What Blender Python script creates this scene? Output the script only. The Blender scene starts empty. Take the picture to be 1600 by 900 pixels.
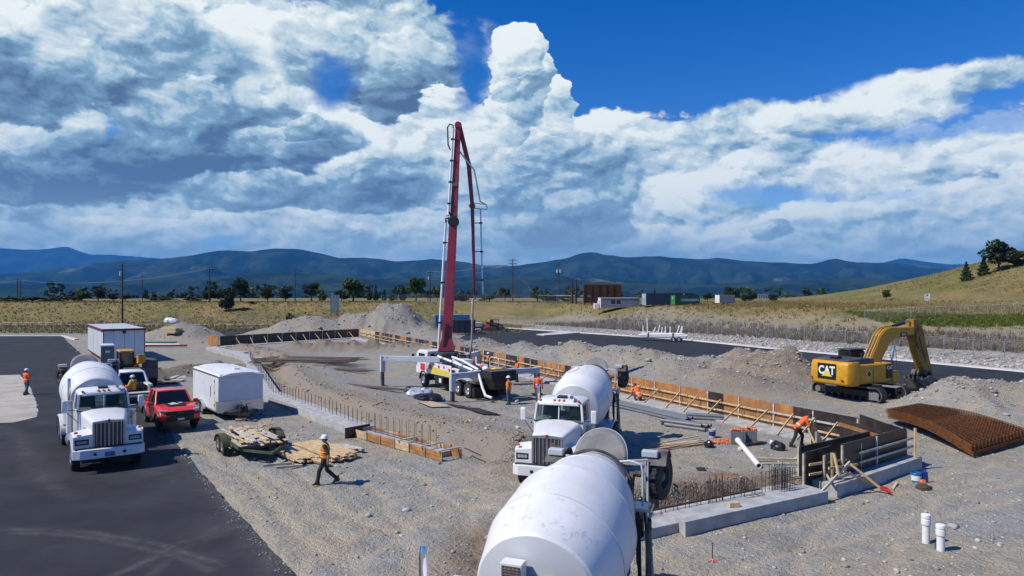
import bpy, bmesh, math, random
import numpy as np
from mathutils import Vector, Matrix, Euler
R = math.radians
rnd = random.Random(7)
SC = bpy.context.scene
COL = SC.collection

# ------------------------------------------------------------------ camera
CAM_H, FPX, HOR = 7.0, 1067.0, 459.0
cam_d = bpy.data.cameras.new('camera'); cam = bpy.data.objects.new('camera', cam_d); COL.objects.link(cam)
cam.location = (0, 0, CAM_H); cam.rotation_euler = (R(90), 0, 0)
cam_d.sensor_width = 36; cam_d.lens = 24.0; cam_d.shift_y = (HOR-450)/1600.0
cam_d.clip_start = 0.3; cam_d.clip_end = 60000
SC.camera = cam

# ------------------------------------------------------------------ sun, sky
SUN_EL = 49.0
SUN_XY = Vector((-0.945, -0.327)).normalized()
sd = bpy.data.lights.new('sun', 'SUN'); sun = bpy.data.objects.new('sun', sd); COL.objects.link(sun)
sd.energy = 4.8; sd.angle = R(0.53); sd.color = (1.0, 0.935, 0.83)
sdir = Vector((SUN_XY.x*math.cos(R(SUN_EL)), SUN_XY.y*math.cos(R(SUN_EL)), math.sin(R(SUN_EL))))
sun.rotation_euler = sdir.to_track_quat('Z', 'Y').to_euler()
SC.view_settings.view_transform = 'Standard'; SC.view_settings.look = 'None'
SC.view_settings.exposure = 0.04; SC.view_settings.gamma = 1.0
SC.view_settings.use_curve_mapping = False
SC.cycles.use_adaptive_sampling = True; SC.cycles.adaptive_threshold = .018; SC.cycles.adaptive_min_samples = 12
SC.cycles.max_bounces = 6; SC.cycles.diffuse_bounces = 1; SC.cycles.glossy_bounces = 3
SC.cycles.transmission_bounces = 4; SC.cycles.volume_bounces = 0; SC.cycles.transparent_max_bounces = 12

class NT:
    """small helper to write node trees as expressions"""
    def __init__(s, tree): s.t = tree
    def n(s, typ, **kw):
        nd = s.t.nodes.new(typ)
        for k, v in kw.items(): setattr(nd, k, v)
        return nd
    def put(s, sock, v):
        if v is None: return
        if isinstance(v, bpy.types.NodeSocket): s.t.links.new(v, sock)
        else:
            try: sock.default_value = v
            except Exception: sock.default_value = (v, v, v)
    def m(s, op, a, b=None, c=None, clamp=False):
        nd = s.n('ShaderNodeMath', operation=op, use_clamp=clamp)
        for i, v in enumerate((a, b, c)): s.put(nd.inputs[i], v) if v is not None else None
        return nd.outputs[0]
    def v(s, op, a, b=None, c=None):
        nd = s.n('ShaderNodeVectorMath', operation=op)
        for i, q in enumerate((a, b, c)):
            if q is not None: s.put(nd.inputs[i], q)
        return nd.outputs['Value'] if op in ('LENGTH', 'DOT_PRODUCT', 'DISTANCE') else nd.outputs[0]
    def ss(s, x, a, b, lo=0.0, hi=1.0, kind='SMOOTHSTEP'):
        nd = s.n('ShaderNodeMapRange', interpolation_type=kind)
        s.put(nd.inputs[0], x)
        for i, q in enumerate((a, b, lo, hi)): s.put(nd.inputs[i+1], q)
        return nd.outputs[0]
    def mix(s, f, a, b, blend='MIX'):
        nd = s.n('ShaderNodeMix', data_type='RGBA', blend_type=blend)
        s.put(nd.inputs[0], f)
        for i, q in ((6, a), (7, b)):
            if not isinstance(q, bpy.types.NodeSocket) and len(q) == 3: q = (*q, 1)
            s.put(nd.inputs[i], q)
        return nd.outputs[2]
    def noise(s, vec, scale, detail=4, rough=0.55, dist=0.0, col=False):
        nd = s.n('ShaderNodeTexNoise')
        s.put(nd.inputs['Vector'], vec); nd.inputs['Scale'].default_value = scale
        nd.inputs['Detail'].default_value = detail; nd.inputs['Roughness'].default_value = rough
        nd.inputs['Distortion'].default_value = dist
        return nd.outputs['Color' if col else 'Fac']
    def voro(s, vec, scale, feature='F1', out='Distance', rand=1.0):
        nd = s.n('ShaderNodeTexVoronoi', feature=feature)
        s.put(nd.inputs['Vector'], vec); nd.inputs['Scale'].default_value = scale
        nd.inputs['Randomness'].default_value = rand
        return nd.outputs[out]

def sky_deg(px, py):
    az = math.atan((px-800)/FPX); return math.degrees(az), math.degrees(math.atan((HOR-py)/FPX*math.cos(az)))

def make_world():
    w = bpy.data.worlds.new('World'); SC.world = w; w.use_nodes = True
    t = w.node_tree; t.nodes.clear(); k = NT(t)
    out = k.n('ShaderNodeOutputWorld'); bg = k.n('ShaderNodeBackground'); bg.inputs[1].default_value = 0.1
    sky = k.n('ShaderNodeTexSky', sky_type='NISHITA', sun_disc=False)
    sky.sun_elevation = R(SUN_EL); sky.sun_rotation = math.atan2(SUN_XY.x, SUN_XY.y)
    sky.altitude = 1000; sky.air_density = 1.0; sky.dust_density = 0.3; sky.ozone_density = 2.5
    hs = k.n('ShaderNodeHueSaturation'); hs.inputs['Hue'].default_value = .516; hs.inputs['Saturation'].default_value = 1.46; hs.inputs['Value'].default_value = 1.3
    t.links.new(sky.outputs[0], hs.inputs['Color'])
    tc = k.n('ShaderNodeTexCoord'); d = tc.outputs['Generated']
    sp = k.n('ShaderNodeSeparateXYZ'); t.links.new(d, sp.inputs[0]); x, y, z = sp.outputs
    az = k.m('MULTIPLY', k.m('ARCTAN2', x, y), 57.2958); el = k.m('MULTIPLY', k.m('ARCSINE', z), 57.2958)
    cb = k.n('ShaderNodeCombineXYZ'); k.put(cb.inputs[0], az); k.put(cb.inputs[1], el); q0 = cb.outputs[0]
    # ---- the clouds of the photograph, far ones first: (px, py, rx, ry, raggedness, edge softness, tone, top light)
    CLOUDS = [(800, 385, 1100, 42, .5, .6, .62, .1), (1260, 320, 620, 105, .75, .55, .62, .1), (250, 190, 520, 260, .5, .5, .60, .1), (560, 260, 200, 130, .6, .4, .62, .1),
      (60, 40, 160, 80, .7, .35, .62, .15), (330, 25, 190, 50, .8, .3, .74, .15), (110, 120, 140, 70, .9, .22, .84, .2), (400, 115, 110, 85, .9, .22, .88, .2), (150, 205, 60, 34, .9, .16, .88, .2), (560, 205, 125, 75, .9, .22, .86, .22), (640, 240, 70, 70, .9, .22, .84, .2), (480, 335, 130, 36, .9, .22, .80, .2), (250, 305, 120, 36, .9, .22, .78, .2), (90, 325, 130, 30, .8, .3, .70, .2), (300, 360, 200, 22, .8, .35, .72, .15), (640, 350, 150, 26, .8, .3, .72, .15),
      (230, 65, 120, 52, .8, .4, .40, .25), (45, 125, 120, 62, .8, .4, .30, .30), (55, 262, 150, 42, .8, .35, .28, .30), (345, 222, 165, 58, .8, .30, .20, .38), (430, 235, 60, 34, .9, .22, .26, .35), (400, 298, 95, 28, .8, .35, .34, .25), (590, 292, 88, 42, .8, .35, .38, .30), (585, 72, 130, 80, .75, .32, .34, .30), (640, 130, 62, 58, .8, .25, .26, .32), (480, 200, 30, 16, .9, .2, .30, .3),
      (960, 225, 110, 46, .9, .3, .76, .2), (1080, 245, 150, 46, .9, .35, .72, .2), (1165, 198, 115, 28, .8, .55, .74, .1), (1290, 190, 120, 22, .7, .6, .78, .1), (1400, 160, 85, 34, .7, .55, .82, .15), (1520, 128, 100, 20, .7, .6, .76, .1), (1230, 262, 150, 34, .9, .35, .74, .2), (1450, 256, 160, 40, .9, .3, .80, .22), (1575, 228, 90, 36, .9, .3, .80, .22), (1000, 322, 90, 40, .9, .35, .60, .25), (1120, 312, 66, 38, .95, .18, .88, .22), (1300, 352, 95, 34, .95, .2, .84, .25), (1450, 342, 130, 34, .95, .2, .82, .25), (1560, 325, 85, 40, .95, .25, .78, .25), (1060, 372, 160, 22, .8, .4, .70, .15), (1212, 356, 24, 12, 1.5, .5, .26, .2),
      (860, 372, 170, 28, .8, .35, .42, .2), (900, 270, 90, 70, .9, .22, .62, .25), (870, 325, 100, 58, .85, .25, .32, .40), (800, 240, 66, 66, .9, .2, .72, .2), (850, 205, 54, 54, 1.0, .14, .80, .26), (866, 165, 32, 34, 1.0, .12, .84, .26), (792, 180, 30, 36, 1.0, .14, .80, .24), (822, 150, 32, 34, 1.0, .12, .70, .28), (800, 112, 32, 30, 1.0, .12, .86, .28), (838, 118, 24, 24, 1.0, .12, .80, .28), (812, 80, 34, 27, 1.0, .12, .90, .26), (700, 205, 60, 60, .9, .2, .82, .2)]
    HOLES = [(517, 132, 44, 40, 1.0), (733, 70, 34, 110, 1.0), (1205, 306, 95, 16, .9), (345, 376, 40, 12, .9), (1480, 200, 190, 16, .8), (160, 205, 10, 16, .8), (1390, 300, 70, 10, .5)]
    def el_coords(px, py, rx, ry):
        a, e = sky_deg(px, py); f = math.degrees(1/FPX); return (a, e, 0), (1/(rx*f), 1/(ry*f), 0)
    def puff(kk, vec, scale, detail, rough=.55):
        nd = kk.n('ShaderNodeTexVoronoi', feature='F1', normalize=True); kk.put(nd.inputs['Vector'], vec); nd.inputs['Scale'].default_value = scale; nd.inputs['Detail'].default_value = detail; nd.inputs['Roughness'].default_value = rough
        return nd.outputs['Distance']
    # shared, warped look-up direction: cells break up into billows
    flat = k.v('MULTIPLY', d, (1, 1, 1.75))
    wv = k.v('SUBTRACT', k.noise(flat, 9.0, 5, .62, 0, True), (.5, .5, .5))
    def field(off_az, off_el, detail):
        """billow and wisp noise at a small offset from the view direction"""
        dv = k.v('ADD', k.v('ADD', flat, (R(off_az), 0, R(off_el)*1.75)), k.v('MULTIPLY', wv, (.075, .075, .075)))
        p = puff(k, dv, 9.0, detail); fb = k.noise(dv, 13.0, detail+4, .60)
        return k.m('ADD', k.m('MULTIPLY_ADD', p, -1.35, .62), k.m('MULTIPLY_ADD', fb, .95, -.47))
    f0 = field(0, 0, 4); f1 = field(-.38, .52, 3)
    def big(off_az, off_el):
        dv = k.v('ADD', k.v('ADD', flat, (R(off_az), 0, R(off_el)*1.75)), k.v('MULTIPLY', wv, (.10, .10, .10))); return k.m('MULTIPLY', puff(k, dv, 4.6, 1.0), -1.0)
    g0 = big(0, 0); g1 = big(-1.7, 2.4)
    qw = k.v('ADD', q0, k.v('MULTIPLY', wv, (4.2, 3.4, 0)))
    infr = k.ss(k.v('LENGTH', k.v('MULTIPLY', k.v('SUBTRACT', q0, (0, 8, 0)), (1/44., 1/24., 0))), 1.0, 1.35)
    rel = k.m('ADD', k.m('MULTIPLY', k.m('SUBTRACT', f0, f1), 1.45), k.m('MULTIPLY', k.m('SUBTRACT', g0, g1), 1.1))   # brighter where the cloud falls off towards the sun
    fn = k.m('ADD', f0, k.m('MULTIPLY_ADD', g0, .6, .26))
    hole = 1.0
    for px, py, rx, ry, w_ in HOLES:
        c, r = el_coords(px, py, rx, ry); hole = k.m('MULTIPLY', hole, k.m('SUBTRACT', 1.0, k.ss(k.m('ADD', k.v('LENGTH', k.v('MULTIPLY', k.v('SUBTRACT', qw, c), r)), k.m('MULTIPLY', fn, .5)), 1.25, .55, 0, w_)))
    # the rest of the sky: scattered fair-weather cumulus
    alpha = k.m('MULTIPLY', k.ss(k.m('ADD', k.m('MULTIPLY_ADD', k.noise(flat, 2.2, 2, .5), 1.0, -.80), k.m('MULTIPLY', fn, .6)), 0, .3), infr); lum = .62
    for px, py, rx, ry, rag, edge, tone, top in CLOUDS:
        c, r = el_coords(px, py, rx, ry); q = k.v('MULTIPLY', k.v('SUBTRACT', qw, c), r)
        dn = k.m('SUBTRACT', k.m('MULTIPLY_ADD', fn, rag, 1.0), k.v('LENGTH', q)); al = k.ss(dn, 0, edge*(.62 if edge < .4 else .85))
        if edge >= .5 or (px < 480 and py > 300): al = k.m('MULTIPLY', al, hole)
        lt = k.v('DOT_PRODUCT', q, (-top*.4, top, 0)); lt = k.m('ADD', k.m('MINIMUM', k.m('MAXIMUM', lt, -top), top), tone if tone < .5 else .5+(tone-.5)*.62)
        mx = k.n('ShaderNodeMix', data_type='FLOAT'); k.put(mx.inputs[0], al); k.put(mx.inputs[2], lum); k.put(mx.inputs[3], lt); lum = mx.outputs[0]
        alpha = k.m('SUBTRACT', 1.0, k.m('MULTIPLY', k.m('SUBTRACT', 1.0, alpha), k.m('SUBTRACT', 1.0, al)))
    alpha = k.m('MULTIPLY', alpha, k.m('MULTIPLY_ADD', hole, .85, .15))
    lum = k.m('ADD', k.m('ADD', lum, rel), k.m('MULTIPLY', fn, .14), clamp=True)
    c1 = k.mix(k.ss(lum, .0, .5, kind='LINEAR'), (1.0, 1.65, 2.7), (2.9, 4.8, 6.2)); c1 = k.mix(k.ss(lum, .42, .92, kind='LINEAR'), c1, (9.5, 10.1, 9.7))
    hz = k.ss(el, 0.3, 9.5, 0.62, 0.0)                       # far cloud seen through the air near the horizon
    c1 = k.mix(hz, c1, (5.8, 8.0, 8.0))
    skyc = k.mix(k.m('MULTIPLY', alpha, .97), k.mix(k.ss(el, 0, 14, .92, 0), hs.outputs[0], (2.4, 5.0, 8.2)), c1)
    w.cycles.sampling_method = 'MANUAL'; w.cycles.sample_map_resolution = 256
    k.put(bg.inputs[0], skyc); t.links.new(bg.outputs[0], out.inputs[0])
make_world()

# ------------------------------------------------------------------ helpers
def P(px, py, z=0.0):
    """point of the place at height z that the photograph shows at pixel (px, py)"""
    Y = (CAM_H-z)*FPX/(py-HOR); return Vector(((px-800)/FPX*Y, Y, z))
def PY(px, py, Y):
    return Vector(((px-800)/FPX*Y, Y, CAM_H-(py-HOR)*Y/FPX))

MATS = {}
def mat(name, col, rough=.6, metal=0.0, var=.12, scale=6.0, bump=0.0, bscale=40.0, dirt=0.0, dirtcol=(.30, .26, .21), spec=.5, coat=0.0, tint=None, splat=0.0):
    """painted / bare surface with uneven tone, optional dust that clings to low-frequency patches"""
    if name in MATS: return MATS[name]
    mt = bpy.data.materials.new(name); mt.use_nodes = True; t = mt.node_tree; k = NT(t)
    b = t.nodes['Principled BSDF']; b.inputs['Roughness'].default_value = rough; b.inputs['Metallic'].default_value = metal
    b.inputs['Specular IOR Level'].default_value = spec
    if coat: b.inputs['Coat Weight'].default_value = coat; b.inputs['Coat Roughness'].default_value = .08
    tc = k.n('ShaderNodeTexCoord'); o = tc.outputs['Object']
    oi = k.n('ShaderNodeObjectInfo')
    vec = k.v('ADD', o, k.v('MULTIPLY', oi.outputs['Random'], (13, 7, 5)))
    f = k.noise(vec, scale, 5, .6)
    lo = [c*(1-var*1.6) for c in col]; hi = [min(1, c*(1+var)) for c in (tint or col)]
    c = k.mix(k.ss(f, .3, .7), lo, hi)
    if dirt:
        df = k.ss(k.noise(vec, scale*.45, 6, .68, .4), .58-dirt*.35, .85-dirt*.25, 0, min(1, dirt*1.6))
        c = k.mix(df, c, dirtcol)
        k.put(b.inputs['Roughness'], k.m('MULTIPLY_ADD', df, .35, rough, clamp=True))
    if splat:
        sp_ = k.m('MULTIPLY', k.ss(k.noise(vec, 5.5, 7, .72, .3), .55, .62, 0, splat), k.ss(k.noise(vec, .8, 3, .5), .38, .58)); c = k.mix(sp_, c, (.33, .325, .31))
        st_ = k.ss(k.noise(k.v('MULTIPLY', vec, (.25, 3.2, 3.2)), 2.6, 5, .6), .56, .75, 0, splat*.5); c = k.mix(st_, c, (.52, .51, .48))
    k.put(b.inputs['Base Color'], c)
    if bump:
        bn = k.n('ShaderNodeBump'); bn.inputs['Strength'].default_value = bump; bn.inputs['Distance'].default_value = .02
        k.put(bn.inputs['Height'], k.noise(vec, bscale, 5, .6)); t.links.new(bn.outputs[0], b.inputs['Normal'])
    MATS[name] = mt; return mt

class MB:
    def __init__(s): s.v = []; s.f = []; s.mi = []
    def add(s, vs, fs, mi=0):
        o = len(s.v); s.v.extend([tuple(p) for p in vs]); s.f.extend([tuple(i+o for i in f) for f in fs]); s.mi.extend([mi]*len(fs)); return s
    def box(s, c, size, rot=None, mi=0, taper=None):
        hx, hy, hz = size[0]/2, size[1]/2, size[2]/2
        tx, ty = taper or (1, 1)
        pts = [Vector((sx*hx*(tx if sz > 0 else 1), sy*hy*(ty if sz > 0 else 1), sz*hz)) for sz in (-1, 1) for sy in (-1, 1) for sx in (-1, 1)]
        M = (rot.to_matrix() if isinstance(rot, Euler) else rot) if rot is not None else None
        pts = [(M @ p if M is not None else p)+Vector(c) for p in pts]
        return s.add(pts, [(0, 2, 3, 1), (4, 5, 7, 6), (0, 1, 5, 4), (2, 6, 7, 3), (0, 4, 6, 2), (1, 3, 7, 5)], mi)
    def bx(s, x0, x1, y0, y1, z0, z1, mi=0):
        return s.box(((x0+x1)/2, (y0+y1)/2, (z0+z1)/2), (abs(x1-x0), abs(y1-y0), abs(z1-z0)), None, mi)
    def bar(s, a, b, w, h, up=(0, 0, 1), mi=0):
        a, b = Vector(a), Vector(b); d = (b-a); L = d.length
        if L < 1e-6: return s
        X = d/L; U = Vector(up)
        if abs(X.dot(U)) > .98: U = Vector((1, 0, 0))
        Yv = U.cross(X).normalized(); Z = X.cross(Yv)
        return s.box((a+b)/2, (L, w, h), Matrix((X, Yv, Z)).transposed(), mi)
    def tube(s, pts, r, n=8, caps=True, mi=0):
        pts = [Vector(p) for p in pts]; m = len(pts); rs = r if isinstance(r, (list, tuple)) else [r]*m
        vs = []; prev = None
        for i, p in enumerate(pts):
            d = (pts[min(i+1, m-1)]-pts[max(i-1, 0)])
            d = d.normalized() if d.length > 1e-9 else Vector((0, 0, 1))
            if prev is None:
                u = d.orthogonal().normalized()
            else:
                u = (prev-d*prev.dot(d)); u = u.normalized() if u.length > 1e-6 else d.orthogonal().normalized()
            prev = u; w = d.cross(u)
            vs += [p+(u*math.cos(2*math.pi*j/n)+w*math.sin(2*math.pi*j/n))*rs[i] for j in range(n)]
        fs = [(i*n+j, i*n+(j+1) % n, (i+1)*n+(j+1) % n, (i+1)*n+j) for i in range(m-1) for j in range(n)]
        if caps: fs += [tuple(range(n-1, -1, -1)), tuple(range((m-1)*n, m*n))]
        return s.add(vs, fs, mi)
    def lathe(s, prof, o=(0, 0, 0), axis=(0, 0, 1), n=24, mi=0, a0=0, a1=2*math.pi):
        """prof: (distance along axis, radius)"""
        A = Vector(axis).normalized(); u = A.orthogonal().normalized(); w = A.cross(u); o = Vector(o)
        full = abs(a1-a0-2*math.pi) < 1e-6; nn = n if full else n+1
        vs = [o+A*t+(u*math.cos(a0+(a1-a0)*j/n)+w*math.sin(a0+(a1-a0)*j/n))*r for t, r in prof for j in range(nn)]
        fs = [(i*nn+j, i*nn+(j+1) % nn, (i+1)*nn+(j+1) % nn, (i+1)*nn+j) for i in range(len(prof)-1) for j in range(n)]
        return s.add(vs, fs, mi)
    def prism(s, poly, a, b, plane='xz', mi=0):
        """poly of 2D points extruded along the third axis from a to b"""
        n = len(poly)
        def q(p, t): return (p[0], t, p[1]) if plane == 'xz' else ((p[0], p[1], t) if plane == 'xy' else (t, p[0], p[1]))
        vs = [q(p, a) for p in poly]+[q(p, b) for p in poly]
        return s.add(vs, [tuple(range(n)), tuple(range(2*n-1, n-1, -1))]+[(i, i+n, (i+1) % n+n, (i+1) % n) for i in range(n)], mi)
    def loft(s, rings, caps=True, mi=0):
        n = len(rings[0]); vs = [p for r in rings for p in r]
        fs = [(i*n+j, i*n+(j+1) % n, (i+1)*n+(j+1) % n, (i+1)*n+j) for i in range(len(rings)-1) for j in range(n)]
        if caps: fs += [tuple(range(n-1, -1, -1)), tuple(range((len(rings)-1)*n, len(rings)*n))]
        return s.add(vs, fs, mi)
    def ell(s, c, r, n=12, m=8, mi=0, rot=None):
        c = Vector(c); vs = []; fs = []
        for i in range(m+1):
            th = math.pi*i/m
            for j in range(n):
                p = Vector((r[0]*math.sin(th)*math.cos(2*math.pi*j/n), r[1]*math.sin(th)*math.sin(2*math.pi*j/n), r[2]*math.cos(th)))
                vs.append(c+(rot @ p if rot is not None else p))
        for i in range(m):
            for j in range(n): fs.append((i*n+j, (i+1)*n+j, (i+1)*n+(j+1) % n, i*n+(j+1) % n))
        return s.add(vs, fs, mi)
    def mesh(s, name, mats, smooth=False):
        me = bpy.data.meshes.new(name); me.from_pydata(s.v, [], s.f)
        for m_ in (mats if isinstance(mats, (list, tuple)) else [mats]): me.materials.append(m_)
        if any(s.mi): me.polygons.foreach_set('material_index', s.mi)
        bm = bmesh.new(); bm.from_mesh(me); bmesh.ops.remove_doubles(bm, verts=bm.verts, dist=1e-5); bmesh.ops.recalc_face_normals(bm, faces=bm.faces); bm.to_mesh(me); bm.free()
        if smooth:
            me.polygons.foreach_set('use_smooth', [True]*len(me.polygons))
            me.set_sharp_from_angle(angle=R(smooth if smooth is not True else 40))
        me.update(); return me
    def build(s, name, mats, parent=None, smooth=False, bevel=0.0, loc=None, rot=None, seg=2):
        o = bpy.data.objects.new(name, s.mesh(name, mats, smooth)); COL.objects.link(o)
        if parent is not None: o.parent = parent
        if loc is not None: o.location = loc
        if rot is not None: o.rotation_euler = rot
        if bevel:
            b = o.modifiers.new('bevel', 'BEVEL'); b.width = bevel; b.segments = seg; b.limit_method = 'ANGLE'; b.angle_limit = R(35); b.harden_normals = False
        return o

def tag(o, label=None, cat=None, group=None, kind=None):
    for k_, v_ in (('label', label), ('category', cat), ('group', group), ('kind', kind)):
        if v_: o[k_] = v_
    return o
def thing(name, label, cat, loc=(0, 0, 0), rz=0.0, group=None):
    o = bpy.data.objects.new(name, None); COL.objects.link(o); o.location = loc; o.rotation_euler = (0, 0, rz); o.empty_display_size = .3
    return tag(o, label, cat, group)
def sub(name, parent):
    o = bpy.data.objects.new(name, None); COL.objects.link(o); o.parent = parent; o.empty_display_size = .1; return o
KIDS = {}
def copy_tree(o, parent=None):
    if not KIDS.get('ok'):
        KIDS.clear(); KIDS['ok'] = True
        for q in bpy.data.objects: KIDS.setdefault(q.parent, []).append(q) if q.parent else None
    c = o.copy(); COL.objects.link(c); c.parent = parent
    for ch in list(KIDS.get(o, [])): copy_tree(ch, c)
    return c
def dup(o, label=None, loc=None, rz=None, group=None, scale=None):
    KIDS['ok'] = False; c = copy_tree(o)
    if label: c['label'] = label
    if group: c['group'] = group
    if loc is not None: c.location = loc
    if rz is not None: c.rotation_euler = (0, 0, rz)
    if scale is not None: c.scale = scale if not isinstance(scale, (int, float)) else (scale,)*3
    return c
def text_part(name, body, size, m, parent, loc, rot, extrude=.004, offset=0.0, sx=1.0, align='CENTER'):
    cu = bpy.data.curves.new(name, 'FONT'); cu.body = body; cu.size = size; cu.extrude = extrude; cu.offset = offset; cu.align_x = align; cu.align_y = 'CENTER'
    tmp = bpy.data.objects.new('tmp_text', cu); COL.objects.link(tmp)
    me = bpy.data.meshes.new_from_object(tmp.evaluated_get(bpy.context.evaluated_depsgraph_get()))
    bpy.data.objects.remove(tmp); me.name = name; me.materials.clear(); me.materials.append(m)
    o = bpy.data.objects.new(name, me); COL.objects.link(o); o.parent = parent; o.location = loc; o.rotation_euler = rot; o.scale = (sx, 1, 1); return o

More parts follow.
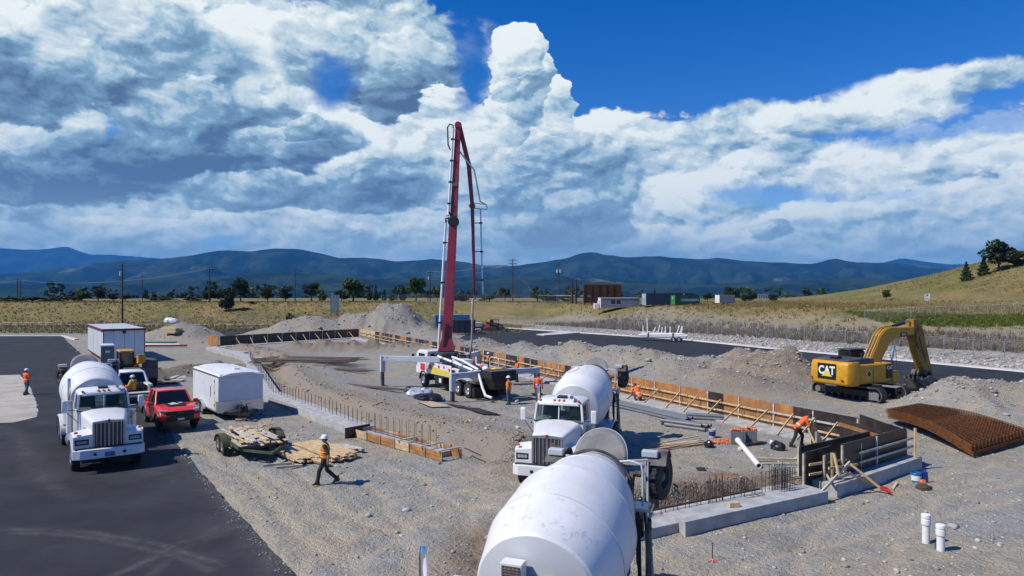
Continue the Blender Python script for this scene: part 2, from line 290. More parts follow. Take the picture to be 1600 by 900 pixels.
# ------------------------------------------------------------------ materials
M = dict(
 white=mat('white_paint', (.74, .75, .76), .34, var=.04, scale=1.3, dirt=.20, dirtcol=(.48, .44, .38), coat=.3),
 drum=mat('drum_white_paint', (.74, .75, .76), .40, var=.05, scale=.9, dirt=.22, dirtcol=(.56, .55, .52), coat=.1, splat=.42),
 drumgrey=mat('drum_grey_paint', (.50, .53, .56), .45, var=.05, scale=1.0, dirt=.12),
 offwhite=mat('white_sheet_metal', (.70, .72, .74), .42, var=.04, scale=1.2, dirt=.08),
 rubber=mat('tyre_rubber', (.022, .022, .023), .8, var=.2, scale=9, dirt=.30, dirtcol=(.16, .14, .12)),
 black=mat('black_paint', (.018, .018, .02), .5, var=.2, scale=5, dirt=.18, dirtcol=(.15, .13, .11)),
 grime=mat('grimy_steel', (.09, .088, .085), .65, .4, var=.3, scale=4, dirt=.5, dirtcol=(.28, .26, .23), bump=.3),
 steel=mat('aluminium', (.55, .56, .58), .32, .9, var=.08, scale=7, dirt=.12),
 chrome=mat('chrome', (.80, .81, .83), .10, 1.0, var=.03),
 glass=mat('tinted_glass', (.012, .022, .024), .06, 0, var=.2, scale=2, spec=.8),
 bglass=mat('dark_glass', (.008, .009, .01), .07, 0, var=.1, scale=2, spec=.8),
 orange=mat('amber_lens', (.65, .13, .03), .3, var=.1),
 redlens=mat('red_lens', (.45, .02, .015), .3, var=.1),
 lens=mat('headlamp_glass', (.45, .48, .5), .12, .3, var=.2, scale=20),
 redpaint=mat('red_truck_paint', (.78, .04, .018), .28, var=.04, scale=1.5, coat=.8, dirt=.06),
 yellow=mat('machine_yellow', (.60, .30, .012), .45, var=.10, scale=2, dirt=.20, dirtcol=(.33, .25, .14)),
 boom=mat('maroon_boom_paint', (.30, .032, .055), .42, var=.10, scale=.9, dirt=.16, dirtcol=(.30, .10, .10)),
 rig=mat('pale_grey_paint', (.50, .54, .58), .42, var=.06, scale=1.2, dirt=.22),
 conc=mat('cast_concrete', (.40, .405, .40), .9, var=.14, scale=2.2, bump=.25, bscale=30, dirt=.2, dirtcol=(.30, .29, .27)),
 pconc=mat('pale_concrete', (.52, .51, .48), .9, var=.10, scale=.6, bump=.2, bscale=20, dirt=.2, dirtcol=(.36, .33, .28)),
 ply=mat('film_faced_plywood_brown', (.42, .19, .06), .55, var=.22, scale=1.6, dirt=.35, dirtcol=(.20, .12, .07)),
 plyd=mat('film_faced_plywood_dark', (.035, .026, .022), .45, var=.3, scale=1.8, dirt=.35, dirtcol=(.12, .085, .065)),
 plyl=mat('bare_plywood', (.55, .42, .28), .75, var=.14, scale=2.5, dirt=.2),
 lum=mat('pale_lumber', (.60, .43, .23), .75, var=.16, scale=3.0, dirt=.15, dirtcol=(.36, .29, .22)),
 lum2=mat('weathered_lumber', (.52, .47, .40), .8, var=.2, scale=4.0, dirt=.25, dirtcol=(.30, .27, .24)),
 rebar=mat('dark_rebar', (.085, .075, .075), .65, .5, var=.3, scale=9, dirt=.25, dirtcol=(.18, .12, .09)),
 rust=mat('rusted_steel', (.16, .052, .013), .9, .05, var=.35, scale=5, tint=(.23, .085, .022)),
 hivis=mat('orange_hi_vis', (.95, .15, .025), .75, var=.08, scale=9),
 lime=mat('lime_stripe', (.65, .68, .12), .6, var=.06),
 silver=mat('reflective_stripe', (.72, .72, .66), .4, var=.05),
 skin=mat('skin', (.44, .25, .17), .55, var=.06, scale=12),
 navy=mat('dark_trousers', (.022, .025, .035), .85, var=.25, scale=9),
 denim=mat('denim', (.06, .10, .19), .85, var=.25, scale=12),
 brown=mat('brown_trousers', (.075, .052, .038), .85, var=.25, scale=9),
 shirt=mat('charcoal_shirt', (.035, .035, .038), .85, var=.2),
 boot=mat('leather_boot', (.06, .04, .028), .7, var=.25, scale=15, dirt=.3),
 hat=mat('white_hard_hat', (.78, .79, .80), .3, var=.03),
 hair=mat('dark_hair', (.018, .012, .01), .7, var=.2),
 pvc=mat('white_pvc', (.80, .80, .78), .35, var=.03, dirt=.10),
 greyp=mat('grey_pvc', (.16, .175, .19), .45, var=.12, scale=5, dirt=.2),
 blue=mat('blue_plastic', (.02, .16, .42), .35, var=.1),
 dblue=mat('dark_blue_plastic', (.018, .03, .18), .4, var=.1),
 cblue=mat('container_blue', (.10, .25, .40), .5, var=.1, scale=1, dirt=.15),
 cnavy=mat('container_navy', (.018, .035, .07), .5, var=.15, scale=1, dirt=.1),
 clight=mat('container_pale_blue', (.33, .47, .60), .5, var=.08, scale=1, dirt=.1),
 cgreen=mat('container_green', (.02, .28, .06), .5, var=.12, scale=1, dirt=.1),
 cdgreen=mat('container_dark_green', (.012, .07, .04), .5, var=.12, scale=1, dirt=.1),
 cgrey=mat('grey_sheet_metal', (.20, .215, .235), .5, var=.1, scale=1, dirt=.1),
 dgrey=mat('charcoal_sheet_metal', (.055, .06, .065), .55, var=.15, scale=1.5, dirt=.2),
 potty=mat('grey_plastic', (.13, .14, .155), .5, var=.08),
 maroon=mat('maroon_trim', (.20, .02, .03), .5, var=.1),
 pole=mat('creosote_pole', (.055, .042, .034), .9, var=.3, scale=3),
 wire=mat('wire', (.33, .35, .37), .4, .7, var=.05),
 galv=mat('galvanised_steel', (.40, .41, .42), .5, .6, var=.12),
 bark=mat('bark', (.09, .065, .05), .95, var=.3, scale=3),
 bbrown=mat('billboard_boards', (.16, .055, .022), .85, var=.3, scale=1.2),
 green=mat('green_paint', (.065, .078, .03), .6, var=.2, scale=4, dirt=.2),
 gpipe=mat('green_pipe', (.05, .22, .15), .5, var=.1),
 tarp=mat('clear_plastic_sheeting', (.42, .48, .56), .25, var=.3, scale=5, spec=.7),
 tarpd=mat('black_plastic_sheeting', (.02, .022, .027), .3, var=.3, scale=5),
 pink=mat('pink_flagging', (.8, .25, .22), .7, var=.1),
 redp=mat('red_stake_paint', (.68, .03, .025), .55, var=.1),
 ocap=mat('orange_plastic', (.85, .20, .05), .5, var=.12),
 decal=mat('yellow_decal', (.75, .58, .03), .45, var=.08),
 reddec=mat('red_decal', (.65, .03, .05), .45, var=.08),
 signw=mat('sign_white', (.75, .76, .76), .5, var=.04),
 plate=mat('licence_plate', (.10, .17, .32), .4, var=.2, scale=20),
 brass=mat('copper_vents', (.30, .22, .12), .45, .6, var=.2, scale=30),
 soil=mat('dark_soil', (.13, .10, .075), .95, var=.3, scale=3, bump=.6, bscale=12),
)
# ------------------------------------------------------------------ terrain
def _h(ix, iy, s):
    n = (ix*374761393+iy*668265263+s*1442695041) & 0xffffffff
    n = ((n ^ (n >> 13))*1274126177) & 0xffffffff
    return ((n ^ (n >> 16)) & 0xffff)/65535.0
def vnoise(x, y, s=0):
    x = np.asarray(x, float); y = np.asarray(y, float)
    x0 = np.floor(x); y0 = np.floor(y); fx = x-x0; fy = y-y0
    fx = fx*fx*fx*(fx*(fx*6-15)+10); fy = fy*fy*fy*(fy*(fy*6-15)+10)
    ix = x0.astype(np.int64); iy = y0.astype(np.int64)
    a = _h(ix, iy, s); b = _h(ix+1, iy, s); c = _h(ix, iy+1, s); d = _h(ix+1, iy+1, s)
    return (a*(1-fx)+b*fx)*(1-fy)+(c*(1-fx)+d*fx)*fy
def fbm(x, y, o=4, s=0, g=.5):
    r = 0; a = 1; t = 0
    for i in range(o):
        r = r+a*vnoise(x*(2.03**i)+i*17.3, y*(2.03**i)-i*9.1, s+i); t += a; a *= g
    return r/t-.5
def sst(x, a, b):
    t = np.clip((np.asarray(x, float)-a)/(b-a), 0, 1); return t*t*(3-2*t)
def xy(px, py, z=0.0):
    p = P(px, py, z); return (p.x, p.y)
def in_poly(x, y, poly):
    r = np.zeros(np.shape(x), bool); n = len(poly)
    for i in range(n):
        (x1, y1), (x2, y2) = poly[i], poly[(i+1) % n]
        c = ((y1 > y) != (y2 > y)) & (x < (x2-x1)*(y-y1)/((y2-y1) or 1e-9)+x1); r ^= c
    return r
def seg_d(x, y, pts):
    """distance to polyline, signed side (+ = right of travel), progress 0..1"""
    best = np.full(np.shape(x), 1e9); side = np.zeros(np.shape(x)); prog = np.zeros(np.shape(x)); n = len(pts)-1
    for i in range(n):
        ax, ay = pts[i]; bx, by = pts[i+1]; dx, dy = bx-ax, by-ay; L2 = dx*dx+dy*dy
        t = np.clip(((x-ax)*dx+(y-ay)*dy)/L2, 0, 1); d = np.hypot(x-ax-t*dx, y-ay-t*dy)
        m = d < best; best = np.where(m, d, best)
        side = np.where(m, np.sign((x-ax)*dy-(y-ay)*dx), side); prog = np.where(m, (i+t)/n, prog)
    return best, side, prog

LOT_L = [xy(105, 534), xy(258, 672), xy(355, 786), xy(460, 900), (-2.6, 12.6), (2.0, 5.0), (-60, 5.0), (-150, 40), (-150, 112), (-74, 112.5)]
LOT_F = [xy(316, 518.5), xy(345, 513.5), xy(432, 512.5), xy(398, 522), xy(336, 526.5)]
LOT_R = [(-7, 133.5), (-1.3, 138), (25.9, 103.5), (32.5, 87.5), (45.5, 61), (58, 38), (47, 29), (36.5, 48.8), (26.5, 55.5), (18.5, 74), (4, 86), (-8.5, 103)]
FENCE = [(-125, 115), (-76, 117), (-67, 147), (-20, 157), (0, 149), (22.7, 120), (50, 67), (64, 40)]
FL = [(-1.3, 27.3), (-2.3, 28.5), (-7.46, 33.9), (-16.26, 45.8), (-28, 72.5), (-37.5, 85)]
FN = [(1.6, 18.3), (4.7, 20.1), (10.3, 23.2)]
BERM = [(-26, 83), (-14, 84.5), (-8, 82)]
BERM2 = [(-32, 57), (-28.5, 62), (-23, 66.5)]
MOUNDS = [  # x, y, height, rx, ry, rot(deg)
 (-50.5, 104, 2.7, 5.2, 4.2, 0), (-46.5, 101, 1.2, 4.5, 3.0, 0),
 (-18.0, 118, 3.9, 4.6, 4.0, 20), (-23, 118, 3.2, 5.5, 4.0, 0), (-28.5, 120, 2.5, 6.0, 4.0, 10), (-38, 118, 2.4, 6.0, 4.0, 0), (-33, 116, 1.7, 5, 3, 0), (-13.5, 113, 1.2, 3.5, 3.0, 0),
 (-8.2, 89, 1.5, 3.2, 2.6, 0), (-3.5, 84, 1.6, 3.4, 2.4, 20), (1.2, 80, 1.5, 3.0, 2.4, 30),
 (6.4, 72, 2.1, 4.2, 3.6, 30), (10.2, 66, 2.1, 3.8, 3.6, 30), (13.8, 62.5, 1.6, 3.6, 3.2, 30), (16.6, 58, 1.5, 3.8, 3.4, 30), (12.0, 55.5, 1.1, 5, 3.0, -60), (3.8, 76, .9, 3.2, 2.6, 30), (8.3, 69, .5, 3.0, 2.6, 30), (18.4, 56.6, .35, 2.6, 2.4, 0), (15.2, 52.5, .6, 4.0, 2.2, -60),
 (19.8, 55.0, 2.0, 2.8, 2.8, 0), (21.6, 52.2, 2.5, 2.5, 2.6, 0), (17.6, 49.5, 1.0, 3.6, 2.6, -60),
 (26.6, 41.8, 1.55, 2.4, 2.3, 0), (30.4, 40.5, 1.85, 3.3, 3.2, 0), (33.5, 36.5, 1.5, 3.5, 3.2, 0),
 (8.2, 13.4, .35, 2.6, .8, 20), (11.5, 14.2, .30, 1.6, 2.6, 20), (5.2, 22.4, .35, 2.6, 1.1, 30)]
RUTS = []
for _c in ([(300, 700), (420, 790), (520, 900)], [(640, 900), (560, 850), (470, 790), (420, 740), (330, 690)], [(700, 905), (690, 830), (640, 770), (600, 745), (560, 735)], [(740, 780), (650, 790), (560, 830), (500, 900)], [(1300, 905), (1330, 830), (1420, 790), (1600, 760)], [(1000, 905), (1100, 860), (1280, 830), (1420, 770), (1600, 735)], [(620, 640), (700, 665), (800, 690)], [(780, 640), (850, 655), (940, 690), (1000, 720)]):
    for _o in (-.95, .95):
        _p = [Vector(xy(*q)) for q in _c]; RUTS.append([tuple(_p[i]+Vector((-(_p[min(i+1, len(_p)-1)]-_p[max(i-1, 0)]).y, (_p[min(i+1, len(_p)-1)]-_p[max(i-1, 0)]).x)).normalized()*_o) for i in range(len(_p))])
def rut_field(x, y):
    r = np.zeros(np.shape(x)); m = (np.abs(x) < 40) & (y > 8) & (y < 50); xm, ym = x[m], y[m]; v = np.zeros(len(xm)); wx, wy = xm+fbm(xm*.5, ym*.5, 2, 61)*.9, ym+fbm(xm*.5, ym*.5, 2, 62)*.9
    for p in RUTS: v = np.maximum(v, np.exp(-(seg_d(wx, wy, p)[0]/.20)**2))
    r[m] = v; return r
def terrain(x, y, detail=True):
    x = np.asarray(x, float); y = np.asarray(y, float)
    # --- terraces and hills behind the site
    s = (x-22)*.86+(y-107)*.51
    wob = fbm(x*.03, y*.03, 3, 5)*8
    toe = np.clip((x-10)/50, 0, 1)*sst(s, 2, 7)*.75+.25*sst(s, 3, 8)
    rR = 4.1*sst(s+wob, 13, 34)+toe*(1-sst(s+wob, 13, 34)*.6)
    rL = 4.5*sst(y+wob*.7, 161, 188)
    z = np.maximum(np.where((s > 0) & (x > -30), rR, 0), rL)
    near_lim = sst(np.hypot(x, y-80), 300, 1200)
    z = z*(1-near_lim*.85)-near_lim*18
    ramp = np.log1p(np.exp(np.clip((x-100)/5, -30, 30)))*5*.315
    ramp = np.minimum(ramp, 34)
    z = z+ramp*sst(y, 92, 178)*(1-sst(y, 178, 320))*(1-near_lim)
    # --- spoil heaps
    for (mx, my, h, rx, ry, rot) in MOUNDS:
        c, sn = math.cos(R(rot)), math.sin(R(rot)); u = ((x-mx)*c+(y-my)*sn)/rx; v = (-(x-mx)*sn+(y-my)*c)/ry
        q = np.sqrt(u*u+v*v+.03); q = q*(1+.35*fbm(x*.45, y*.45, 3, 11))
        z = z+h*np.clip(1.12-q*.72, 0, 1)**1.25*(q < 1.9)
    # --- excavation along the footings
    n1 = fbm(x*.7, y*.7, 4, 3)
    d, sd_, pr = seg_d(x, y, FL); e = d*sd_+n1*.35; act = sst(pr, 0.03, .2)*(pr < .999)
    z = z+act*np.where(e > 0, -.30*sst(e, .5, .8)+.95*sst(e, 1.7, 3.0)-.65*sst(e, 3.1, 10), 0)
    d, sd_, pr = seg_d(x, y, FN); e = -d*sd_+n1*1.0; act = sst(pr, .0, .05)*(1-sst(pr, .93, 1))
    z = z+act*np.where(e > 0, -.62*sst(e, .35, .8)+.95*sst(e, 1.75, 2.35)-.33*sst(e, 2.6, 7), 0)
    d, sd_, pr = seg_d(x, y, BERM); z = z+1.0*np.exp(-(d/1.9)**2)*(1+1.6*n1)
    d, sd_, pr = seg_d(x, y, BERM2); z = z+(.55*np.exp(-(d/1.3)**2)-.35*np.exp(-((d-2.2)/1.0)**2)*(sd_ > 0))*(1+2.2*n1)
    # flatten under the paving, roughen elsewhere
    lot = in_poly(x, y, LOT_L) | in_poly(x, y, LOT_R) | in_poly(x, y, LOT_F)
    site = (1-sst(np.hypot(x, y-50), 110, 220))
    rough = .09*fbm(x*.35, y*.35, 4, 1)+.05*fbm(x*1.7, y*1.7, 3, 2)+.10*np.abs(n1)*sst(z, .25, 1.2)+.55*fbm(x*.8, y*.8, 4, 8)*sst(z, .4, 1.5)*(s < 4)+.16*fbm(x*2.6, y*2.6, 3, 18)*sst(z, .25, 1.0)*(s < 4)
    rough = rough+(1-site)*.5*fbm(x*.08, y*.08, 3, 4)
    z = np.where(lot, -.09, z+rough-.075*rut_field(np.atleast_1d(x), np.atleast_1d(y)).reshape(np.shape(x))*(z < .3))
    return z
_gx = np.arange(-130, 150.1, .5); _gy = np.arange(5, 260.1, .5); _GZ = terrain(*np.meshgrid(_gx, _gy))
def th(x, y):
    fx = min(max((x+130)/.5, 0), len(_gx)-2.001); fy = min(max((y-5)/.5, 0), len(_gy)-2.001); i, j = int(fx), int(fy); a, b = fx-i, fy-j
    return float((_GZ[j, i]*(1-a)+_GZ[j, i+1]*a)*(1-b)+(_GZ[j+1, i]*(1-a)+_GZ[j+1, i+1]*a)*b)

def grid_axis(segs):
    a = [segs[0][0]]
    for lo, hi, st in segs:
        n = max(1, int(round((hi-lo)/st))); a += list(lo+(hi-lo)*(np.arange(1, n+1)/n))
    return np.array(a)
def geo(a, b, n): return [(a*(b/a)**(i/n)) for i in range(n+1)]
def build_ground():
    fx = geo(75, 17000, 40); xs = np.array([-q for q in fx[::-1]][:-1]+list(grid_axis([(-75, -28, .65), (-28, 34, .2), (34, 75, .6)]))+fx[1:])
    ys = np.array([-17000, -3000, -600, -150, -40, -10, 0, 4]+list(grid_axis([(6, 12, .4), (12, 32, .16), (32, 60, .3), (60, 100, .6), (100, 200, 1.2)]))+geo(200, 17000, 60)[1:])
    X, Y = np.meshgrid(xs, ys); Z = terrain(X, Y)
    nx, ny = len(xs), len(ys); V = np.stack([X, Y, Z], -1).reshape(-1, 3)
    i = np.arange(ny-1)[:, None]*nx+np.arange(nx-1)[None]; F = np.stack([i, i+1, i+nx+1, i+nx], -1).reshape(-1, 4)
    me = bpy.data.meshes.new('ground'); me.vertices.add(len(V)); me.vertices.foreach_set('co', V.ravel().astype(np.float32))
    me.loops.add(F.size); me.loops.foreach_set('vertex_index', F.ravel().astype(np.int32))
    me.polygons.add(len(F)); me.polygons.foreach_set('loop_start', np.arange(0, F.size, 4, dtype=np.int32)); me.polygons.foreach_set('use_smooth', np.ones(len(F), bool)); me.update(calc_edges=True)
    x, y = V[:, 0], V[:, 1]; s = (x-22)*.86+(y-107)*.51; wob = fbm(x*.03, y*.03, 3, 5)*8; big = fbm(x*.06, y*.06, 4, 21)
    left = (y > 119)&(s < 6)&(x < 5)
    grass = np.where(left, sst(y, 119, 123), 0)
    grass = np.maximum(grass, np.clip(sst(s+wob+big*20, 22, 31)+.55*sst(s+wob, 17, 22), 0, 1)*(x > -30))
    grass = np.maximum(grass, sst(y+wob*.7, 160, 170)*(x < 20))
    band = np.exp(-((s-27-wob*.4)/3)**2)*sst(x, 50, 62)*1.0
    weeds = sst(s, 6.5, 8.5)*(1-sst(s+wob, 17, 21))*.55
    grass = np.clip(np.maximum(grass, weeds), 0, 1)
    track = np.exp(-((y-156)/3.0)**2)*(x < -20)                        # the farm track below the bank
    grass = grass*(1-track*.9)
    d, sd_, pr = seg_d(x, y, FL); e = d*sd_; soil = sst(e, .3, 1.2)*(1-sst(e, 3.2, 5.5))*.5
    d, sd_, pr = seg_d(x, y, FN); e = -d*sd_; soil = np.maximum(soil, sst(e, .3, 1.0)*(1-sst(e, 2.6, 4.5)))
    d, sd_, pr = seg_d(x, y, BERM); soil = np.maximum(soil, np.exp(-(d/2.2)**2)*.9); d, sd_, pr = seg_d(x, y, BERM2); soil = np.maximum(soil, np.exp(-(d/2.6)**2)*.95)
    for mx, my, w, rr in ((20.5, 52.5, 1.0, 5.0), (17.5, 49.5, .9, 4.2), (30.5, 39.5, .5, 4.0), (8.2, 13.4, .6, 2.2), (-16, 119, .35, 8)):
        soil = np.maximum(soil, w*np.exp(-((x-mx)**2+(y-my)**2)/rr**2))
    for (mx, my, h, rx, ry, rot) in MOUNDS[:23]:
        soil = np.maximum(soil, (.28+.5*fbm(x*.3, y*.3, 3, 77))*np.exp(-((x-mx)**2/(rx*1.3)**2+(y-my)**2/(ry*1.3)**2)))
    pale = np.where((s > 0)&(x > -5), sst(s, .5, 2)*(1-sst(s, 6, 8))+sst(s+wob, 17, 21)*(1-sst(s+wob, 25, 31))*np.clip(.30+big*2.4, 0, .7), 0)
    pale = np.maximum(pale, track)
    far = sst(np.hypot(x, y), 330, 700)
    lush = band+sst(y, 120, 150)*sst(x, 80, 115)*.6*np.clip(big*3+.6, 0, 1)
    for nm, arrs in (('zone', (grass, np.clip(soil, 0, 1), np.clip(pale, 0, 1))), ('zone2', (far, np.clip(lush, 0, 1), rut_field(x, y)))):
        at = me.color_attributes.new(nm, 'FLOAT_COLOR', 'POINT'); c = np.ones((len(V), 4), np.float32)
        for j in range(3): c[:, j] = arrs[j]
        at.data.foreach_set('color', c.ravel())
    mt = bpy.data.materials.new('site_ground'); mt.use_nodes = True; t = mt.node_tree; k = NT(t); b = t.nodes['Principled BSDF']
    ge = k.n('ShaderNodeNewGeometry'); p = ge.outputs['Position']
    a1 = k.n('ShaderNodeVertexColor', layer_name='zone'); a2 = k.n('ShaderNodeVertexColor', layer_name='zone2')
    s1 = k.n('ShaderNodeSeparateColor'); t.links.new(a1.outputs[0], s1.inputs[0]); s2 = k.n('ShaderNodeSeparateColor'); t.links.new(a2.outputs[0], s2.inputs[0])
    big_n = k.noise(p, .22, 6, .62, .6); mid = k.noise(p, 1.3, 6, .65, .3); fine = k.noise(p, 9, 6, .7)
    c = k.mix(k.ss(big_n, .43, .57), (.372, .326, .245), (.302, .304, .286))
    c = k.mix(k.ss(mid, .38, .66, 0, .7), c, (.200, .204, .196))
    c = k.mix(k.ss(mid, .62, .82, 0, .5), c, (.45, .42, .345))
    # pebbles of three sizes
    for sc, am in ((52, .40), (21, .45), (7.5, .38)):
        cellc = k.n('ShaderNodeTexVoronoi', feature='F1'); k.put(cellc.inputs['Vector'], p); cellc.inputs['Scale'].default_value = sc
        sep = k.n('ShaderNodeSeparateColor'); t.links.new(cellc.outputs['Color'], sep.inputs[0])
        stone = k.mix(sep.outputs[1], (.11, .108, .108), (.56, .54, .52))
        msk = k.m('MULTIPLY', k.ss(sep.outputs[0], .62 if sc < 50 else .45, .7 if sc < 50 else .6), k.ss(cellc.outputs['Distance'], .42, .28))
        c = k.mix(k.m('MULTIPLY', msk, am), c, stone)
    # wheel and bucket tracks pressed into the gravel
    rotp = k.n('ShaderNodeMapping'); k.put(rotp.inputs[0], p); rotp.inputs['Rotation'].default_value = (0, 0, R(-32))
    wv = k.n('ShaderNodeTexWave', wave_type='BANDS'); k.put(wv.inputs[0], rotp.outputs[0]); wv.inputs['Scale'].default_value = .55; wv.inputs['Distortion'].default_value = 5; wv.inputs['Detail'].default_value = 3; wv.inputs['Detail Scale'].default_value = .35
    c = k.mix(k.m('MULTIPLY', k.ss(wv.outputs['Fac'], .72, .95), .40), c, (.38, .332, .265))
    c = k.mix(k.m('MULTIPLY', s2.outputs[2], k.ss(k.noise(p, 5, 5, .7), .3, .65, .35, .9)), c, (.42, .365, .275))
    damp = k.ss(k.noise(p, .16, 6, .68, .8), .60, .72, 0, .45); c = k.mix(damp, c, (.175, .155, .13))
    soilc = k.mix(k.ss(mid, .3, .7), (.15, .115, .082), (.285, .225, .16)); c = k.mix(k.m('MULTIPLY', s1.outputs[1], k.ss(fine, .2, .6, .65, 1)), c, soilc)
    palec = k.mix(k.ss(k.noise(p, 1.2, 6, .75), .35, .65), (.20, .19, .172), (.44, .415, .375)); c = k.mix(k.m('MULTIPLY', s1.outputs[2], .85), c, palec)
    g1 = k.mix(k.ss(k.noise(p, .10, 6, .65), .35, .65), (.27, .205, .085), (.165, .148, .055))
    g1 = k.mix(k.ss(k.noise(p, .9, 6, .7), .4, .75, 0, .35), g1, (.12, .105, .045))
    g1 = k.mix(k.m('MULTIPLY', s2.outputs[1], k.ss(k.noise(p, .3, 5, .6), .3, .6, .3, 1)), g1, (.085, .135, .022))
    c = k.mix(k.m('MULTIPLY', s1.outputs[0], k.ss(k.noise(p, .5, 6, .7), .2, .5, .75, 1.0)), c, g1)
    farc = k.mix(k.ss(k.noise(p, .004, 6, .6), .4, .6), (.025, .042, .024), (.075, .078, .045)); c = k.mix(s2.outputs[0], c, farc)
    k.put(b.inputs['Base Color'], c); b.inputs['Roughness'].default_value = .95; b.inputs['Specular IOR Level'].default_value = .15
    hgt = k.m('ADD', k.m('MULTIPLY', fine, .5), k.m('ADD', k.m('MULTIPLY', k.voro(p, 21), -.35), k.m('MULTIPLY', k.voro(p, 7.5), -.5)))
    bn = k.n('ShaderNodeBump'); bn.inputs['Strength'].default_value = .95; bn.inputs['Distance'].default_value = .09; k.put(bn.inputs['Height'], hgt); t.links.new(bn.outputs[0], b.inputs['Normal'])
    me.materials.append(mt)
    o = bpy.data.objects.new('ground', me); COL.objects.link(o); tag(o, 'gravel and dirt ground of the building site', kind='structure'); return o
ground = build_ground()

# ------------------------------------------------------------------ asphalt
def asphalt_mat():
    mt = bpy.data.materials.new('asphalt'); mt.use_nodes = True; t = mt.node_tree; k = NT(t); b = t.nodes['Principled BSDF']
    p = k.n('ShaderNodeNewGeometry').outputs['Position']; a1 = k.n('ShaderNodeVertexColor', layer_name='dust')
    s1 = k.n('ShaderNodeSeparateColor'); t.links.new(a1.outputs[0], s1.inputs[0])
    c = k.mix(k.ss(k.noise(p, .35, 6, .65), .3, .7), (.019, .021, .026), (.035, .037, .044))
    c = k.mix(k.ss(k.noise(p, 34, 4, .8), .55, .8, 0, .5), c, (.11, .11, .11))
    dust = k.m('MULTIPLY', s1.outputs[0], k.ss(k.noise(p, 1.6, 7, .75), .28, .72)); c = k.mix(k.m('MULTIPLY', dust, .32), c, (.26, .25, .23))
    c = k.mix(k.ss(k.noise(p, .12, 7, .7, .5), .52, .8, 0, .22), c, (.15, .15, .15))
    k.put(b.inputs['Base Color'], c); b.inputs['Roughness'].default_value = .82; b.inputs['Specular IOR Level'].default_value = .25
    bn = k.n('ShaderNodeBump'); bn.inputs['Strength'].default_value = .35; bn.inputs['Distance'].default_value = .012; k.put(bn.inputs['Height'], k.noise(p, 60, 4, .7)); t.links.new(bn.outputs[0], b.inputs['Normal'])
    return mt
AS = asphalt_mat()
def ragged(poly, idx, step=.35, amp=.055):
    out = []
    for i in range(len(poly)):
        a = Vector(poly[i]); b_ = Vector(poly[(i+1) % len(poly)]); out.append(tuple(a))
        if i in idx:
            n = int((b_-a).length/step); dn = (b_-a).normalized(); pn = Vector((-dn.y, dn.x))
            for j in range(1, n):
                q = a.lerp(b_, j/n); w = float(fbm(np.array([q.x*.4]), np.array([q.y*.4]), 3, 31)[0])*.12+rnd.uniform(-amp, amp); q = q+pn*w; out.append((q.x, q.y))
    return out
def pave(name, poly, z, dust_lines, label, thick=.09):
    bm = bmesh.new(); vs = [bm.verts.new((x, y, z)) for x, y in poly]; f = bm.faces.new(vs)
    r = bmesh.ops.extrude_face_region(bm, geom=[f]); bmesh.ops.translate(bm, vec=(0, 0, -thick), verts=[v for v in r['geom'] if isinstance(v, bmesh.types.BMVert)])
    bmesh.ops.triangulate(bm, faces=[q for q in bm.faces if len(q.verts) > 4])
    bmesh.ops.recalc_face_normals(bm, faces=bm.faces)
    if dust_lines:                       # a finer sheet where the tyre marks are
        for co, no in [((x, 0, 0), (1, 0, 0)) for x in list(np.arange(-36, -17, .5))+list(np.arange(-17, -3, .14))]+[((0, y, 0), (0, 1, 0)) for y in list(np.arange(15, 21.6, .14))+list(np.arange(21.6, 44, .4))]:
            ge_ = [q for q in bm.faces if q.normal.z > .5]; ed = {e for q in ge_ for e in q.edges}; ve = {v for q in ge_ for v in q.verts}
            bmesh.ops.bisect_plane(bm, geom=list(ge_)+list(ed)+list(ve), plane_co=co, plane_no=no, dist=1e-4)
    me = bpy.data.meshes.new(name); bm.to_mesh(me); bm.free(); me.materials.append(AS)
    at = me.color_attributes.new('dust', 'FLOAT_COLOR', 'POINT')
    co = np.zeros(len(me.vertices)*3); me.vertices.foreach_get('co', co); x, y = co[0::3], co[1::3]; dv = np.zeros(len(x))
    for pts, w, amp in dust_lines: dv = np.maximum(dv, amp*np.exp(-(seg_d(x, y, pts)[0]/w)**2))
    c = np.ones((len(x), 4), np.float32); c[:, 0] = dv; at.data.foreach_set('color', c.ravel())
    o = bpy.data.objects.new(name, me); COL.objects.link(o); return tag(o, label, kind='structure')
def pl(*pts): return [xy(a, b) for a, b in pts]
DL = [(pl((230, 648), (258, 672), (355, 786), (460, 900)), .45, .75), (pl((0, 667), (30, 680), (45, 715), (55, 740), (90, 765), (115, 780)), .30, .55),
      (pl((0, 828), (70, 829), (140, 832), (190, 842), (245, 850), (300, 868), (350, 884)), .11, .95), (pl((20, 834), (100, 836), (150, 843), (210, 855), (260, 866), (330, 893)), .11, .85),
      (pl((180, 900), (240, 873), (280, 850), (330, 836), (380, 822)), .13, .85), (pl((235, 900), (275, 868), (300, 850), (350, 835)), .14, .5),
      (pl((200, 726), (260, 745), (330, 772)), .3, .35), (pl((400, 845), (420, 868), (435, 895)), .5, .7), (pl((310, 840), (360, 820), (385, 815)), .6, .45), (pl((150, 668), (75, 662), (30, 655)), .25, .5), (pl((60, 600), (100, 596)), .25, .5), (pl((330, 760), (300, 745), (250, 730)), .3, .35)]
pave('parking_lot', ragged(LOT_L, {0, 1, 2, 3}), .02, DL, 'dark new asphalt lot with pale tyre marks')
pave('access_road', ragged(LOT_R, {6, 7, 8, 9, 10}), .024, [], 'dark asphalt road running behind the spoil heaps')
pave('far_paving', ragged(LOT_F, {2, 3, 4}), .024, [], 'patch of dark asphalt beyond the far formwork')
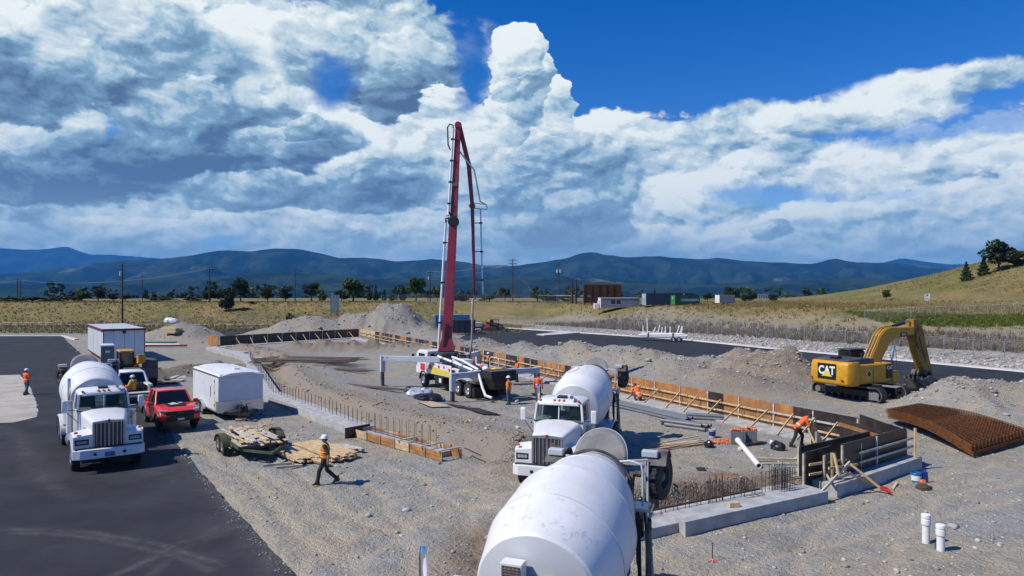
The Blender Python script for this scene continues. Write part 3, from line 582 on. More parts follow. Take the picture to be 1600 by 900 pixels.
def strip(name, pts, w, h, z0, m, kind='structure', label=None):
    mb = MB(); L = []; 
    for i, p in enumerate(pts):
        a = Vector(pts[max(i-1, 0)]); b_ = Vector(pts[min(i+1, len(pts)-1)]); dn = (b_-a).normalized(); L.append((Vector(p), Vector((-dn.y, dn.x))))
    rings = [[(p.x+n.x*s*w/2, p.y+n.y*s*w/2, z0+zz) for s, zz in ((-1, 0), (1, 0), (.86, h), (-.8, h))] for p, n in L]
    mb.loft(rings); return tag(mb.build(name, m), label, kind=kind)
strip('kerb', [(-150, 112.8), (-74.5, 113), (-66, 103.5)], .7, .17, -.02, M['pconc'], label='pale concrete kerb at the far edge of the lot')
strip('kerb', [(-7.4, 133.2), (-1.0, 138.4), (26.2, 103.7), (32.9, 87.6), (45.9, 61.1), (58.5, 38)], 1.3, .16, -.02, M['pconc'], label='pale concrete kerb and gutter along the access road')
mb = MB(); 
for q in (pl((838, 523.5), (872, 520), (905, 519.2), (905, 521), (880, 523.3), (850, 525.2)),): mb.prism([(a, b_) for a, b_ in q], .0, .16, 'xy')
tag(mb.build('concrete_apron', M['pconc']), 'pale concrete gutter slab crossing the access road', kind='structure')
# the unpaved concrete pad in the lot, at the left edge
mb = MB(); pad = [xy(-40, 588), xy(31, 586), xy(47, 606), xy(58, 634), xy(57, 652), xy(20, 661), xy(-40, 662)]
mb.prism(ragged(pad, {2, 3, 4, 5}, .3, .04), .0, .028, 'xy'); tag(mb.build('concrete_pad', mat('pad_dusty', (.40, .375, .32), .9, var=.12, scale=.8, bump=.2, dirt=.25, dirtcol=(.25, .23, .2))), 'pale dusty concrete pad set in the asphalt lot', kind='structure')

# ------------------------------------------------------------------ mountains
def mtn_mat(name, c1, c2, c3, sc):
    mt = bpy.data.materials.new(name); mt.use_nodes = True; t = mt.node_tree; k = NT(t); b = t.nodes['Principled BSDF']
    p = k.n('ShaderNodeNewGeometry').outputs['Position']
    c = k.mix(k.ss(k.noise(p, sc, 8, .62), .42, .6), c1, c2); c = k.mix(k.ss(k.noise(p, sc*.45, 5, .6, .3), .58, .72, 0, .8), c, c3)
    k.put(b.inputs['Base Color'], c); b.inputs['Roughness'].default_value = 1; b.inputs['Specular IOR Level'].default_value = 0
    return mt
def ridge(name, crest, D, depth, mt, label, seed, n=420, m=34, rug=.3):
    cp = np.array(crest, float); pxs = np.linspace(-900, 2500, n)
    cr = np.interp(pxs, cp[:, 0], cp[:, 1])+2.4*fbm(pxs/26., pxs*0+seed, 4, seed)
    X0 = (pxs-800)/FPX*D; Zc = (HOR-cr)/FPX*D+CAM_H; base = -25.0
    ts = np.concatenate([np.linspace(0, 1, m), np.linspace(1, 0, 8)[1:]]); V = []
    for j, t_ in enumerate(ts):
        Yv = np.full(n, D-depth*(1-t_) if j < m else D+depth*.5*(1-t_))
        sh = t_**1.15; w = 4*t_*(1-t_)
        rd = 1-np.abs(2*fbm(X0/(D*.035)+seed, Yv/(D*.085)+seed, 5, seed, .55))*1.6
        z = base+(Zc-base)*(sh-w*rug*(1-rd)*1.1)
        V.append(np.stack([X0*(Yv/D*.5+.5), Yv, np.maximum(z, base)], -1))
    V = np.array(V); T = len(ts); i = np.arange(T-1)[:, None]*n+np.arange(n-1)[None]; F = np.stack([i, i+1, i+n+1, i+n], -1).reshape(-1, 4)
    me = bpy.data.meshes.new(name); me.from_pydata(V.reshape(-1, 3).tolist(), [], F.tolist()); me.polygons.foreach_set('use_smooth', [True]*len(F)); me.materials.append(mt)
    o = bpy.data.objects.new(name, me); COL.objects.link(o); return tag(o, label, kind='structure')
fm = mtn_mat('forested_slope', (.010, .020, .013), (.030, .046, .024), (.19, .18, .10), .0030)
ridge('mountain_range', [(-900, 400), (-400, 395), (-120, 392), (0, 388), (30, 390), (60, 390), (104, 385), (140, 398), (180, 399), (240, 403), (300, 410), (700, 428), (1200, 425), (1380, 410), (1410, 403), (1440, 408), (1490, 413), (1700, 410), (2500, 412)], 13500, 3000, fm, 'far pale blue mountain range', 3, rug=.4)
ridge('mountain_range', [(-900, 432), (-300, 430), (0, 427), (60, 425), (120, 415), (180, 408), (240, 405), (290, 400), (330, 393), (352, 391), (395, 392), (430, 388.5), (470, 390), (500, 396), (530, 403), (570, 402), (620, 408), (675, 405), (710, 408), (760, 415), (800, 415), (850, 410), (885, 403), (905, 397), (930, 393.5), (945, 398), (980, 402), (1030, 400), (1050, 403), (1100, 405), (1120, 402), (1160, 408), (1200, 410), (1270, 412), (1305, 404), (1340, 410), (1400, 411), (1450, 416), (1500, 422), (1700, 425), (2500, 420)], 7200, 2700, fm, 'long forested mountain range behind the valley', 8, rug=.62)
ridge('foothill_range', [(-900, 446), (0, 444), (150, 440), (300, 434), (420, 426), (520, 430), (600, 436), (720, 434), (860, 430), (960, 437), (1080, 446), (1200, 440), (1330, 434), (1420, 436), (1500, 441), (2500, 440)], 4300, 1300, fm, 'dark wooded foothills at the foot of the mountains', 14, rug=.5)
# ------------------------------------------------------------------ haze
mb = MB(); mb.bx(-18500, 18500, -17500, 17500, -60, 985)
hz_m = bpy.data.materials.new('haze'); hz_m.use_nodes = True; t_ = hz_m.node_tree; t_.nodes.clear(); k_ = NT(t_)
ho = k_.n('ShaderNodeOutputMaterial'); pv = k_.n('ShaderNodeVolumePrincipled'); pv.inputs['Color'].default_value = (.07, .39, 1.0, 1); pv.inputs['Density'].default_value = 6.0e-5; pv.inputs['Anisotropy'].default_value = 0.0
t_.links.new(pv.outputs[0], ho.inputs['Volume'])
haze = mb.build('haze', hz_m); tag(haze, 'thin blue haze filling the valley air', kind='stuff')
# ------------------------------------------------------------------ shared vehicle pieces
def see_glass(name, tint, alpha):
    mt = bpy.data.materials.new(name); mt.use_nodes = True; t = mt.node_tree; k = NT(t); b = t.nodes['Principled BSDF']; o = t.nodes['Material Output']
    b.inputs['Base Color'].default_value = (.01, .014, .015, 1); b.inputs['Roughness'].default_value = .05; b.inputs['Specular IOR Level'].default_value = .8
    tr = k.n('ShaderNodeBsdfTransparent'); tr.inputs[0].default_value = (*tint, 1); mx = k.n('ShaderNodeMixShader'); mx.inputs[0].default_value = alpha
    t.links.new(tr.outputs[0], mx.inputs[1]); t.links.new(b.outputs[0], mx.inputs[2]); t.links.new(mx.outputs[0], o.inputs[0]); MATS[name] = mt; return mt
M['cglass'] = see_glass('cab_glass', (.62, .74, .72), .35)
WM = {}
def wheel(parent, x, y, z, r=.52, w=.30, rim=.29, side=1, deep=False, rimmat='steel', name='wheel'):
    """tyre mesh with its rim as a child; side = +1 when the outer face looks to +Y"""
    key = (r, w, rim, side, deep, rimmat)
    if key not in WM:
        t = MB(); h = w/2; A = (0, side, 0)
        t.lathe([(-h, rim), (-h*.98, r*.84), (-h*.80, r*.955), (-h*.62, r*.985), (h*.62, r*.985), (h*.80, r*.955), (h*.98, r*.84), (h*.9, rim), (-h, rim)], (0, 0, 0), A, 36)
        nb = 30                                    # tread blocks
        for i in range(nb):
            for s_ in (-1, 1):
                a = 2*math.pi*(i+(.5 if s_ > 0 else 0))/nb; c = Vector((math.cos(a), 0, math.sin(a)))
                t.box(c*(r-.008)+Vector((0, s_*h*.40, 0)), (.03, h*.62, r*.13), Matrix.Rotation(-a, 3, 'Y'))
        q = MB(); dd = h*(.75 if deep else .22)
        q.lathe([(h*.9, rim*1.02), (h*.86, rim*.93), (h-dd*1.3, rim*.86), (h-dd*1.5, rim*.55), (h-dd, rim*.46), (h-dd*.5, rim*.36), (h-dd*.3, rim*.2), (h-dd*.3, 0)], (0, 0, 0), A, 24)
        for i in range(8):
            a = 2*math.pi*i/8; q.tube([Vector((math.cos(a)*rim*.62, side*(h-dd*1.45), math.sin(a)*rim*.62)), Vector((math.cos(a)*rim*.62, side*(h-dd*1.0), math.sin(a)*rim*.62))], .022, 6)
        WM[key] = (t.mesh('tyre', M['rubber'], 35), q.mesh('rim', M[rimmat], 40))
    tm, qm = WM[key]
    o = bpy.data.objects.new(name, tm); COL.objects.link(o); o.parent = parent; o.location = (x, y, z)
    c = bpy.data.objects.new('rim', qm); COL.objects.link(c); c.parent = o; return o
def rbox(name, m, parent, x0, x1, y0, y1, z0, z1, bevel=.03, seg=2):
    return MB().bx(x0, x1, y0, y1, z0, z1).build(name, m, parent, bevel=bevel, smooth=30, seg=seg)
def sect(x, w, z0, z1, crown=.06, r=.12, n=5):
    """hood-like cross-section at x: flat bottom, rounded shoulders, crowned top"""
    pts = [(x, -w/2, z0)]
    for i in range(n+1):
        a = math.pi-(math.pi/2)*i/n; pts.append((x, -w/2+r+r*math.cos(a), z1-crown-r+r*math.sin(a)))
    for f in (-.33, 0, .33): pts.append((x, f*(w-2*r), z1-crown*(abs(f)*1.6)**2))
    for i in range(n+1):
        a = math.pi/2-(math.pi/2)*i/n; pts.append((x, w/2-r+r*math.cos(a), z1-crown-r+r*math.sin(a)))
    pts.append((x, w/2, z0)); return pts

def seated_driver(parent, x, y, z, vest):
    """upper body of the driver seen through the windscreen"""
    mb = MB(); mb.loft([[(x+a*.11*s1, y+b_*.2*s1, z+h) for a, b_ in ((1, 0), (.7, .7), (0, 1), (-.7, .7), (-1, 0), (-.7, -.7), (0, -1), (.7, -.7))] for h, s1 in ((-.05, .95), (.2, 1.05), (.42, 1.1), (.52, .75), (.56, .35))])
    o = mb.build('driver', vest, parent, smooth=50); h_ = MB(); h_.ell((x+.02, y, z+.72), (.10, .085, .13)); h_.tube([(x, y, z+.5), (x+.01, y, z+.66)], .055)
    h_.build('head', M['skin'], o, smooth=60); c = MB(); c.ell((x+.01, y, z+.79), (.12, .105, .085)); c.build('cap', M['shirt'], o, smooth=60)
    a = MB()
    for s_ in (-1, 1): a.tube([(x, y+s_*.22, z+.43), (x+.18, y+s_*.27, z+.18), (x+.42, y+s_*.15, z+.22)], [.06, .05, .04])
    a.build('arms', vest, o, smooth=50)

DX = -.9
def mixer(label, loc, rz, vest=None, ring_hatch=False):
    T = thing('mixer_truck', label, 'mixer truck', loc, rz, 'white concrete mixer trucks')
    W, BK, GR = M['white'], M['black'], M['grime']
    f = MB()                                                        # chassis
    for s in (-1, 1): f.bx(-8.5+DX, -.25, s*.42-.05, s*.42+.05, .72, 1.02)
    for x in (-.5, -2.2, -3.6, -5.2, -6.7+DX, -8.4+DX): f.bx(x-.06, x+.06, -.42, .42, .78, .98)
    for x, w in ((-1.2, 1.9), (-6.05+DX, 1.7), (-7.4+DX, 1.7)): f.tube([(x, -w/2, .53), (x, w/2, .53)], .085, 10)
    f.ell((-6.05+DX, 0, .55), (.26, .26, .24)); f.ell((-7.4+DX, 0, .55), (.26, .26, .24))
    f.build('chassis', BK, T, smooth=35)
    for s in (-1, 1):
        wheel(T, -1.2, s*1.08, .53, .53, .33, .29, s)
        for x in (-6.05+DX, -7.4+DX):
            wheel(T, x, s*1.06, .52, .52, .27, .29, s, True); wheel(T, x, s*.75, .52, .52, .27, .29, s, True)
    # hood
    h = MB(); h.loft([sect(-.30, 1.14, .88, 1.98, .035, .10), sect(-.38, 1.17, .88, 2.03, .04, .12), sect(-.9, 1.36, .95, 2.13, .06, .15), sect(-1.5, 1.58, 1.0, 2.22, .07, .17), sect(-1.98, 1.74, 1.0, 2.27, .07, .18)])
    ho = h.build('hood', W, T, smooth=38)
    c = MB(); c.bx(-1.95, -.42, -.012, .012, 2.0, 2.02); c.add([], [])
    MB().loft([[(-.40, y, 2.045+z) for y, z in ((-.012, -.03), (-.012, 0), (.012, 0), (.012, -.03))], [(-1.95, y, 2.276+z) for y, z in ((-.012, -.03), (-.012, 0), (.012, 0), (.012, -.03))]]).build('hood_crease', W, ho)
    for s in (-1, 1):
        MB().box((-1.15, s*.745, 1.62), (.26, .01, .05), Matrix.Rotation(s*-.19, 3, 'Z')).build('badge', M['steel'], ho)
    # grille
    g = MB(); g.bx(-.315, -.245, -.56, .56, .87, .93); g.bx(-.315, -.245, -.56, -.49, .93, 1.9); g.bx(-.315, -.245, .49, .56, .93, 1.9); g.loft([[(-.315, y, z) for y, z in ((-.56, 1.9), (.56, 1.9), (.56, 1.96), (0, 2.01), (-.56, 1.96))], [(-.245, y, z) for y, z in ((-.56, 1.9), (.56, 1.9), (.56, 1.96), (0, 2.01), (-.56, 1.96))]])
    go = g.build('grille', M['steel'], T)
    MB().bx(-.30, -.285, -.49, .49, .93, 1.9).build('grille_screen', mat('grille_screen', (.10, .105, .11), .4, .6, var=.25, scale=60), go)
    for i in range(7):
        y = -.42+.14*i; MB().bx(-.288, -.262, y-(.016 if i != 3 else .026), y+(.016 if i != 3 else .026), .93, 1.9).build('grille_bar', M['steel'], go)
    MB().box((-.24, 0, 1.97), (.05, .07, .12)).build('emblem', M['maroon'], go)
    # fenders with lamps
    for s in (-1, 1):
        fd = MB(); ring = []
        for i in range(13):
            a = math.pi*(i/12*1.0); x = -1.2+.74*math.cos(a); z = .66+.70*math.sin(a)
            ring.append([(x, s*.52, z), (x, s*1.24, z-.02), (x, s*1.25, z-.14 if 0 < i < 12 else z-.06), (x, s*.52, z-.14 if 0 < i < 12 else z-.06)])
        fd.loft(ring); fd.loft([[(-.28, s*.54, .92), (-.30, s*1.20, .95), (-.32, s*1.20, 1.42), (-.30, s*.54, 1.50)], [(-.55, s*.54, .92), (-.55, s*1.24, .95), (-.62, s*1.24, 1.50), (-.6, s*.54, 1.62)], [(-1.0, s*.54, 1.1), (-1.0, s*1.24, 1.2), (-1.0, s*1.24, 1.52), (-1.0, s*.54, 1.66)]])
        fo = fd.build('fender', W, T, smooth=45)
        MB().bx(-.315, -.29, s*.68, s*1.14, 1.10, 1.32).build('headlamp_housing', BK, fo)
        for yy in (.79, .91, 1.03): MB().lathe([(0, .0), (0.004, .062), (-.02, .07)], (-.283, s*yy, 1.21), (1, 0, 0), 12).build('headlamp', M['lens'], fo, smooth=50)
        MB().box((-.42, s*1.10, 1.585), (.12, .12, .07)).build('marker_lamp', M['orange'], fo, bevel=.01)
        MB().bx(-2.05, -1.9, s*.6, s*1.2, .35, .9).build('mudflap', M['rubber'], fo)
    b = MB(); b.loft([[(-.02-x, y, z) for x, z in ((0, .58), (0, .92), (.10, .95), (.12, .55))] for y, x in ()] or [[(-.02-dx, y, .58), (-.02-dx, y, .93), (-.14-dx, y, .95), (-.14-dx, y, .56)] for y, dx in ((-1.24, .18), (-1.0, .04), (0, 0), (1.0, .04), (1.24, .18))])
    bo = b.build('bumper', M['chrome'] if False else W, T, bevel=.015)
    MB().bx(-.016, -.006, -.17, .17, .62, .80).build('number_plate', M['plate'], bo)
    for y in (-.5, .5): MB().bx(-.03, -.002, y-.05, y+.05, .70, .80).build('tow_pocket', BK, bo)
    MB().bx(-.35, -.16, -1.15, 1.15, .90, .985).build('bumper_gap', BK, bo)
    # cab
    lo = MB(); lo.loft([[(x, s*y, z) for s, y, z in ((-1, .93, .95), (1, .93, .95), (1, .98, 1.6), (1, .96, 2.20), (-1, .96, 2.20), (-1, .98, 1.6))] for x in (-1.96, -3.5)])
    cab = lo.build('cab', W, T, bevel=.04, smooth=35)
    rf = MB(); ro = []
    for x, w, z in ((-2.02, .80, 2.86), (-2.10, .87, 2.94), (-2.4, .90, 2.99), (-3.2, .90, 3.0), (-3.46, .87, 2.96), (-3.5, .82, 2.88)): ro.append([(x, -w, 2.80), (x, -w, z-.08), (x, -w+.12, z), (x, 0, z+.025), (x, w-.12, z), (x, w, z-.08), (x, w, 2.80)])
    rf.loft(ro); rfo = rf.build('roof', W, cab, smooth=40)
    for y in (-.74, -.18, 0, .18, .74): MB().ell((-2.12, y, 2.965), (.075, .055, .05), 10, 6).build('roof_lamp', M['orange'], cab, smooth=60)
    MB().tube([(-2.5, .5, 3.03), (-2.2, .5, 3.12), (-2.0, .5, 3.12)], [.03, .05, .07], 8).build('air_horn', M['chrome'], cab, smooth=50)
    bx_ = MB(); bx_.bx(-2.7, -2.35, -.15, .2, 3.0, 3.09); bx_.build('roof_beacon', BK, cab, bevel=.02)
    for s in (-1, 1):
        MB().bar((-1.99, s*.93, 2.18), (-2.08, s*.86, 2.84), .07, .10).build('pillar', W, cab); MB().bar((-2.75, s*.955, 2.18), (-2.75, s*.89, 2.84), .05, .05).build('pillar', W, cab)
        MB().loft([[(x, s*(.955 if z < 2.5 else .885), z) for x, z in ((-3.08, 2.19), (-3.5, 2.19), (-3.5, 2.84), (-3.12, 2.84))], [(x, s*(.905 if z < 2.5 else .84), z) for x, z in ((-3.08, 2.19), (-3.5, 2.19), (-3.5, 2.84), (-3.12, 2.84))]]).build('rear_quarter', W, cab)
        MB().bx(-3.5, -3.45, s*.62, s*.9, 2.35, 2.84).build('pillar', W, cab)
    MB().bar((-2.0, 0, 2.2), (-2.09, 0, 2.84), .04, .03).build('centre_pillar', W, cab); MB().bx(-3.5, -3.45, -.9, .9, 2.18, 2.35).build('rear_panel', W, cab)
    for s in (-1, 1): MB().add([(-1.975, s*.02, 2.21), (-1.975, s*.89, 2.21), (-2.075, s*.83, 2.82), (-2.075, s*.02, 2.82)], [(0, 1, 2, 3)]).build('windscreen_pane', M['cglass'], cab)
    gs = MB(); 
    for a_, b_ in (((-1.955, -.93, 2.19), (-1.955, .93, 2.19)), ((-2.055, -.87, 2.83), (-2.055, .87, 2.83)), ((-1.955, -.93, 2.19), (-2.055, -.87, 2.83)), ((-1.955, .93, 2.19), (-2.055, .87, 2.83))): gs.bar(a_, b_, .045, .03)
    gs.build('windscreen_seal', M['rubber'], cab)
    for s in (-1, 1):
        do = MB(); do.loft([[(x, s*.985, 1.10), (x, s*.995, 1.6), (x, s*.975, 2.18), (x, s*.95, 2.18), (x, s*.95, 1.10)] for x in (-2.10, -3.05)]); dd = do.build('door', W, cab, bevel=.012)
        MB().add([(-2.12, s*.945, 2.21), (-3.06, s*.945, 2.21), (-3.10, s*.885, 2.81), (-2.20, s*.885, 2.81)], [(0, 1, 2, 3)]).build('side_window', M['cglass'], dd)
        MB().bx(-2.95, -2.80, s*.995, s*1.02, 1.86, 1.90).build('handle', M['chrome'], dd)
        st = MB(); st.bx(-2.95, -2.25, s*.75, s*1.12, .45, .50); st.bx(-2.95, -2.25, s*.75, s*1.08, .78, .82); st.build('step', M['steel'], T)
        tk = MB(); tk.lathe([(0, 0), (0, .30), (1.15, .30), (1.15, 0)], (-4.35, s*.90, .70), (1, 0, 0), 20); tk.build('fuel_tank', M['steel'], T, smooth=40)
        mr = MB(); mr.box((-1.95, s*1.36, 2.42), (.12, .22, .50)); mo = mr.build('mirror', W, cab, bevel=.045, seg=3, smooth=40)
        MB().bx(-2.016, -2.012, s*1.36-.09, s*1.36+.09, 2.2, 2.64).build('mirror_glass', M['chrome'], mo)
        br = MB(); br.tube([(-2.0, s*.95, 2.22), (-1.97, s*1.32, 2.28)], .014, 6); br.tube([(-1.75, s*.90, 1.75), (-1.95, s*1.32, 2.2)], .014, 6); br.build('mirror_bracket', BK, mo)
        w_ = MB(); w_.tube([(-1.94, s*.25, 2.2), (-1.975, s*.55, 2.5)], .012, 5); w_.build('wiper', BK, cab)
    it = MB(); it.bx(-3.44, -2.0, -.88, .88, 1.9, 2.0); it.bx(-3.2, -3.05, -.7, -.2, 2.0, 2.62); it.bx(-3.2, -3.05, .2, .7, 2.0, 2.62); it.bx(-2.25, -2.02, -.85, .85, 2.0, 2.19)
    io = it.build('interior', M['black'], cab); sw = MB(); sw.lathe([(0, .19), (.02, .2), (.04, .19), (.02, .18), (0, .19)], (-2.42, .45, 2.22), (-.6, 0, .8), 16); sw.build('steering_wheel', M['black'], io)
    if vest: seated_driver(cab, -2.9, .45, 2.0, vest)
    # exhaust with white guard, right side
    ex = MB(); ex.tube([(-3.2, -1.12, 1.15), (-3.2, -1.12, 2.5)], .12, 14); eo = ex.build('muffler_guard', W, T, smooth=40)
    MB().tube([(-3.2, -1.12, 2.45), (-3.2, -1.12, 3.26), (-3.21, -1.12, 3.33), (-3.24, -1.12, 3.40)], .062, 14, caps=False).build('exhaust_stack', M['chrome'], eo, smooth=50)
    MB().tube([(-2.6, 1.12, 1.25), (-2.6, 1.12, 2.0)], .17, 14).build('air_cleaner', M['steel'], T, smooth=40)
    # drum and its supports
    known = set(bpy.data.objects)
    ax0 = Vector((-3.85, 0, 2.18)); ax1 = Vector((-8.5, 0, 2.92)); A = (ax1-ax0).normalized()
    dm = MB(); dm.lathe([(.14, .98), (.20, 1.03), (1.15, 1.235), (1.19, 1.24), (2.35, 1.24), (2.39, 1.235), (3.55, .98), (3.58, .97), (4.55, .66), (4.7, .62)], ax0, A, 64)
    dob = dm.build('drum', M['drum'], T, smooth=14)
    MB().lathe([(.02, 0), (.0, .30), (.06, .70), (.14, .985), (.17, 1.0)], ax0, A, 64).build('drum_head', mat('drum_head_paint', (.63, .645, .65), .4, var=.04, scale=1, dirt=.1), dob, smooth=30)
    MB().lathe([(4.28, .78), (4.28, .83), (4.40, .80), (4.40, .73)], ax0, A, 48).build('roller_track', M['grime'], dob, smooth=30)
    MB().lathe([(4.55, .60), (4.7, .63), (4.74, .60), (4.6, .3), (4.3, .25)], ax0, A, 40).build('drum_mouth', M['grime'], dob, smooth=30)
    for a in (.3, 1.9, 3.5, 5.1): 
        u = A.orthogonal().normalized(); v_ = A.cross(u); p = ax0+A*.165+(u*math.cos(a)+v_*math.sin(a))*.95; MB().box(p, (.05, .05, .05)).build('bolt_lug', M['maroon'], dob)
    for t_, r_ in ((1.17, 1.243), (2.37, 1.243), (3.565, .982)): MB().lathe([(t_-.014, r_-.006), (t_, r_+.007), (t_+.014, r_-.006)], ax0, A, 64).build('weld_seam', M['drumgrey'], dob, smooth=60)
    hatch = MB(); rp = []
    rr_ = ring_hatch
    for i in range(20):
        a = 2*math.pi*i/20; th_ = .35+.20*math.cos(a)*.9; t_ = 2.0+.42*math.sin(a); rr = 1.252; u = Vector((0, 0, 1)); u = (u-A*u.dot(A)).normalized(); v_ = A.cross(u); rp.append(ax0+A*t_+(u*math.cos(th_)+v_*math.sin(-th_))*rr)
    
    if rr_: hatch.tube(rp+[rp[0]], .010, 5, caps=False); hatch.build('hatch', M['rig'], dob)
    pd = MB(); pd.bx(-3.95, -3.62, -.5, .5, 1.02, 1.9); pd.bx(-3.9, -3.66, -.36, .36, 1.9, 2.5); pd.build('drive_pedestal', W, T, bevel=.02)
    oc = MB(); oc.bx(-3.74, -3.50, -.42, -.06, 2.24, 2.84); oo = oc.build('oil_cooler', W, T, bevel=.015)
    MB().bx(-3.502, -3.488, -.39, -.09, 2.28, 2.80).build('cooler_core', M['brass'], oo)
    for i in range(12): MB().bx(-3.49, -3.475, -.39, -.09, 2.29+.042*i, 2.303+.042*i).build('cooler_fin', M['steel'], oo)
    for i in range(5): MB().bx(-3.492, -3.478, -.37+.062*i, -.358+.062*i, 2.28, 2.80).build('cooler_tube', M['brass'], oo)
    rp_ = MB()
    for s in (-1, 1):
        rp_.bar((-8.0, s*.55, 1.0), (-8.15, s*.62, 2.2), .12, .16); rp_.bar((-7.2, s*.5, 1.0), (-8.1, s*.6, 2.1), .08, .1); rp_.lathe([(-.06, .12), (.06, .12)], (-8.1, s*.62, 2.25), A, 12)
    rp_.bx(-8.3, -8.0, -.75, .75, 1.0, 1.15); rp_.build('rear_pedestal', GR, T)
    ch = MB(); ch.loft([[(x, w*math.cos(a), z-.30*math.sin(a)*sc) for a in [math.pi*i/10 for i in range(11)]]+[(x, w*.94*math.cos(a), z-.27*math.sin(a)*sc+.01) for a in [math.pi*(10-i)/10 for i in range(11)]] for x, z, w, sc in ((-8.6, 2.35, .48, 1.1), (-9.1, 2.0, .36, 1), (-9.7, 1.25, .26, .9))]); ch.build('chute', GR, T, smooth=40)
    # charging hopper: a fan-shaped bowl standing over the drum mouth
    hp = MB(); n_u, n_v = 20, 7; g_ = []
    for j in range(n_v):
        v_ = j/(n_v-1); row = []
        for i in range(n_u+1):
            a = math.pi*i/n_u; k1 = .35+.65*v_; row.append((-8.62-.42*math.sin(a)*v_-.05*v_, .60*math.cos(a)*k1, 3.26+.02*v_+.62*math.sin(a)**.8*v_))
        g_.append(row)
    hp.add([p for r_ in g_ for p in r_], [(j*(n_u+1)+i, j*(n_u+1)+i+1, (j+1)*(n_u+1)+i+1, (j+1)*(n_u+1)+i) for j in range(n_v-1) for i in range(n_u)])
    hob = hp.build('hopper', mat('dusty_hopper', (.21, .215, .21), .7, .1, var=.2, scale=2.5, dirt=.4, dirtcol=(.25, .25, .24)), T, smooth=50); so = hob.modifiers.new('solid', 'SOLIDIFY'); so.thickness = .03
    rim_ = MB(); rim_.tube(g_[-1], .025, 6); rim_.bar((-8.64, -.62, 3.27), (-8.64, .62, 3.27), .05, .05); rim_.build('hopper_rim', M['rig'], hob)
    hn = MB(); hn.lathe([(0, .52), (-.3, .45), (-.75, .3)], (-8.72, 0, 3.3), (0, 0, 1), 20); hn.bar((-8.8, -.5, 3.2), (-8.25, -.62, 2.2), .06, .06); hn.bar((-8.8, .5, 3.2), (-8.25, .62, 2.2), .06, .06); hn.build('hopper_throat', GR, T, smooth=40)
    # booster axle folded up at the back
    for s in (-1, 1):
        wy, wz = (1.30, 3.02) if s > 0 else (.98, 2.90)
        bw = wheel(T, -8.75, s*wy, wz, .50, .30, .28, s, True, 'grime', 'booster_wheel'); bw.rotation_euler = (0, 0, R(-14*s)); fz = wz-3.02; fy = wy-1.06
        fm_ = MB(); fm_.loft([[(-8.75+.58*math.cos(a), s*(.84+fy), wz+.58*math.sin(a)), (-8.75+.58*math.cos(a), s*(1.26+fy), wz+.58*math.sin(a)), (-8.75+.545*math.cos(a), s*(1.26+fy), wz+.545*math.sin(a)), (-8.75+.545*math.cos(a), s*(.84+fy), wz+.545*math.sin(a))] for a in [R(35+i*11) for i in range(11)]]); fm_.build('booster_fender', GR, T, smooth=40)
        MB().box((-8.45, s*(1.0+fy*.6), 3.56+fz), (.20, .34, .14)).build('lamp_box', M['rig'], T, bevel=.02)
        MB().box((-8.86, s*(1.24+fy), 3.61+fz), (.08, .04, .05)).build('tail_lamp', M['redlens'], T)
        ar = MB(); ar.bar((-8.3, s*.62, 1.05), (-8.7, s*.70, 3.02), .12, .14); ar.tube([(-8.1, s*.55, 1.4), (-8.6, s*.66, 2.6)], .05, 8); ar.build('booster_arm', GR, T)
        fr = MB(); ring = [[(-6.72+1.42*math.cos(a), s*.60, .60+.72*math.sin(a)), (-6.72+1.42*math.cos(a), s*1.24, .60+.70*math.sin(a)), (-6.72+1.40*math.cos(a), s*1.25, .56+.70*math.sin(a)), (-6.72+1.38*math.cos(a), s*.60, .56+.70*math.sin(a))] for a in [math.pi*i/14 for i in range(15)]]
        fr.loft(ring); fr.build('rear_fender', W, T, smooth=40)
        pf = MB(); pf.loft([[(-4.3, s*.55, 1.12), (-4.3, s*1.2, 1.12), (-4.3, s*1.2, 1.22), (-4.3, s*.55, 1.22)], [(-5.3, s*.55, 1.12), (-5.3, s*1.2, 1.12), (-5.3, s*1.2, 1.22), (-5.3, s*.55, 1.22)]]); pf.build('deck_plate', W, T)
    MB().tube([(-8.75, -.9, 3.02), (-8.75, .9, 3.02)], .07, 10).build('booster_axle', GR, T)
    hr = MB(); hr.tube([(-8.05, .50, 3.42), (-8.05, .78, 3.46), (-8.02, 1.02, 3.42), (-8.0, 1.06, 3.28), (-8.0, 1.06, 2.55)], .028, 8); hr.tube([(-8.28, 1.12, 3.42), (-8.28, 1.12, 2.55)], .028, 8); hr.tube([(-8.05, .78, 3.46), (-8.28, 1.12, 3.46)], .022, 8); hr.build('handrail', M['rig'], T, smooth=50)
    MB().bx(-8.4, -7.9, .82, 1.24, 2.46, 2.52).build('platform', M['steel'], T)
    ld = sub('ladder', T); lr = MB()
    for x in (-8.35, -7.98): lr.bar((x, 1.14, 2.5), (x, 1.24, .55), .04, .05)
    lr.build('ladder_rail', M['rig'], ld)
    for i in range(6): MB().bx(-8.33, -8.0, 1.17, 1.23, .65+i*.33, .69+i*.33).build('rung', M['rig'], ld)
    ld2 = MB(); ld2.bar((-7.85, 1.0, 2.4), (-7.7, 1.05, .8), .07, .07); ld2.tube([(-8.1, .95, 2.4), (-7.9, .98, 1.5), (-8.15, 1.02, .8)], .02, 6); ld2.tube([(-8.2, .9, 2.4), (-8.0, .93, 1.4), (-8.2, .98, .9)], .014, 6); ld2.build('hoses', BK, T)
    ce = MB(); ce.loft([[(-7.75+.16*math.cos(a_), 1.18+.10*math.sin(a_), z_) for a_ in [math.pi*i/8 for i in range(9)]]+[(-7.75+.13*math.cos(a_), 1.18+.08*math.sin(a_), z_) for a_ in [math.pi*(8-i)/8 for i in range(9)]] for z_ in (2.35, .95)]); ce.build('chute_extension', GR, T, smooth=40)
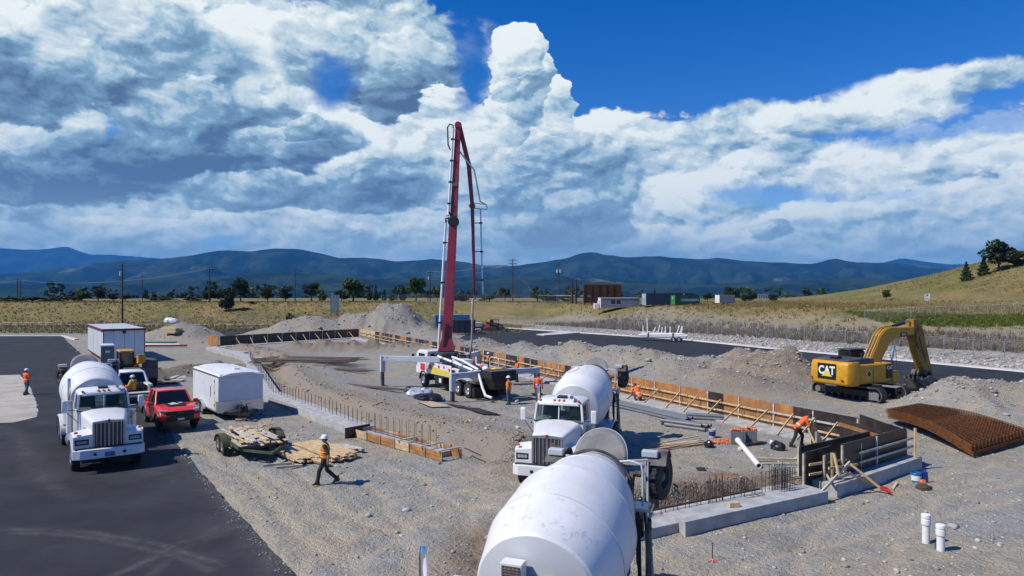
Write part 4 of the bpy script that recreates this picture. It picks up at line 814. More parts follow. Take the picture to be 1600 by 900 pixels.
    vb_ = MB(); vb_.bx(-8.25, -7.95, .85, 1.05, 1.9, 2.3); vb_.tube([(-8.1, 1.1, 2.4), (-8.05, 1.16, 1.3)], .035, 8); vb_.build('valve_block', M['black'], T)
    tf = MB(); tf.bx(-8.6, -7.6, 1.0, 1.28, .42, .56); tf.build('rear_step', GR, T)
    MB().box((-8.05, 1.03, 1.95), (.05, .10, .10)).build('side_marker', M['redlens'], T)
    wt = MB(); wt.tube([(-4.0, -1.0, 1.3), (-4.0, -1.0, 2.05)], .24, 18); wt.build('water_tank', W, T, smooth=40)
    sp = MB()
    for s in (-1, 1): sp.bx(-8.56, -8.5, s*.62, s*1.18, .10, .72)
    sp.build('rear_mudflap', M['rubber'], T)
    for o in [q for q in bpy.data.objects if q not in known and q.parent is T]: o.location.x += DX
    return T
def ang(hx, hy): return math.atan2(hy, hx)
m1 = mixer('white mixer truck on the dark asphalt at left', (-15.75, 26.75, .02), R(-53))
m2 = mixer('white mixer truck facing the camera on gravel, beside the pump truck', (1.15, 23.8, 0), R(-107.5), M['lime'], True)
m3 = mixer('nearest white mixer truck, its big drum filling the foreground', (-1.3, 6.3, 0), R(-110))
# ------------------------------------------------------------------ pickups
def pickup(label, loc, rz, paint, L=5.4, crew=True, tailgate_open=False, red=False, glass='bglass'):
    """+X forward, origin under the front bumper"""
    T = thing('pickup_truck', label, 'pickup truck', loc, rz, 'pickup trucks on site')
    BK = M['black']; xa, xr = -.95, -.95-(3.26 if red else 3.7); xe = -(5.4 if red else 5.9); wr = .40; hw = .94; up = .12
    rims = 'dgrey' if red else 'steel'
    for s in (-1, 1):
        for x in (xa, xr): wheel(T, x, s*.82, wr, wr, .27, .23, s, False, rims)
    # lower body with wheel arches cut in its side outline
    def side(x0, x1, zt, arches):
        pts = [(x0, .58+up*.3)]
        for ax in arches:
            pts.append((ax+.50, .50+up*.3)); pts += [(ax+.50*math.cos(a), .40+.50*math.sin(a)) for a in [math.pi*i/8 for i in range(1, 8)]]; pts.append((ax-.50, .50+up*.3))
        pts.append((x1, .60+up*.3)); return pts
    zb, zh = 1.02+up, 1.10+up
    bot = side(-.10, xe+.05, zb, (xa, xr))
    top = [(xe+.05, zb+.02), (-3.35 if red else -3.95, zb+.04), (-1.75, zh+.02), (-1.2, zh-.02), (-.55, zh-.10), (-.18, zh-.22), (-.06, .85)]
    b = MB()
    for s in (-1, 1): b.prism([(p[0], p[1]) for p in bot+top], s*.62, s*hw)
    b.prism([(-.12, .72), (xe+1.7, .72), (xe+1.7, zb), (-1.75, zh), (-1.2, zh-.04), (-.55, zh-.12), (-.18, zh-.24)], -.62, .62)
    body = b.build('body', paint, T, bevel=.05, seg=3, smooth=40)
    hd = MB(); hd.loft([sect(x, w, z-.16, z, .03, .07) for x, w, z in ((-.16, 1.55, zh-.18), (-.4, 1.66, zh-.06), (-.9, 1.72, zh+.02), (-1.75, 1.74, zh+.06))]); ho = hd.build('hood', paint, T, smooth=40)
    fl = MB()
    for s in (-1, 1):
        for ax in (xa, xr): fl.loft([[(ax+r_*math.cos(a), s*y, .40+r_*math.sin(a)) for r_, y in ((.50, .90), (.50, 1.0), (.57, .98), (.60, .92))] for a in [math.pi*i/12 for i in range(13)]])
    fl.build('wheel_arch_flares', BK if red else paint, T, smooth=40)
    # cab: roof, pillars, glass
    x_w, x_wt, x_rt, x_r = -1.62, -2.25, -3.45 if red else -3.95, -3.70 if red else -4.25; zr = 1.78+up; wb, wt = .86, .68
    xs = (x_w, x_wt, x_rt, x_r)
    rf = MB(); rf.loft([[(x, -w, z-.05), (x, -w+.06, z), (x, 0, z+.02), (x, w-.06, z), (x, w, z-.05)] for x, w, z in ((x_wt+.06, wt-.02, zr-.03), (x_wt-.15, wt, zr), ((x_wt+x_rt)/2, wt+.01, zr+.015), (x_rt+.1, wt, zr), (x_rt-.06, wt-.02, zr-.04))]); rfo = rf.build('roof', paint, T, smooth=40)
    for s in (-1, 1):
        prs = [((x_w, s*wb, zh), (x_wt, s*wt, zr-.04), .07, .08), ((x_r, s*wb, zh), (x_rt, s*wt, zr-.04), .08, .16), ((-2.72, s*wb, zh), (-2.75, s*wt, zr-.04), .05, .10), ((x_wt, s*wt, zr-.04), (x_rt, s*wt, zr-.04), .06, .06)]
        if crew: prs.append(((-3.5, s*wb, zh), (-3.45, s*wt, zr-.04), .05, .07))
        for a_, b_, c_, d_ in prs: MB().bar(a_, b_, c_, d_).build('pillar', paint, T, bevel=.012)
    G = M[glass]; MB().add([(x_w+.02, -wb+.06, zh+.02), (x_w+.02, wb-.06, zh+.02), (x_wt+.03, wt-.03, zr-.05), (x_wt+.03, -wt+.03, zr-.05)], [(0, 1, 2, 3)]).build('windscreen', G, T)
    MB().add([(x_r+.04, -wb+.10, zh+.03), (x_r+.04, wb-.10, zh+.03), (x_rt+.0, wt-.06, zr-.06), (x_rt+.0, -wt+.06, zr-.06)], [(3, 2, 1, 0)]).build('rear_window', G, T)
    for s in (-1, 1):
        MB().add([(x_w-.10, s*(wb+.01), zh), (x_r+.06, s*(wb+.01), zh), (x_rt+.03, s*(wt+.005), zr-.05), (x_wt-.05, s*(wt+.005), zr-.05)], [(0, 1, 2, 3)]).build('side_glass', G, T)
        dn = MB(); 
        for x0, x1 in ((-1.75, -2.70), (-2.76, -3.62)): dn.bx(x0, x1, s*hw, s*(hw+.012), .62+up*.5, zh-.10)
        d_ = dn.build('door', paint, T, bevel=.008)
        for x in (-2.58, -3.5): MB().bx(x-.09, x+.09, s*(hw+.012), s*(hw+.035), zh-.24, zh-.20).build('handle', paint if red else BK, d_)
        mr = MB(); mr.box((-1.78, s*(hw+.16), zh+.08), (.14, .24, .20)); mo = mr.build('mirror', paint if red else BK, T, bevel=.03); MB().bar((-1.78, s*wb, zh+.0), (-1.78, s*(hw+.06), zh+.04), .05, .05).build('mirror_arm', BK, mo)
        MB().bx(-1.5, xr+.62, s*(hw-.04), s*(hw+.07), .42+up*.5, .50+up*.5).build('side_step', BK, T, bevel=.015)
    # front end
    if red:
        MB().loft([[(-.06, y, z) for y, z in ((-.60, .88), (.60, .88), (.66, 1.06), (-.66, 1.06))], [(-.20, y, z) for y, z in ((-.60, .88), (.60, .88), (.66, 1.06), (-.66, 1.06))]]).build('grille', BK, T)
        MB().box((-.05, 0, .985), (.03, .30, .09)).build('grille_badge', M['dgrey'], T, bevel=.01)
        for s in (-1, 1):
            MB().loft([[(-.10, s*.60, .98), (-.10, s*.62, 1.10), (-.20, s*.90, 1.12), (-.20, s*.90, .99)], [(-.24, s*.60, .98), (-.24, s*.62, 1.12), (-.40, s*.93, 1.14), (-.40, s*.93, .99)]]).build('headlamp', M['lens'], T, bevel=.01)
        MB().loft([[(dx, y, z0) for z0, dx in ((.55, -.06), (.82, 0.02), (.86, -.06), (.52, -.20))] for y in (-.62, .62)]).build('bumper', BK, T, bevel=.02)
        for s in (-1, 1): MB().loft([[(-.05, s*.62, .60), (-.05, s*.62, .86), (-.2, s*.62, .86), (-.2, s*.62, .60)], [(-.26, s*.94, .74), (-.26, s*.94, .90), (-.45, s*.94, .90), (-.45, s*.94, .74)]]).build('bumper_corner', paint, T, bevel=.02)
        MB().bx(.018, .03, -.16, .16, .62, .72).build('number_plate', M['signw'], T)
        de = MB(); de.loft([[(-.75, y, zh+.027) for y in (-.42, .42)]+[(-.75, .42, zh+.030), (-.75, -.42, zh+.030)], [(-1.55, y, zh+.073) for y in (-.5, .5)]+[(-1.55, .5, zh+.076), (-1.55, -.5, zh+.076)]]); dd = de.build('hood_decal', BK, ho)
        sk = MB(); rnd_ = random.Random(4)
        for i in range(14): y = rnd_.uniform(-.3, .3); x = rnd_.uniform(-.95, -1.4); sk.box((x, y, zh+.06+(-.75-x)*.055), (rnd_.uniform(.1, .3), rnd_.uniform(.05, .12), .012), Matrix.Rotation(rnd_.uniform(0, 3), 3, 'Z'))
        sk.build('decal_print', M['signw'], ho)
    else:
        MB().bx(-.14, -.05, -.75, .75, .72, 1.08).build('grille', M['chrome'], T); MB().bx(-.05, .04, -.9, .9, .48, .70).build('bumper', M['chrome'], T, bevel=.02)
    # bed
    x0 = x_r-.06; bd = MB(); bd.bx(x0, xe+.06, -.62, .62, .70+up*.3, .76+up*.3); bd.bx(x0, x0-.05, -.80, .80, .76, zb+.02)
    for s in (-1, 1): bd.bx(x0, xe+.06, s*.60, s*.66, .72, zb-.02)
    bd.build('cargo_bed', BK, T)
    rl = MB()
    for s in (-1, 1): rl.bx(x0, xe+.06, s*.66, s*.92, zb+.03, zb+.06)
    rl.build('bed_rail_caps', BK if red else paint, T)
    if tailgate_open: MB().bx(xe+.03, xe-.50, -.76, .76, .72, .78).build('tailgate', paint, T, bevel=.015)
    else: MB().bx(xe+.0, xe+.07, -.76, .76, .66, zb+.02).build('tailgate', paint, T, bevel=.02)
    for s in (-1, 1): MB().bx(xe+.02, xe+.07, s*.78, s*.93, .80, 1.08).build('tail_lamp', M['redlens'], T)
    MB().bx(xe-.16, xe+.02, -.88, .88, .46, .62).build('rear_bumper', M['steel'] if not red else BK, T, bevel=.02)
    return T
red = pickup('red off-road pickup parked at the asphalt edge', (-16.7, 34.45, .02), R(-52), M['redpaint'], red=True)
wp = pickup('white pickup seen from behind with its tailgate down', (-27.3, 47.9, .02), R(127), M['white'], tailgate_open=True)

BKm = M["black"]
# ------------------------------------------------------------------ enclosed trailer
def enclosed_trailer():
    c = (P(370, 646, 0)); T = thing('cargo_trailer', 'white enclosed cargo trailer parked beside the red pickup', 'trailer', (-15.2, 38.3, 0), R(-52))
    L, w, z0, z1 = 5.6, 1.22, .42, 2.55; OW = M['offwhite']
    b = MB(); b.loft([[(x, -w, z0), (x, -w, z1-.10), (x, -w+.10, z1-.01), (x, w-.10, z1-.01), (x, w, z1-.10), (x, w, z0)] for x in (0, -L)]); b.build('box_body', OW, T, bevel=.03, smooth=40, seg=2)
    r = MB(); r.loft([[(x, -w-.02, z1-.09+dz), (x, -w*.5, z1+.07+dz), (x, 0, z1+.10+dz), (x, w*.5, z1+.07+dz), (x, w+.02, z1-.09+dz), (x, 0, z1-.1+dz)] for x, dz in ((.06, -.05), (-.05, 0), (-L, 0), (-L-.03, -.02))]); r.build('roof', OW, T, smooth=35)
    MB().loft([[(.065, -w+.02, z1-.11), (.065, 0, z1-.0), (.065, w-.02, z1-.11), (.065, 0, z1-.06)], [(.085, -w+.05, z1-.11), (.085, 0, z1-.01), (.085, w-.05, z1-.11), (.085, 0, z1-.06)]]).build('front_cap', M['signw'], T)
    v = MB(); v.box((-1.3, .1, z1+.14), (.36, .36, .10), None, 0, (.8, .8)); v.build('roof_vent', M['white'], T, bevel=.03)
    MB().bx(.004, .03, -w-.005, w+.005, z0, z0+.62).build('stone_guard', M['steel'], T); 
    for s in (-1, 1):
        MB().bx(-.5, .02, s*(w+.004), s*(w+.012), z0, z0+.62).build('stone_guard', M['steel'], T)
        ed = MB(); ed.bx(-L, .0, s*(w+.002), s*(w+.018), z1-.18, z1-.10); ed.bx(-L, 0, s*(w+.002), s*(w+.018), z0, z0+.07); ed.build('edge_trim', M['steel'], T)
        for x in (-3.0, -3.75): wheel(T, x, s*(w+.04), .34, .34, .20, .20, s)
        f = MB(); f.loft([[(-3.38+r_*math.cos(a)*1.9, s*y, .36+r_*math.sin(a)) for r_, y in ((.42, w), (.42, w+.2), (.46, w+.2), (.46, w))] for a in [math.pi*i/10 for i in range(11)]]); f.build('fender', M['steel'], T)
    d = MB(); d.bx(-.75, -1.55, -w-.016, -w-.001, z0+.1, z1-.28); do = d.build('side_door', OW, T, bevel=.006)
    h = MB()
    for z in (z0+.3, z0+1.0, z1-.5): h.bx(-.74, -.70, -w-.035, -w-.01, z, z+.12)
    h.bx(-1.46, -1.50, -w-.04, -w-.015, z0+.75, z0+1.35); h.build('hinges', BKm, do)
    fr = MB()
    for s in (-1, 1): fr.bar((0, s*.9, .40), (1.35, 0, .40), .08, .12); fr.bx(-L, 0, s*.9-.05, s*.9+.05, .30, .42)
    fr.bar((-.3, 0, .4), (1.4, 0, .4), .06, .1); fr.box((1.45, 0, .42), (.22, .12, .12)); fr.build('tongue', BKm, T)
    j = MB(); j.tube([(1.0, .0, .02), (1.0, 0, .95)], .035, 8); j.tube([(1.0, 0, .95), (1.0, .18, .95), (1.0, .18, 1.05)], .014, 6); j.box((1.0, 0, .03), (.18, .18, .04)); j.build('tongue_jack', BKm, T)
    MB().box((.45, 0, .62), (.28, .42, .26)).build('battery_box', BKm, T, bevel=.02); MB().tube([(.7, -.25, .1), (.7, -.25, .55), (.9, -.25, .62)], .05, 8).build('hitch_gear', M['grime'], T)
    return T
BKm = M['black']
etr = enclosed_trailer()
tag(MB().box((0, 0, .06), (.55, .3, .13)).build('timber_block', M['lum'], loc=(*xy(376, 658), .0), rot=(0, 0, R(20)), bevel=.008), 'pale timber block on the ground under the cargo trailer tongue', 'timber block')

# ------------------------------------------------------------------ flat trailer with lumber
def lumber_board(x0, y0, z, L, w, h, a, tilt=0): return (x0, y0, z, L, w, h, a, tilt)
def flat_trailer():
    T = thing('flat_trailer', 'green flat utility trailer heaped with boards', 'trailer', (-10.55, 29.0, 0), R(-54))
    L, w, z = 3.4, .98, .62; gm = M['green']
    f = MB()
    for s in (-1, 1): f.bx(-L, 0, s*w-.05, s*w+.05, z-.14, z); f.bar((-.1, s*w*.9, z-.16), (1.25, 0, z-.16), .08, .1)
    for x in (-.05, -1.2, -2.3, -L+.05): f.bx(x-.05, x+.05, -w, w, z-.12, z-.02)
    f.box((1.32, 0, z-.12), (.24, .12, .12)); f.build('frame', gm, T)
    for i in range(11): MB().bx(-L, 0, -w+.02+i*.178, -w+.178+i*.178, z-.02, z+.018).build('deck_board', M['lum2'], T)
    for s in (-1, 1):
        for x in (-1.75, -2.5): wheel(T, x, s*(w+.20), .36, .36, .22, .20, s)
        fd = MB(); fd.loft([[(-2.12+r_*math.cos(a)*1.75, s*y, .40+r_*math.sin(a)*.95) for r_, y in ((.44, w+.04), (.44, w+.36), (.48, w+.36), (.48, w+.04))] for a in [math.pi*i/10 for i in range(11)]]); fd.build('fender', gm, T, smooth=40)
    j = MB(); j.tube([(.95, 0, .02), (.95, 0, .95)], .035, 8); j.box((.95, 0, .03), (.2, .2, .04)); j.tube([(.95, 0, .92), (.95, .2, .92)], .014, 6); j.build('tongue_jack', BKm, T)
    MB().bx(-.04, .04, .55, .92, z, z+.26).build('tool_box', M['brown'], T, bevel=.01)
    return T
ftr = flat_trailer()
def board(mb, c, L, w, h, yaw, pitch=0.0, roll=0.0, mi=0): mb.box(c, (L, w, h), Euler((roll, pitch, yaw)).to_matrix(), mi)
def boards_on(parent_loc, rz, specs, label, group, mats=('lum',), name='board'):
    """each board is a thing of its own; specs: x, y, z, length, width, thickness, yaw, pitch"""
    Mx = Matrix.Translation(parent_loc) @ Matrix.Rotation(rz, 4, 'Z')
    for i, (x, y, z, L, w, h, yaw, pit) in enumerate(specs):
        o = MB().box((0, 0, 0), (L, w, h)).build(name, M[mats[i % len(mats)]], bevel=.004)
        o.location = Mx @ Vector((x, y, z)); o.rotation_euler = (rnd.uniform(-.05, .05), pit, rz+yaw)
        tag(o, label(i, x, y, z, L, w, pit) if callable(label) else label, 'board', group)
ORD = ('first', 'second', 'third', 'fourth', 'fifth', 'sixth', 'seventh', 'eighth', 'ninth', 'tenth', 'eleventh', 'twelfth')
def heap_label(i, x, y, z, L, w, pit):
    how = 'slanting up from' if abs(pit) > .15 else ('at the bottom of' if z < .70 else ('inside' if z < .78 else 'on top of'))
    side = 'left' if y < -.55 else ('centre left' if y < -.15 else ('middle' if y < .2 else ('centre right' if y < .55 else 'right')))
    return f"{'short' if L < 1.5 else ('long' if L > 2.4 else 'medium')} {'narrow' if w < .1 else ('wide' if w > .16 else 'plain')} {'pale' if i % 3 == 1 else 'grey'} board {how} the flat trailer heap, {side}, {'rear' if x < -1.7 else 'front'} end"
r2 = random.Random(11); sp = []
for i in range(46):
    lay = i//13; sp.append((r2.uniform(-2.5, -.9), r2.uniform(-.85, .85), .665+.045*lay+r2.uniform(0, .03), r2.choice((1.8, 2.4, 2.8, 3.2, 3.5)), r2.choice((.09, .14, .19)), .04, r2.gauss(0, .09), r2.uniform(-.05, .05)))
sp += [(-2.6, .45, .98, 1.9, .09, .04, .5, -.30), (-2.3, .1, .95, 1.6, .14, .04, .9, -.2), (-2.2, -.75, .92, 1.3, .14, .04, -.25, -.28), (-2.5, .7, .9, 1.5, .09, .04, .2, -.25)]
boards_on((-10.55, 29.0, 0), R(-54), sp, heap_label, 'boards heaped on the flat trailer', ('lum2', 'lum', 'lum2'))
# lumber stacks on the ground by the walking man
def stack(c, rz, nx, nz, L, w, h, label, group, jit=.12, m=('lum',)):
    s_ = []
    for k in range(nz):
        for i in range(nx): s_.append((r2.gauss(0, jit), (i-(nx-1)/2)*(w*1.08)+r2.gauss(0, .012), h*(k+.5)+.06, L*r2.uniform(.9, 1.02), w, h*.94, r2.gauss(0, .012), 0))
    def lab(i, *a):
        k, j = i//nx, i % nx; lay = ('bottom', 'second', 'third', 'fourth', 'fifth')[k] if k < nz-1 else 'top'
        return f"{label}, {ORD[nx-1-j]} from the right, {lay} layer"
    boards_on((c[0], c[1], th(c[0], c[1])+.02), rz, s_, lab, group, m)
stack(xy(507, 709), R(-46), 6, 4, 3.7, .19, .055, 'long plank in the neat stack behind the walking man', 'planks stacked behind the walking man', .08)
stack(xy(538, 703), R(-40), 3, 2, 1.6, .2, .05, 'short grey plank past the neat lumber stack', 'short planks on the lumber stack', .2, ('lum2',))
stack(xy(462, 715), R(-50), 5, 3, 2.7, .17, .06, 'plank in the loose pile by the flat trailer', 'planks in the loose lumber pile', .18)
stack(xy(488, 722), R(-44), 2, 2, 1.8, .12, .07, 'squared timber beside the walking man', 'squared timbers by the walking man', .2)
boards_on((*xy(447, 727), th(*xy(447, 727))+.06), R(0), [(-.35, .0, .03, 1.1, .1, .09, .35, 0), (.25, -.35, .03, 1.0, .1, .09, .35, 0)], (lambda i, *a: ('left' if i == 0 else 'right')+' grey bearer timber on the ground by the loose lumber pile'), 'bearer timbers', ('lum2',))
# ------------------------------------------------------------------ excavator
def excavator():
    c = (23.6, 46.3); z0 = th(24.2, 45.0)-.03
    T = thing('excavator', 'yellow tracked excavator parked beside the spoil heap', 'excavator', (c[0], c[1], z0), R(25.5))
    Y, BK, DG = M['yellow'], M['black'], M['dgrey']
    U = sub('undercarriage', T); U.rotation_euler = (0, 0, R(-60.6-25.5))
    x_ = MB(); x_.bx(-1.1, 1.1, -.75, .75, .45, .9); x_.lathe([(0, .75), (.22, .75)], (0, 0, .88), (0, 0, 1), 24); x_.bx(-1.9, 1.9, -1.5, -1.12, .32, .72); x_.bx(-1.9, 1.9, 1.12, 1.5, .32, .72); x_.build('track_frame', BK, U)
    for s in (-1, 1):
        tk = MB(); path = []; Lh, r = 2.05, .46
        for i in range(13): a = math.pi/2+math.pi*i/12; path.append((-Lh+r*math.cos(a), .49+r*math.sin(a)))
        for i in range(1, 22): path.append((-Lh+2*Lh*i/22, .03))
        for i in range(13): a = -math.pi/2+math.pi*i/12; path.append((Lh+r*math.cos(a), .49+r*math.sin(a)))
        for i in range(1, 22): path.append((Lh-2*Lh*i/22, .95-.05*math.sin(math.pi*i/22)))
        n = len(path)
        for i in range(n):
            p, q = Vector(path[i]), Vector(path[(i+1) % n]); d = (q-p).normalized(); nrm = Vector((d.y, -d.x)); m_ = (p+q)/2
            a = math.atan2(d.y, d.x); tk.box((m_.x, s*1.31, m_.y), ((q-p).length*.94, .60, .05), Matrix.Rotation(-a, 3, 'Y')); g = m_+nrm*.035; tk.box((g.x, s*1.31, g.y), (.03, .60, .06), Matrix.Rotation(-a, 3, 'Y'))
        tk.build('track', M['grime'], U)
        for x, rr in ((-Lh, .37), (Lh, .36)): MB().lathe([(-.13, .12), (-.13, rr), (.13, rr), (.13, .12)], (x, s*1.31, .49), (0, 1, 0), 24).build('idler', M['black'], U, smooth=40)
        for x in (-Lh, Lh): MB().lathe([(0, 0), (0, .21), (-.1, .23)], (x, s*1.63, .49), (0, s, 0), 20).build('final_drive_cover', M['steel'], U, smooth=40)
        MB().bx(Lh-.35, Lh+.30, s*1.615, s*1.635, .18, .66).build('guard_plate', M['steel'], U, bevel=.02)
        for i in range(7): MB().lathe([(-.2, 0), (-.2, .13), (.2, .13), (.2, 0)], (-1.5+i*.5, s*1.31, .19), (0, 1, 0), 12).build('roller', BK, U)
    # counterweight: rounded block
    cw = MB(); prof = []
    for z, e in ((1.05, .16), (1.16, .04), (1.35, 0), (2.35, .03), (2.52, .10), (2.60, .22)):
        prof.append([(-3.15+e+bulge, y*(1-e*.10), z) for y, bulge in ((-1.52, .32), (-1.40, .12), (-1.0, .02), (0, 0), (1.0, .02), (1.40, .12), (1.52, .32))]+[(-2.0, 1.52*(1-e*.10), z), (-2.0, -1.52*(1-e*.10), z)])
    cw.loft(prof); cwo = cw.build('counterweight', Y, T, bevel=.04, smooth=40, seg=3)
    MB().bx(-3.175, -3.15, -.66, .74, 1.42, 2.44).build('logo_panel', mat('logo_black', (.012, .012, .014), .4, var=.1), cwo)
    tx = text_part('logo_letters', 'CAT', .74, M['signw'], cwo, (-3.182, .03, 1.97), (R(90), 0, R(-90)), .006, .028, .86)
    MB().add([(-3.194, .42, 1.60), (-3.194, -.40, 1.60), (-3.194, .01, 1.98), (-3.183, .42, 1.60), (-3.183, -.40, 1.60), (-3.183, .01, 1.98)], [(0, 1, 2), (3, 5, 4), (0, 3, 4, 1), (1, 4, 5, 2), (2, 5, 3, 0)]).build('logo_triangle', M['decal'], cwo)
    for y in (-1.12, 1.25): MB().box((-3.145, y, 1.42), (.03, .16, .12)).build('rear_reflector', M['redlens'], cwo)
    # upper works
    b = MB(); b.bx(-2.02, 1.3, -1.50, -.55, 1.15, 2.42); b.bx(-2.02, .1, -.55, 1.50, 1.15, 2.40); b.bx(.1, 1.3, .2, 1.5, 1.1, 1.45); b.bx(1.3, 1.95, -1.5, -.62, 1.15, 1.85); b.build('engine_house', Y, T, bevel=.06, smooth=40, seg=2)
    for x0, x1 in ((-1.9, -.75), (-.68, .45)): MB().bx(x0, x1, -1.515, -1.50, 1.25, 2.30).build('side_panel', Y, T, bevel=.006)
    MB().bx(.62, 1.2, -1.53, -1.50, 1.42, 2.38).build('side_badge_panel', BK, T); text_part('side_badge', 'CAT', .34, M['signw'], T, (.91, -1.535, 2.12), (R(90), 0, 0), .004, .012, .8)
    dmd = MB(); dmd.add([(-1.1, -1.522, 1.45), (-.82, -1.522, 1.80), (-1.1, -1.522, 2.15), (-1.38, -1.522, 1.80)], [(0, 1, 2, 3)]); dmd.build('diamond_decal', M['lime'], T); dm2 = MB(); dm2.add([(-1.1, -1.526, 1.56), (-.91, -1.526, 1.80), (-1.1, -1.526, 2.04), (-1.29, -1.526, 1.80)], [(0, 1, 2, 3)]); dm2.build('diamond_decal', BK, T)
    h = MB(); h.loft([[(x, -1.35, 2.40), (x, -1.30, z), (x, 1.25, z), (x, 1.3, 2.40)] for x, z in ((-2.75, 2.70), (-1.2, 2.82), (-.35, 2.74))]); h.build('engine_hood', DG, T, bevel=.04)
    MB().bx(-2.6, -2.1, -.3, .3, 2.72, 2.9).build('air_intake', BK, T, bevel=.04); MB().tube([(-1.0, -.9, 2.75), (-1.0, -.9, 3.1)], .10, 12).build('exhaust_pipe', M['black'], T)
    cb = MB(); cb.loft([[(x, .45, 1.45), (x, 1.48, 1.45), (x, 1.46, z), (x, .50, z)] for x, z in ((-.35, 3.12), (1.0, 3.16), (1.45, 2.7))]); cbo = cb.build('cab', mat('cab_black', (.02, .02, .022), .3, var=.1), T, bevel=.05, smooth=40)
    MB().bx(-.42, 1.15, .42, 1.5, 3.15, 3.24).build('cab_roof', DG, cbo, bevel=.03); MB().bx(-.25, 1.0, 1.475, 1.49, 1.95, 3.0).build('side_window', M['bglass'], cbo); MB().bx(-.37, -.345, .6, 1.36, 2.2, 3.0).build('rear_window', M['bglass'], cbo)
    rl = MB(); rl.tube([(1.2, -1.4, 1.85), (1.2, -1.4, 2.75), (.2, -1.4, 2.75), (.2, -1.4, 2.4)], .02, 6); rl.tube([(1.9, -1.35, 1.85), (1.75, -1.35, 3.3), (1.6, -1.3, 3.5)], .014, 6); rl.build('handrail', BK, T)
    # boom, stick, bucket in one vertical plane
    bm_ = MB(); up_ = [(.05, 2.40), (.60, 3.55), (1.25, 4.75), (1.75, 5.25), (2.35, 5.45), (5.25, 5.40)]; lo_ = [(5.4, 4.86), (2.95, 4.55), (2.3, 4.18), (1.70, 3.30), (.90, 1.95), (.3, 1.7)]
    bm_.prism(up_+lo_, -.60, -.02); bo = bm_.build('boom', Y, T, bevel=.05, seg=2, smooth=40)
    MB().prism([(3.3, 4.62), (4.0, 4.66), (4.0, 5.0), (3.3, 4.96)], -.612, -.60).build('boom_badge', BK, bo); text_part('boom_badge_letters', 'CAT', .26, M['signw'], bo, (3.65, -.616, 4.81), (R(90), R(-2), 0), .003, .01, .85)
    for i in range(5):
        y = -.54+.11*i; hs = MB(); hs.tube([(.0, y, 2.5), (.30, y, 3.12), (.58, y, 3.68), (1.20, y, 4.84), (1.72, y, 5.34), (2.5, y, 5.52)], .030, 6); hs.build('hydraulic_hose', Y if i % 2 == 0 else BK, bo, smooth=50)
    for p in ((.55, 3.32), (1.4, 4.52), (2.3, 5.16)): MB().box((p[0], -.31, p[1]+.02), (.07, .62, .08), Matrix.Rotation(-1.0 if p[0] < 1 else -.6, 3, 'Y')).build('hose_clamp', M['steel'], bo)
    for y in (-.78, .16):
        MB().tube([(1.75, y, 1.55), (2.15, y, 2.75)], .13, 12).build('boom_cylinder', BK, T, smooth=40); MB().tube([(2.15, y, 2.75), (2.55, y, 4.05)], .065, 10).build('cylinder_rod', M['chrome'], T, smooth=40)
    MB().tube([(2.6, -.31, 5.42), (4.1, -.31, 5.74)], .13, 12).build('stick_cylinder', BK, T, smooth=40); MB().tube([(4.1, -.31, 5.74), (4.85, -.31, 5.90)], .07, 10).build('cylinder_rod', M['chrome'], T, smooth=40)
    st = MB(); st.prism([(4.70, 6.02), (5.15, 6.08), (5.75, 5.25), (6.20, 3.6), (6.98, .95), (6.62, .80), (6.05, 1.2), (5.05, 3.5), (4.75, 4.6), (4.75, 5.2)], -.60, -.02); st.build('stick', mat('shaded_brown_stick_paint', (.34, .17, .015), .5, var=.25, scale=1.5, dirt=.4, dirtcol=(.10, .075, .05)), T, bevel=.04)  # darker than the boom: shade put into the stick's own dirty brown colour
    MB().tube([(5.6, -.31, 5.05), (6.15, -.31, 3.35)], .11, 12).build('bucket_cylinder', BK, T, smooth=40); MB().tube([(6.15, -.31, 3.35), (6.75, -.31, 1.9)], .06, 10).build('cylinder_rod', M['chrome'], T, smooth=40)
    arm = [o for o in T.children_recursive if o.name.split('.')[0] in ('boom', 'stick', 'stick_cylinder', 'bucket_cylinder', 'cylinder_rod', 'boom_cylinder')]
    lk = MB(); lk.bar((6.75, -.5, 1.95), (6.45, -.5, 1.25), .06, .14); lk.bar((6.75, -.12, 1.95), (6.45, -.12, 1.25), .06, .14); lk.bar((6.75, -.31, 1.95), (6.9, -.31, .8), .3, .12); lk.build('bucket_link', BK, T)
    hose = MB(); hose.tube([(5.0, -.62, 5.0), (4.85, -.66, 4.2), (5.2, -.64, 3.6)], .03, 6); hose.tube([(5.3, -.62, 4.6), (5.55, -.68, 3.4), (6.0, -.62, 2.5)], .025, 6); hose.build('stick_hoses', BK, T)
    bk = MB(); prof = [(6.95, .85), (6.85, .35), (6.45, .02), (5.9, .0), (5.35, .35), (5.05, 1.0)]; inn = [(6.80, .85), (6.72, .42), (6.40, .12), (5.92, .10), (5.45, .42), (5.12, 1.0)]
    rings = [[(x, y, z) for x, z in prof]+[(x, y, z) for x, z in inn[::-1]] for y in (-1.0, .38)]; bk.loft(rings)
    for y in (-1.0, .34): bk.prism(prof+[(5.9, 1.3)], y, y+.04)
    bko = bk.build('bucket', M['grime'], T, bevel=.015)
    for i in range(5): y = -.93+.31*i; MB().loft([[(5.08, y-.06, 1.0), (5.08, y+.06, 1.0), (5.16, y+.06, 1.0), (5.16, y-.06, 1.0)], [(5.03, y-.035, 1.24), (5.03, y+.035, 1.24), (5.07, y+.035, 1.24), (5.07, y-.035, 1.24)]]).build('tooth', M['steel'], bko)
    for y in (-.75, -.31, .13): MB().lathe([(-.16, .2), (-.14, .26), (.14, .26), (.16, .2)], (5.95, y, 1.35), (0, 1, 0), 14).build('bucket_ear', M['grime'], bko, smooth=40)
